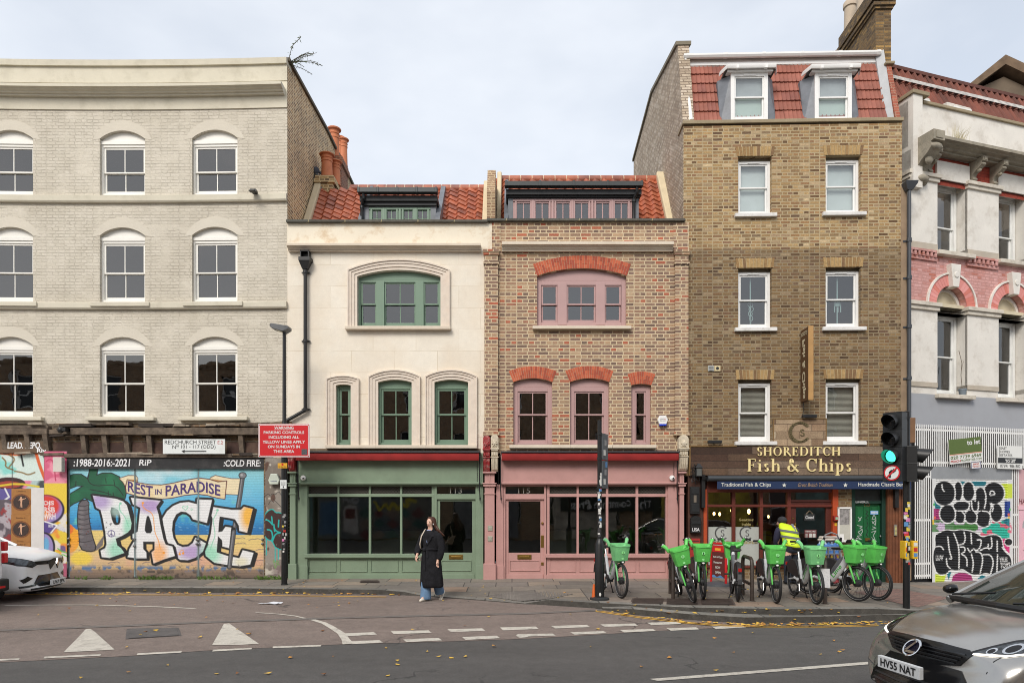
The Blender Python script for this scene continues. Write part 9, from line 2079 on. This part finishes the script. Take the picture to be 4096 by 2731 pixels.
# ================================================================ vehicles
def bake(o):
 dg=bpy.context.evaluated_depsgraph_get();me=bpy.data.meshes.new_from_object(o.evaluated_get(dg));o.modifiers.clear();old=o.data;o.data=me;bpy.data.meshes.remove(old)
 me.polygons.foreach_set('use_smooth',[True]*len(me.polygons));me.set_sharp_from_angle(angle=R(40));return me
def car_body(parent,rings,nose,arches,mat,name='body',slope=lambda x_:0):
 """rings: (x, [(y,z)...] from underside centre to top centre); nose(x) = how far the sides sweep back"""
 mb=MB();R_=[]
 for x_,half in rings:
  W_=.88;sl=lambda z_:slope(x_)*max(0,z_-.50);right=[(x_-sl(z_)-nose(x_)*(abs(y)/W_)**2.2,-y,z_)for y,z_ in half];left=[(x_-sl(z_)-nose(x_)*(abs(y)/W_)**2.2,y,z_)for y,z_ in half[::-1]]
  R_.append(right+left[1:-1])
 mb.rings(R_);o=mb.build(name,mat,parent,smooth=True,sub=3)
 cut=MB()
 for ax,ar in arches:
  for s in(-1,1):cut.lathe([(ar,-.35),(ar,.35)],(ax,s*.93,.32),'y',32)
 c=cut.build('cut',mat);b=o.modifiers.new('arch','BOOLEAN');b.operation='DIFFERENCE';b.object=c;b.solver='EXACT'
 bpy.context.view_layer.update();bake(o);bpy.data.objects.remove(c)
 me=o.data;return o,BVHTree.FromPolygons([v.co.copy()for v in me.vertices],[tuple(p.vertices)for p in me.polygons])
def cling(name,mat,parent,bvh,pts,axis,off=.006,cuts=7,thick=0,flip=1):
 """a panel laid on the bodywork: outline in the (y,z) view along x, or the (x,z) view along y, or (x,y) from above"""
 bm=bmesh.new();vs=[]
 for a,b in pts:vs.append(bm.verts.new((0,a,b)if axis=='x' else(a,0,b)if axis=='y' else(a,b,0)))
 bm.faces.new(vs);bmesh.ops.triangulate(bm,faces=bm.faces[:]);bmesh.ops.subdivide_edges(bm,edges=bm.edges[:],cuts=cuts,use_grid_fill=True)
 d={'x':Vector((-flip,0,0)),'y':Vector((0,-flip,0)),'z':Vector((0,0,-1))}[axis]
 for v in bm.verts:
  o_=v.co-d*6;h=bvh.ray_cast(o_,d)
  if h[0]is None:h=bvh.find_nearest(v.co-d*(1.72 if axis=='x' else .9))
  v.co=h[0]-d*off
 bmesh.ops.recalc_face_normals(bm,faces=bm.faces[:]);me=bpy.data.meshes.new(name);bm.to_mesh(me);bm.free();me.materials.append(mat);me.polygons.foreach_set('use_smooth',[True]*len(me.polygons))
 return link(name,me,parent)
def road_wheel(parent,cx,s,r=.315):
 mb=MB();mb.lathe([(r*.66,-.10),(r*.93,-.10),(r,-.07),(r,.07),(r*.93,.10),(r*.66,.10)],(cx,s*.77,r),'y',32);w=mb.build('wheel',TYRE,parent,smooth=True)
 mb=MB();mb.lathe([(.02,s*.09),(.05,s*.09),(.06,s*.05),(r*.62,s*.04),(r*.68,s*.098),(r*.64,s*.02)],(cx,s*.77,r),'y',28)
 for k in range(8):a=2*PI*k/8;mb.tube([(cx+.04*math.cos(a),s*.855,r+.04*math.sin(a)),(cx+r*.64*math.cos(a),s*.85,r+r*.64*math.sin(a))],.018,5)
 mb.build('rim',M('alloy',C(150,152,156),.3,.8),w,smooth=True)
CGL=M('car_glass',C(44,52,47),.03,var=.02,fine=0,spec=.5);CHROME=M('chrome',C(215,216,218),.12,1.0,var=.02,fine=0);GLOSSB=M('gloss_black',C(20,20,22),.18,var=.02,fine=0);LAMPG=M('headlamp_glass',C(84,88,92),.08,.4,var=.6,vscale=22,fine=0);DRL=emit('daytime_lamp',(1,.95,.86,1),1.6);AMBER=emit('amber_lamp',(1,.35,.05,1),1.4)
def cabin(parent,st,mat,glassm):
 """greenhouse: base and roof outlines joined by glass with body-coloured roof and pillars"""
 xf,xr,zb,xfr,xrr,zt_,wb,wr=st
 def side(s):return[(xf,s*wb*.86,zb),(xf-.28,s*wb,zb),(xr+.25,s*wb,zb+.03),(xr,s*wb*.8,zb+.04)]
 mb=MB();A_=[(xf+.06,0,zb-.01)]+side(1)+[(xr-.05,0,zb+.04)]+side(-1)[::-1]
 B_=[(xfr+.05,0,zt_+.01)]+[(xfr,wr*.86,zt_-.02),(xfr-.25,wr,zt_-.02),(xrr+.25,wr*.98,zt_-.03),(xrr,wr*.84,zt_-.05)]+[(xrr-.04,0,zt_-.04)]+[(xrr,-wr*.84,zt_-.05),(xrr+.25,-wr*.98,zt_-.03),(xfr-.25,-wr,zt_-.02),(xfr,-wr*.86,zt_-.02)]
 M_=[tuple((a+b)/2+(.0 if i!=1 else(.025 if abs(b)>.3 else 0)*(1 if b>0 else-1))for i,(a,b)in enumerate(zip(p,q)))for p,q in zip(A_,B_)]
 mb.rings([A_,M_,B_],True,False);g=mb.build('window',glassm,parent,smooth=True,angle=60)
 mb=MB();C_=[(x_*.99,y*.9,z_+.03)for x_,y,z_ in B_];D_2=[(x_*.7,y*.45,z_+.055)for x_,y,z_ in B_];mb.rings([[(x_*1.005,y*1.01,z_-.03)for x_,y,z_ in B_],B_,C_,D_2],True,True);mb.build('roof',mat,parent,smooth=True,angle=60)
 def pil(i,r0,m=mat):
  mb=MB();mb.tube([A_[i],M_[i],B_[i]],[r0*1.2,r0,r0],8);mb.build('pillar',m,parent,smooth=True)
 for i in(1,9):pil(i,.035)
 for i in(4,6):pil(i,.06)
 for s in(-1,1):
  mb=MB();k=.5;p0=Vector((xf-1.15,s*wb,zb+.01));p1=Vector((xfr-.85,s*(wr+.0),zt_-.03));mb.tube([tuple(p0),tuple((p0+p1)/2+Vector((0,s*.025,0))),tuple(p1)],.035,6);mb.build('pillar',GLOSSB,parent)
 return A_,B_
# ---- silver hatchback, front corner close to the viewer
SILVER=M('silver_paint',C(178,176,172),.19,.75,var=.03,vscale=2,fine=.02)
hd_=math.atan2(-.181,-.983)
cf=Vector((-.983,-.181,0));ctr=Vector((3.58,6.27,0))-cf*2.16
sc=thing('parked_car','silver hatchback with black grille and lit lamps nosing in at the right edge','car',(ctr.x,ctr.y,gz(ctr.x,ctr.y)),hd_);sc.name='car'
rg=[(2.13,[(0,.25),(.45,.25),(.64,.28),(.68,.42),(.67,.56),(.62,.64),(.35,.70),(0,.715)]),(2.15,[(0,.20),(.58,.20),(.76,.25),(.80,.43),(.79,.58),(.72,.68),(.40,.745),(0,.765)]),(2.06,[(0,.17),(.64,.17),(.83,.23),(.865,.45),(.86,.64),(.78,.75),(.43,.805),(0,.825)]),(1.82,[(0,.16),(.65,.16),(.85,.22),(.885,.46),(.88,.70),(.79,.825),(.45,.88),(0,.90)]),(1.45,[(0,.16),(.65,.16),(.86,.22),(.888,.5),(.885,.76),(.79,.885),(.45,.945),(0,.965)]),(.95,[(0,.16),(.65,.16),(.86,.22),(.885,.5),(.885,.80),(.79,.945),(.45,1.0),(0,1.015)]),(.5,[(0,.16),(.65,.16),(.86,.22),(.885,.5),(.885,.82),(.80,.965),(.45,1.01),(0,1.02)]),(-.8,[(0,.16),(.65,.16),(.86,.22),(.885,.5),(.885,.86),(.80,.99),(.45,1.0),(0,1.0)]),(-1.6,[(0,.18),(.65,.18),(.85,.24),(.88,.5),(.88,.88),(.80,1.01),(.45,1.01),(0,1.01)]),(-2.05,[(0,.24),(.6,.24),(.78,.3),(.84,.5),(.84,.85),(.76,.98),(.4,1.0),(0,1.0)]),(-2.16,[(0,.3),(.5,.3),(.66,.36),(.70,.5),(.70,.8),(.64,.9),(.36,.93),(0,.93)])]
nose=lambda x_:float(np.interp(x_,[-2.2,-1.8,-1,1.2,1.8,2.2],[-.15,-.05,0,.02,.2,.32]))
bd,bv=car_body(sc,rg,nose,[(1.28,.365),(-1.32,.365)],SILVER,slope=lambda x_:max(0,(x_-1.4)/.75)*.75)
for ax in(1.28,-1.32):
 for s in(-1,1):road_wheel(sc,ax,s)
cabin(sc,(1.02,-2.0,.985,.25,-1.55,1.40,.80,.60),SILVER,CGL)
cl=lambda n,m,pts,ax='x',off=.006,cuts=7,par=bd:cling(n,m,par,bv,pts,ax,off,cuts)
cl('grille',GLOSSB,[(-.46,.735),(-.50,.70),(-.40,.585),(-.16,.545),(.16,.545),(.40,.585),(.50,.70),(.46,.735),(.2,.752),(-.2,.752)],off=.008)
for k in range(4):zz=.595+.032*k;w_=.36+.03*k;cl('grille_bar',M('grille_bar',C(64,66,70),.3,.6),[(-w_,zz),(w_,zz),(w_,zz+.011),(-w_,zz+.011)],off=.022,cuts=9)
cl('lower_grille',GLOSSB,[(-.42,.55),(.42,.55),(.60,.34),(.62,.22),(-.62,.22),(-.60,.34)],off=.009)
for k in range(3):zz=.27+.05*k;cl('grille_bar',MATS['grille_bar'],[(-.55,zz),(.55,zz),(.55,zz+.016),(-.55,zz+.016)],off=.02,cuts=9)
for s in(-1,1):
 cl('headlight_trim',GLOSSB,[(s*.44,.70),(s*.70,.72),(s*.875,.79),(s*.885,.91),(s*.80,.905),(s*.62,.84)],off=.006,cuts=9)
 cl('headlight',LAMPG,[(s*.49,.715),(s*.69,.735),(s*.87,.805),(s*.88,.895),(s*.80,.89),(s*.64,.83)],off=.010,cuts=9)
 cl('daytime_strip',DRL,[(s*.50,.705),(s*.70,.722),(s*.876,.792),(s*.878,.806),(s*.70,.738),(s*.50,.718)],off=.015,cuts=9)
 for cy,r_,zc in((.68,.046,.785),(.79,.040,.838),(.59,.028,.752)):
  P_=[(s*cy+r_*math.cos(a),zc+r_*.9*math.sin(a))for a in np.linspace(0,2*PI,15)[:-1]];cl('lamp_lens',CHROME,P_,off=.016,cuts=3);cl('lamp_eye',GLOSSB,[(s*cy+(y-s*cy)*.7,zc+(z_-zc)*.7)for y,z_ in P_],off=.019,cuts=3)
 cl('indicator',AMBER if s<0 else M('amber_off',C(200,110,70),.2),[(s*.85,.835),(s*.876,.845),(s*.877,.88),(s*.855,.875)],off=.016,cuts=3)
 cl('bumper_crease',M('crease_dark',C(92,92,92),.5),[(s*.62,.36),(s*.84,.42),(s*.84,.425),(s*.62,.37)],off=.003,cuts=9)
 cl('hood_line',INK,[(1.99,s*.60),(1.5,s*.765),(1.0,s*.775),(1.0,s*.781),(1.5,s*.772),(1.99,s*.608)],'z',.002,9)
 mb=MB();mb.rings([[(.80,s*.93,1.01),(.78,s*1.07,1.01),(.78,s*1.07,1.09),(.80,s*.93,1.10)],[(.70,s*.92,.99),(.68,s*1.10,.99),(.68,s*1.10,1.11),(.70,s*.92,1.13)],[(.63,s*.93,1.0),(.63,s*1.08,1.0),(.63,s*1.08,1.11),(.63,s*.93,1.12)]]);mb.tube([(.72,s*.80,1.0),(.72,s*.95,1.03)],.03,6);mb.build('door_mirror',GLOSSB,sc,smooth=True,sub=1)
 cling('door_line',INK,bd,bv,[(.55,.35),(.56,.35),(.62,.85),(.61,.85)],'y',.002,9,flip=s);cling('door_line',INK,bd,bv,[(-.48,.3),(-.47,.3),(-.45,.88),(-.46,.88)],'y',.002,9,flip=s)
 mb=MB();mb.box(.1,s*.885,.79,.3,s*.905,.82);mb.build('door_handle',SILVER,sc)
mb=MB();mb.tube([(1.0,-.7,1.01),(1.12,0,1.03),(1.0,.7,1.01)],.03,6);mb.build('cowl',BLACKP,sc);mb=MB();mb.tube([(1.06,.1,1.06),(.95,.5,1.10),(.82,.75,1.12)],.012,5);mb.tube([(1.06,-.6,1.06),(.95,-.2,1.12)],.012,5);mb.build('wiper',BLACKP,sc)
def flat(parent,tfm,mats):pass
def plate(parent,txt,x_,z_,w_=.52,h_=.111,m=None,tilt=0):
 tf=lambda a,b,c:(x_-b,a,z_+c)
 mb=MB(tf);mb.box(-w_/2,-.012,-h_/2,w_/2,.03,h_/2);pl=mb.build('number_plate',m or M('plate_white',C(226,228,228),.4,var=.02),parent,bevel=.004);mb=MB(tf);text(txt,INK,None,(-w_*.42,-h_*.33,w_*.42,h_*.33),-.016,mb=mb,bold=.025);mb.build('lettering',INK,pl,fix=False);return pl
plate(sc,'HV55 NAT',2.19,.495)
mb=MB();tf=lambda a,b,c:(2.055-b-c*.75,a,.672+c);mb.tf=tf
mb.tube([(.085*math.cos(a),0,.068*math.sin(a))for a in np.linspace(0,2*PI,29)[:-1]],.009,6,loop=True);mb.line([(.018,.05),(-.045,-.035),(.06,-.035)],.02,-.012,.0);em=mb.build('emblem',CHROME,sc,smooth=True);mb=MB(tf);mb.lathe([(0,.004),(.078,.004)],(0,0,0),'y',24);mb.build('emblem_field',M('emblem_navy',C(30,30,54),.2),em)
# ---- white hatchback parked at the far left
WCAR=M('white_car_paint',C(242,243,243),.4,var=.02,fine=.01,coat=.3)
ha=R(8);cf=Vector((math.cos(ha),math.sin(ha),0));nosep=Vector((-9.18,13.75,0));ctr=nosep-cf*2.05
wc=thing('car','white hatchback parked at the kerb below the graffiti wall, nose to the right','car',(ctr.x,ctr.y,gz(ctr.x,ctr.y)),ha)
rg2=[(2.0,[(0,.24),(.42,.24),(.60,.27),(.64,.42),(.64,.58),(.58,.70),(.32,.75),(0,.76)]),(2.03,[(0,.2),(.55,.2),(.72,.24),(.77,.42),(.76,.62),(.69,.77),(.38,.82),(0,.835)]),(1.9,[(0,.17),(.62,.17),(.80,.22),(.84,.44),(.84,.68),(.76,.84),(.42,.89),(0,.905)]),(1.55,[(0,.16),(.63,.16),(.82,.22),(.865,.46),(.865,.74),(.77,.93),(.44,.985),(0,1.0)]),(1.0,[(0,.16),(.63,.16),(.83,.22),(.865,.5),(.865,.80),(.77,.99),(.44,1.04),(0,1.05)]),(.5,[(0,.16),(.63,.16),(.83,.22),(.865,.5),(.865,.82),(.78,.99),(.44,1.03),(0,1.03)]),(-1.4,[(0,.18),(.63,.18),(.83,.24),(.865,.5),(.865,.88),(.78,1.02),(.44,1.02),(0,1.02)]),(-1.9,[(0,.24),(.6,.24),(.76,.3),(.82,.5),(.82,.85),(.74,.98),(.4,1.0),(0,1.0)]),(-2.03,[(0,.3),(.5,.3),(.64,.36),(.68,.5),(.68,.8),(.62,.9),(.36,.93),(0,.93)])]
bd2,bv2=car_body(wc,rg2,nose,[(1.2,.36),(-1.27,.36)],WCAR)
for ax in(1.2,-1.27):
 for s in(-1,1):road_wheel(wc,ax,s)
cabin(wc,(.95,-1.95,1.0,.2,-1.5,1.43,.78,.60),WCAR,CGL)
cl2=lambda n,m,pts,ax='x',off=.008,cuts=7:cling(n,m,bd2,bv2,pts,ax,off,cuts)
cl2('grille',GLOSSB,[(-.55,.70),(-.12,.68),(0,.56),(.12,.68),(.55,.70),(.52,.765),(.12,.76),(0,.79),(-.12,.76),(-.52,.765)])
cl2('lower_grille',GLOSSB,[(-.38,.27),(.38,.27),(.50,.34),(.36,.48),(-.36,.48),(-.50,.34)])
mb=MB(lambda a,b,c:(2.07-b,a,.69+c));mb.prism([(0,.1),(.045,0),(0,-.1),(-.045,0)],-.012,.01);mb.build('emblem',CHROME,wc)
for s in(-1,1):
 cl2('headlight',LAMPG,[(s*.46,.70),(s*.56,.665),(s*.76,.72),(s*.84,.80),(s*.835,.87),(s*.70,.83)],off=.012,cuts=9);cl2('headlight_trim',GLOSSB,[(s*.42,.70),(s*.55,.645),(s*.79,.70),(s*.86,.80),(s*.84,.885),(s*.70,.845)],off=.006,cuts=9)
 cl2('fog_recess',GLOSSB,[(s*.52,.44),(s*.74,.36),(s*.79,.43),(s*.66,.49)]);cl2('fog_lamp',LAMPG,[(s*.46,.29),(s*.76,.27),(s*.78,.31),(s*.46,.325)])
 mb=MB();mb.ball((.62,s*.95,1.02),.06,.1,.07,10,6);mb.tube([(.62,s*.8,1.0),(.62,s*.9,1.02)],.02,5);mb.build('door_mirror',WCAR,wc,smooth=True)
cl2('bumper_lip',BLACKP,[(-.72,.215),(.72,.215),(.74,.25),(-.74,.25)],cuts=9)
plate(wc,'LP67 BPX',2.09,.325)
# ---- small white van, only its rear corner in the picture
vn=thing('van','white van passing at the left edge, showing its red rear lamps','van',(-11.5,11.65,gz(-11.5,11.65)),PI);
rg3=[(2.2,[(0,.3),(.5,.3),(.7,.35),(.76,.6),(.74,.8),(.66,.88),(.4,.92),(0,.93)]),(2.0,[(0,.22),(.6,.22),(.82,.3),(.88,.6),(.87,.95),(.78,1.08),(.4,1.12),(0,1.13)]),(1.2,[(0,.2),(.65,.2),(.87,.3),(.9,.6),(.9,1.05),(.82,1.2),(.4,1.24),(0,1.25)]),(.5,[(0,.2),(.65,.2),(.87,.3),(.9,.6),(.89,1.1),(.78,1.72),(.4,1.80),(0,1.82)]),(-1.0,[(0,.2),(.65,.2),(.87,.3),(.9,.6),(.89,1.1),(.79,1.74),(.4,1.83),(0,1.84)]),(-2.1,[(0,.24),(.65,.24),(.86,.32),(.89,.6),(.88,1.1),(.78,1.68),(.4,1.77),(0,1.78)]),(-2.19,[(0,.28),(.62,.28),(.82,.36),(.85,.6),(.84,1.1),(.74,1.60),(.38,1.69),(0,1.70)]),(-2.21,[(0,.4),(.5,.4),(.66,.46),(.68,.6),(.68,1.1),(.6,1.46),(.3,1.5),(0,1.5)])]
bd3,bv3=car_body(vn,rg3,lambda x_:.15 if x_>1.5 else 0,[(1.4,.36),(-1.3,.36)],WCAR)
for ax in(1.4,-1.3):
 for s in(-1,1):road_wheel(vn,ax,s)
RL=M('rear_lamp_red',(0,)*4)
for s in(-1,1):
 for z0,z1 in((.80,.98),(1.02,1.19)):mb=MB();mb.box(-2.235,min(s*.80,s*.915),z0,-2.05,max(s*.80,s*.915),z1);mb.build('rear_lamp',M('lamp_red_bright',C(206,30,36),.25),vn,bevel=.02)
 cling('side_window',CGL,bd3,bv3,[(1.0,1.22),(.1,1.22),(.1,1.6),(.55,1.6)],'y',.006,6,flip=s);cling('door_line',INK,bd3,bv3,[(-.1,.35),(-.09,.35),(-.09,1.7),(-.1,1.7)],'y',.002,9,flip=s)
cling('windscreen',CGL,bd3,bv3,[(-.68,1.28),(.68,1.28),(.6,1.7),(-.6,1.7)],'x',.008,7);mb=MB();mb.box(-2.30,-.86,.30,-2.1,.86,.52);bmp=mb.build('bumper',BLACKP,vn,bevel=.03);mb=MB();mb.box(-2.305,-.74,.36,-2.295,-.60,.40);mb.build('reflector',MATS['lamp_red_bright'],bmp);cling('door_line',INK,bd3,bv3,[(-.003,.55),(.003,.55),(.003,1.6),(-.003,1.6)],'x',.002,9,flip=-1)
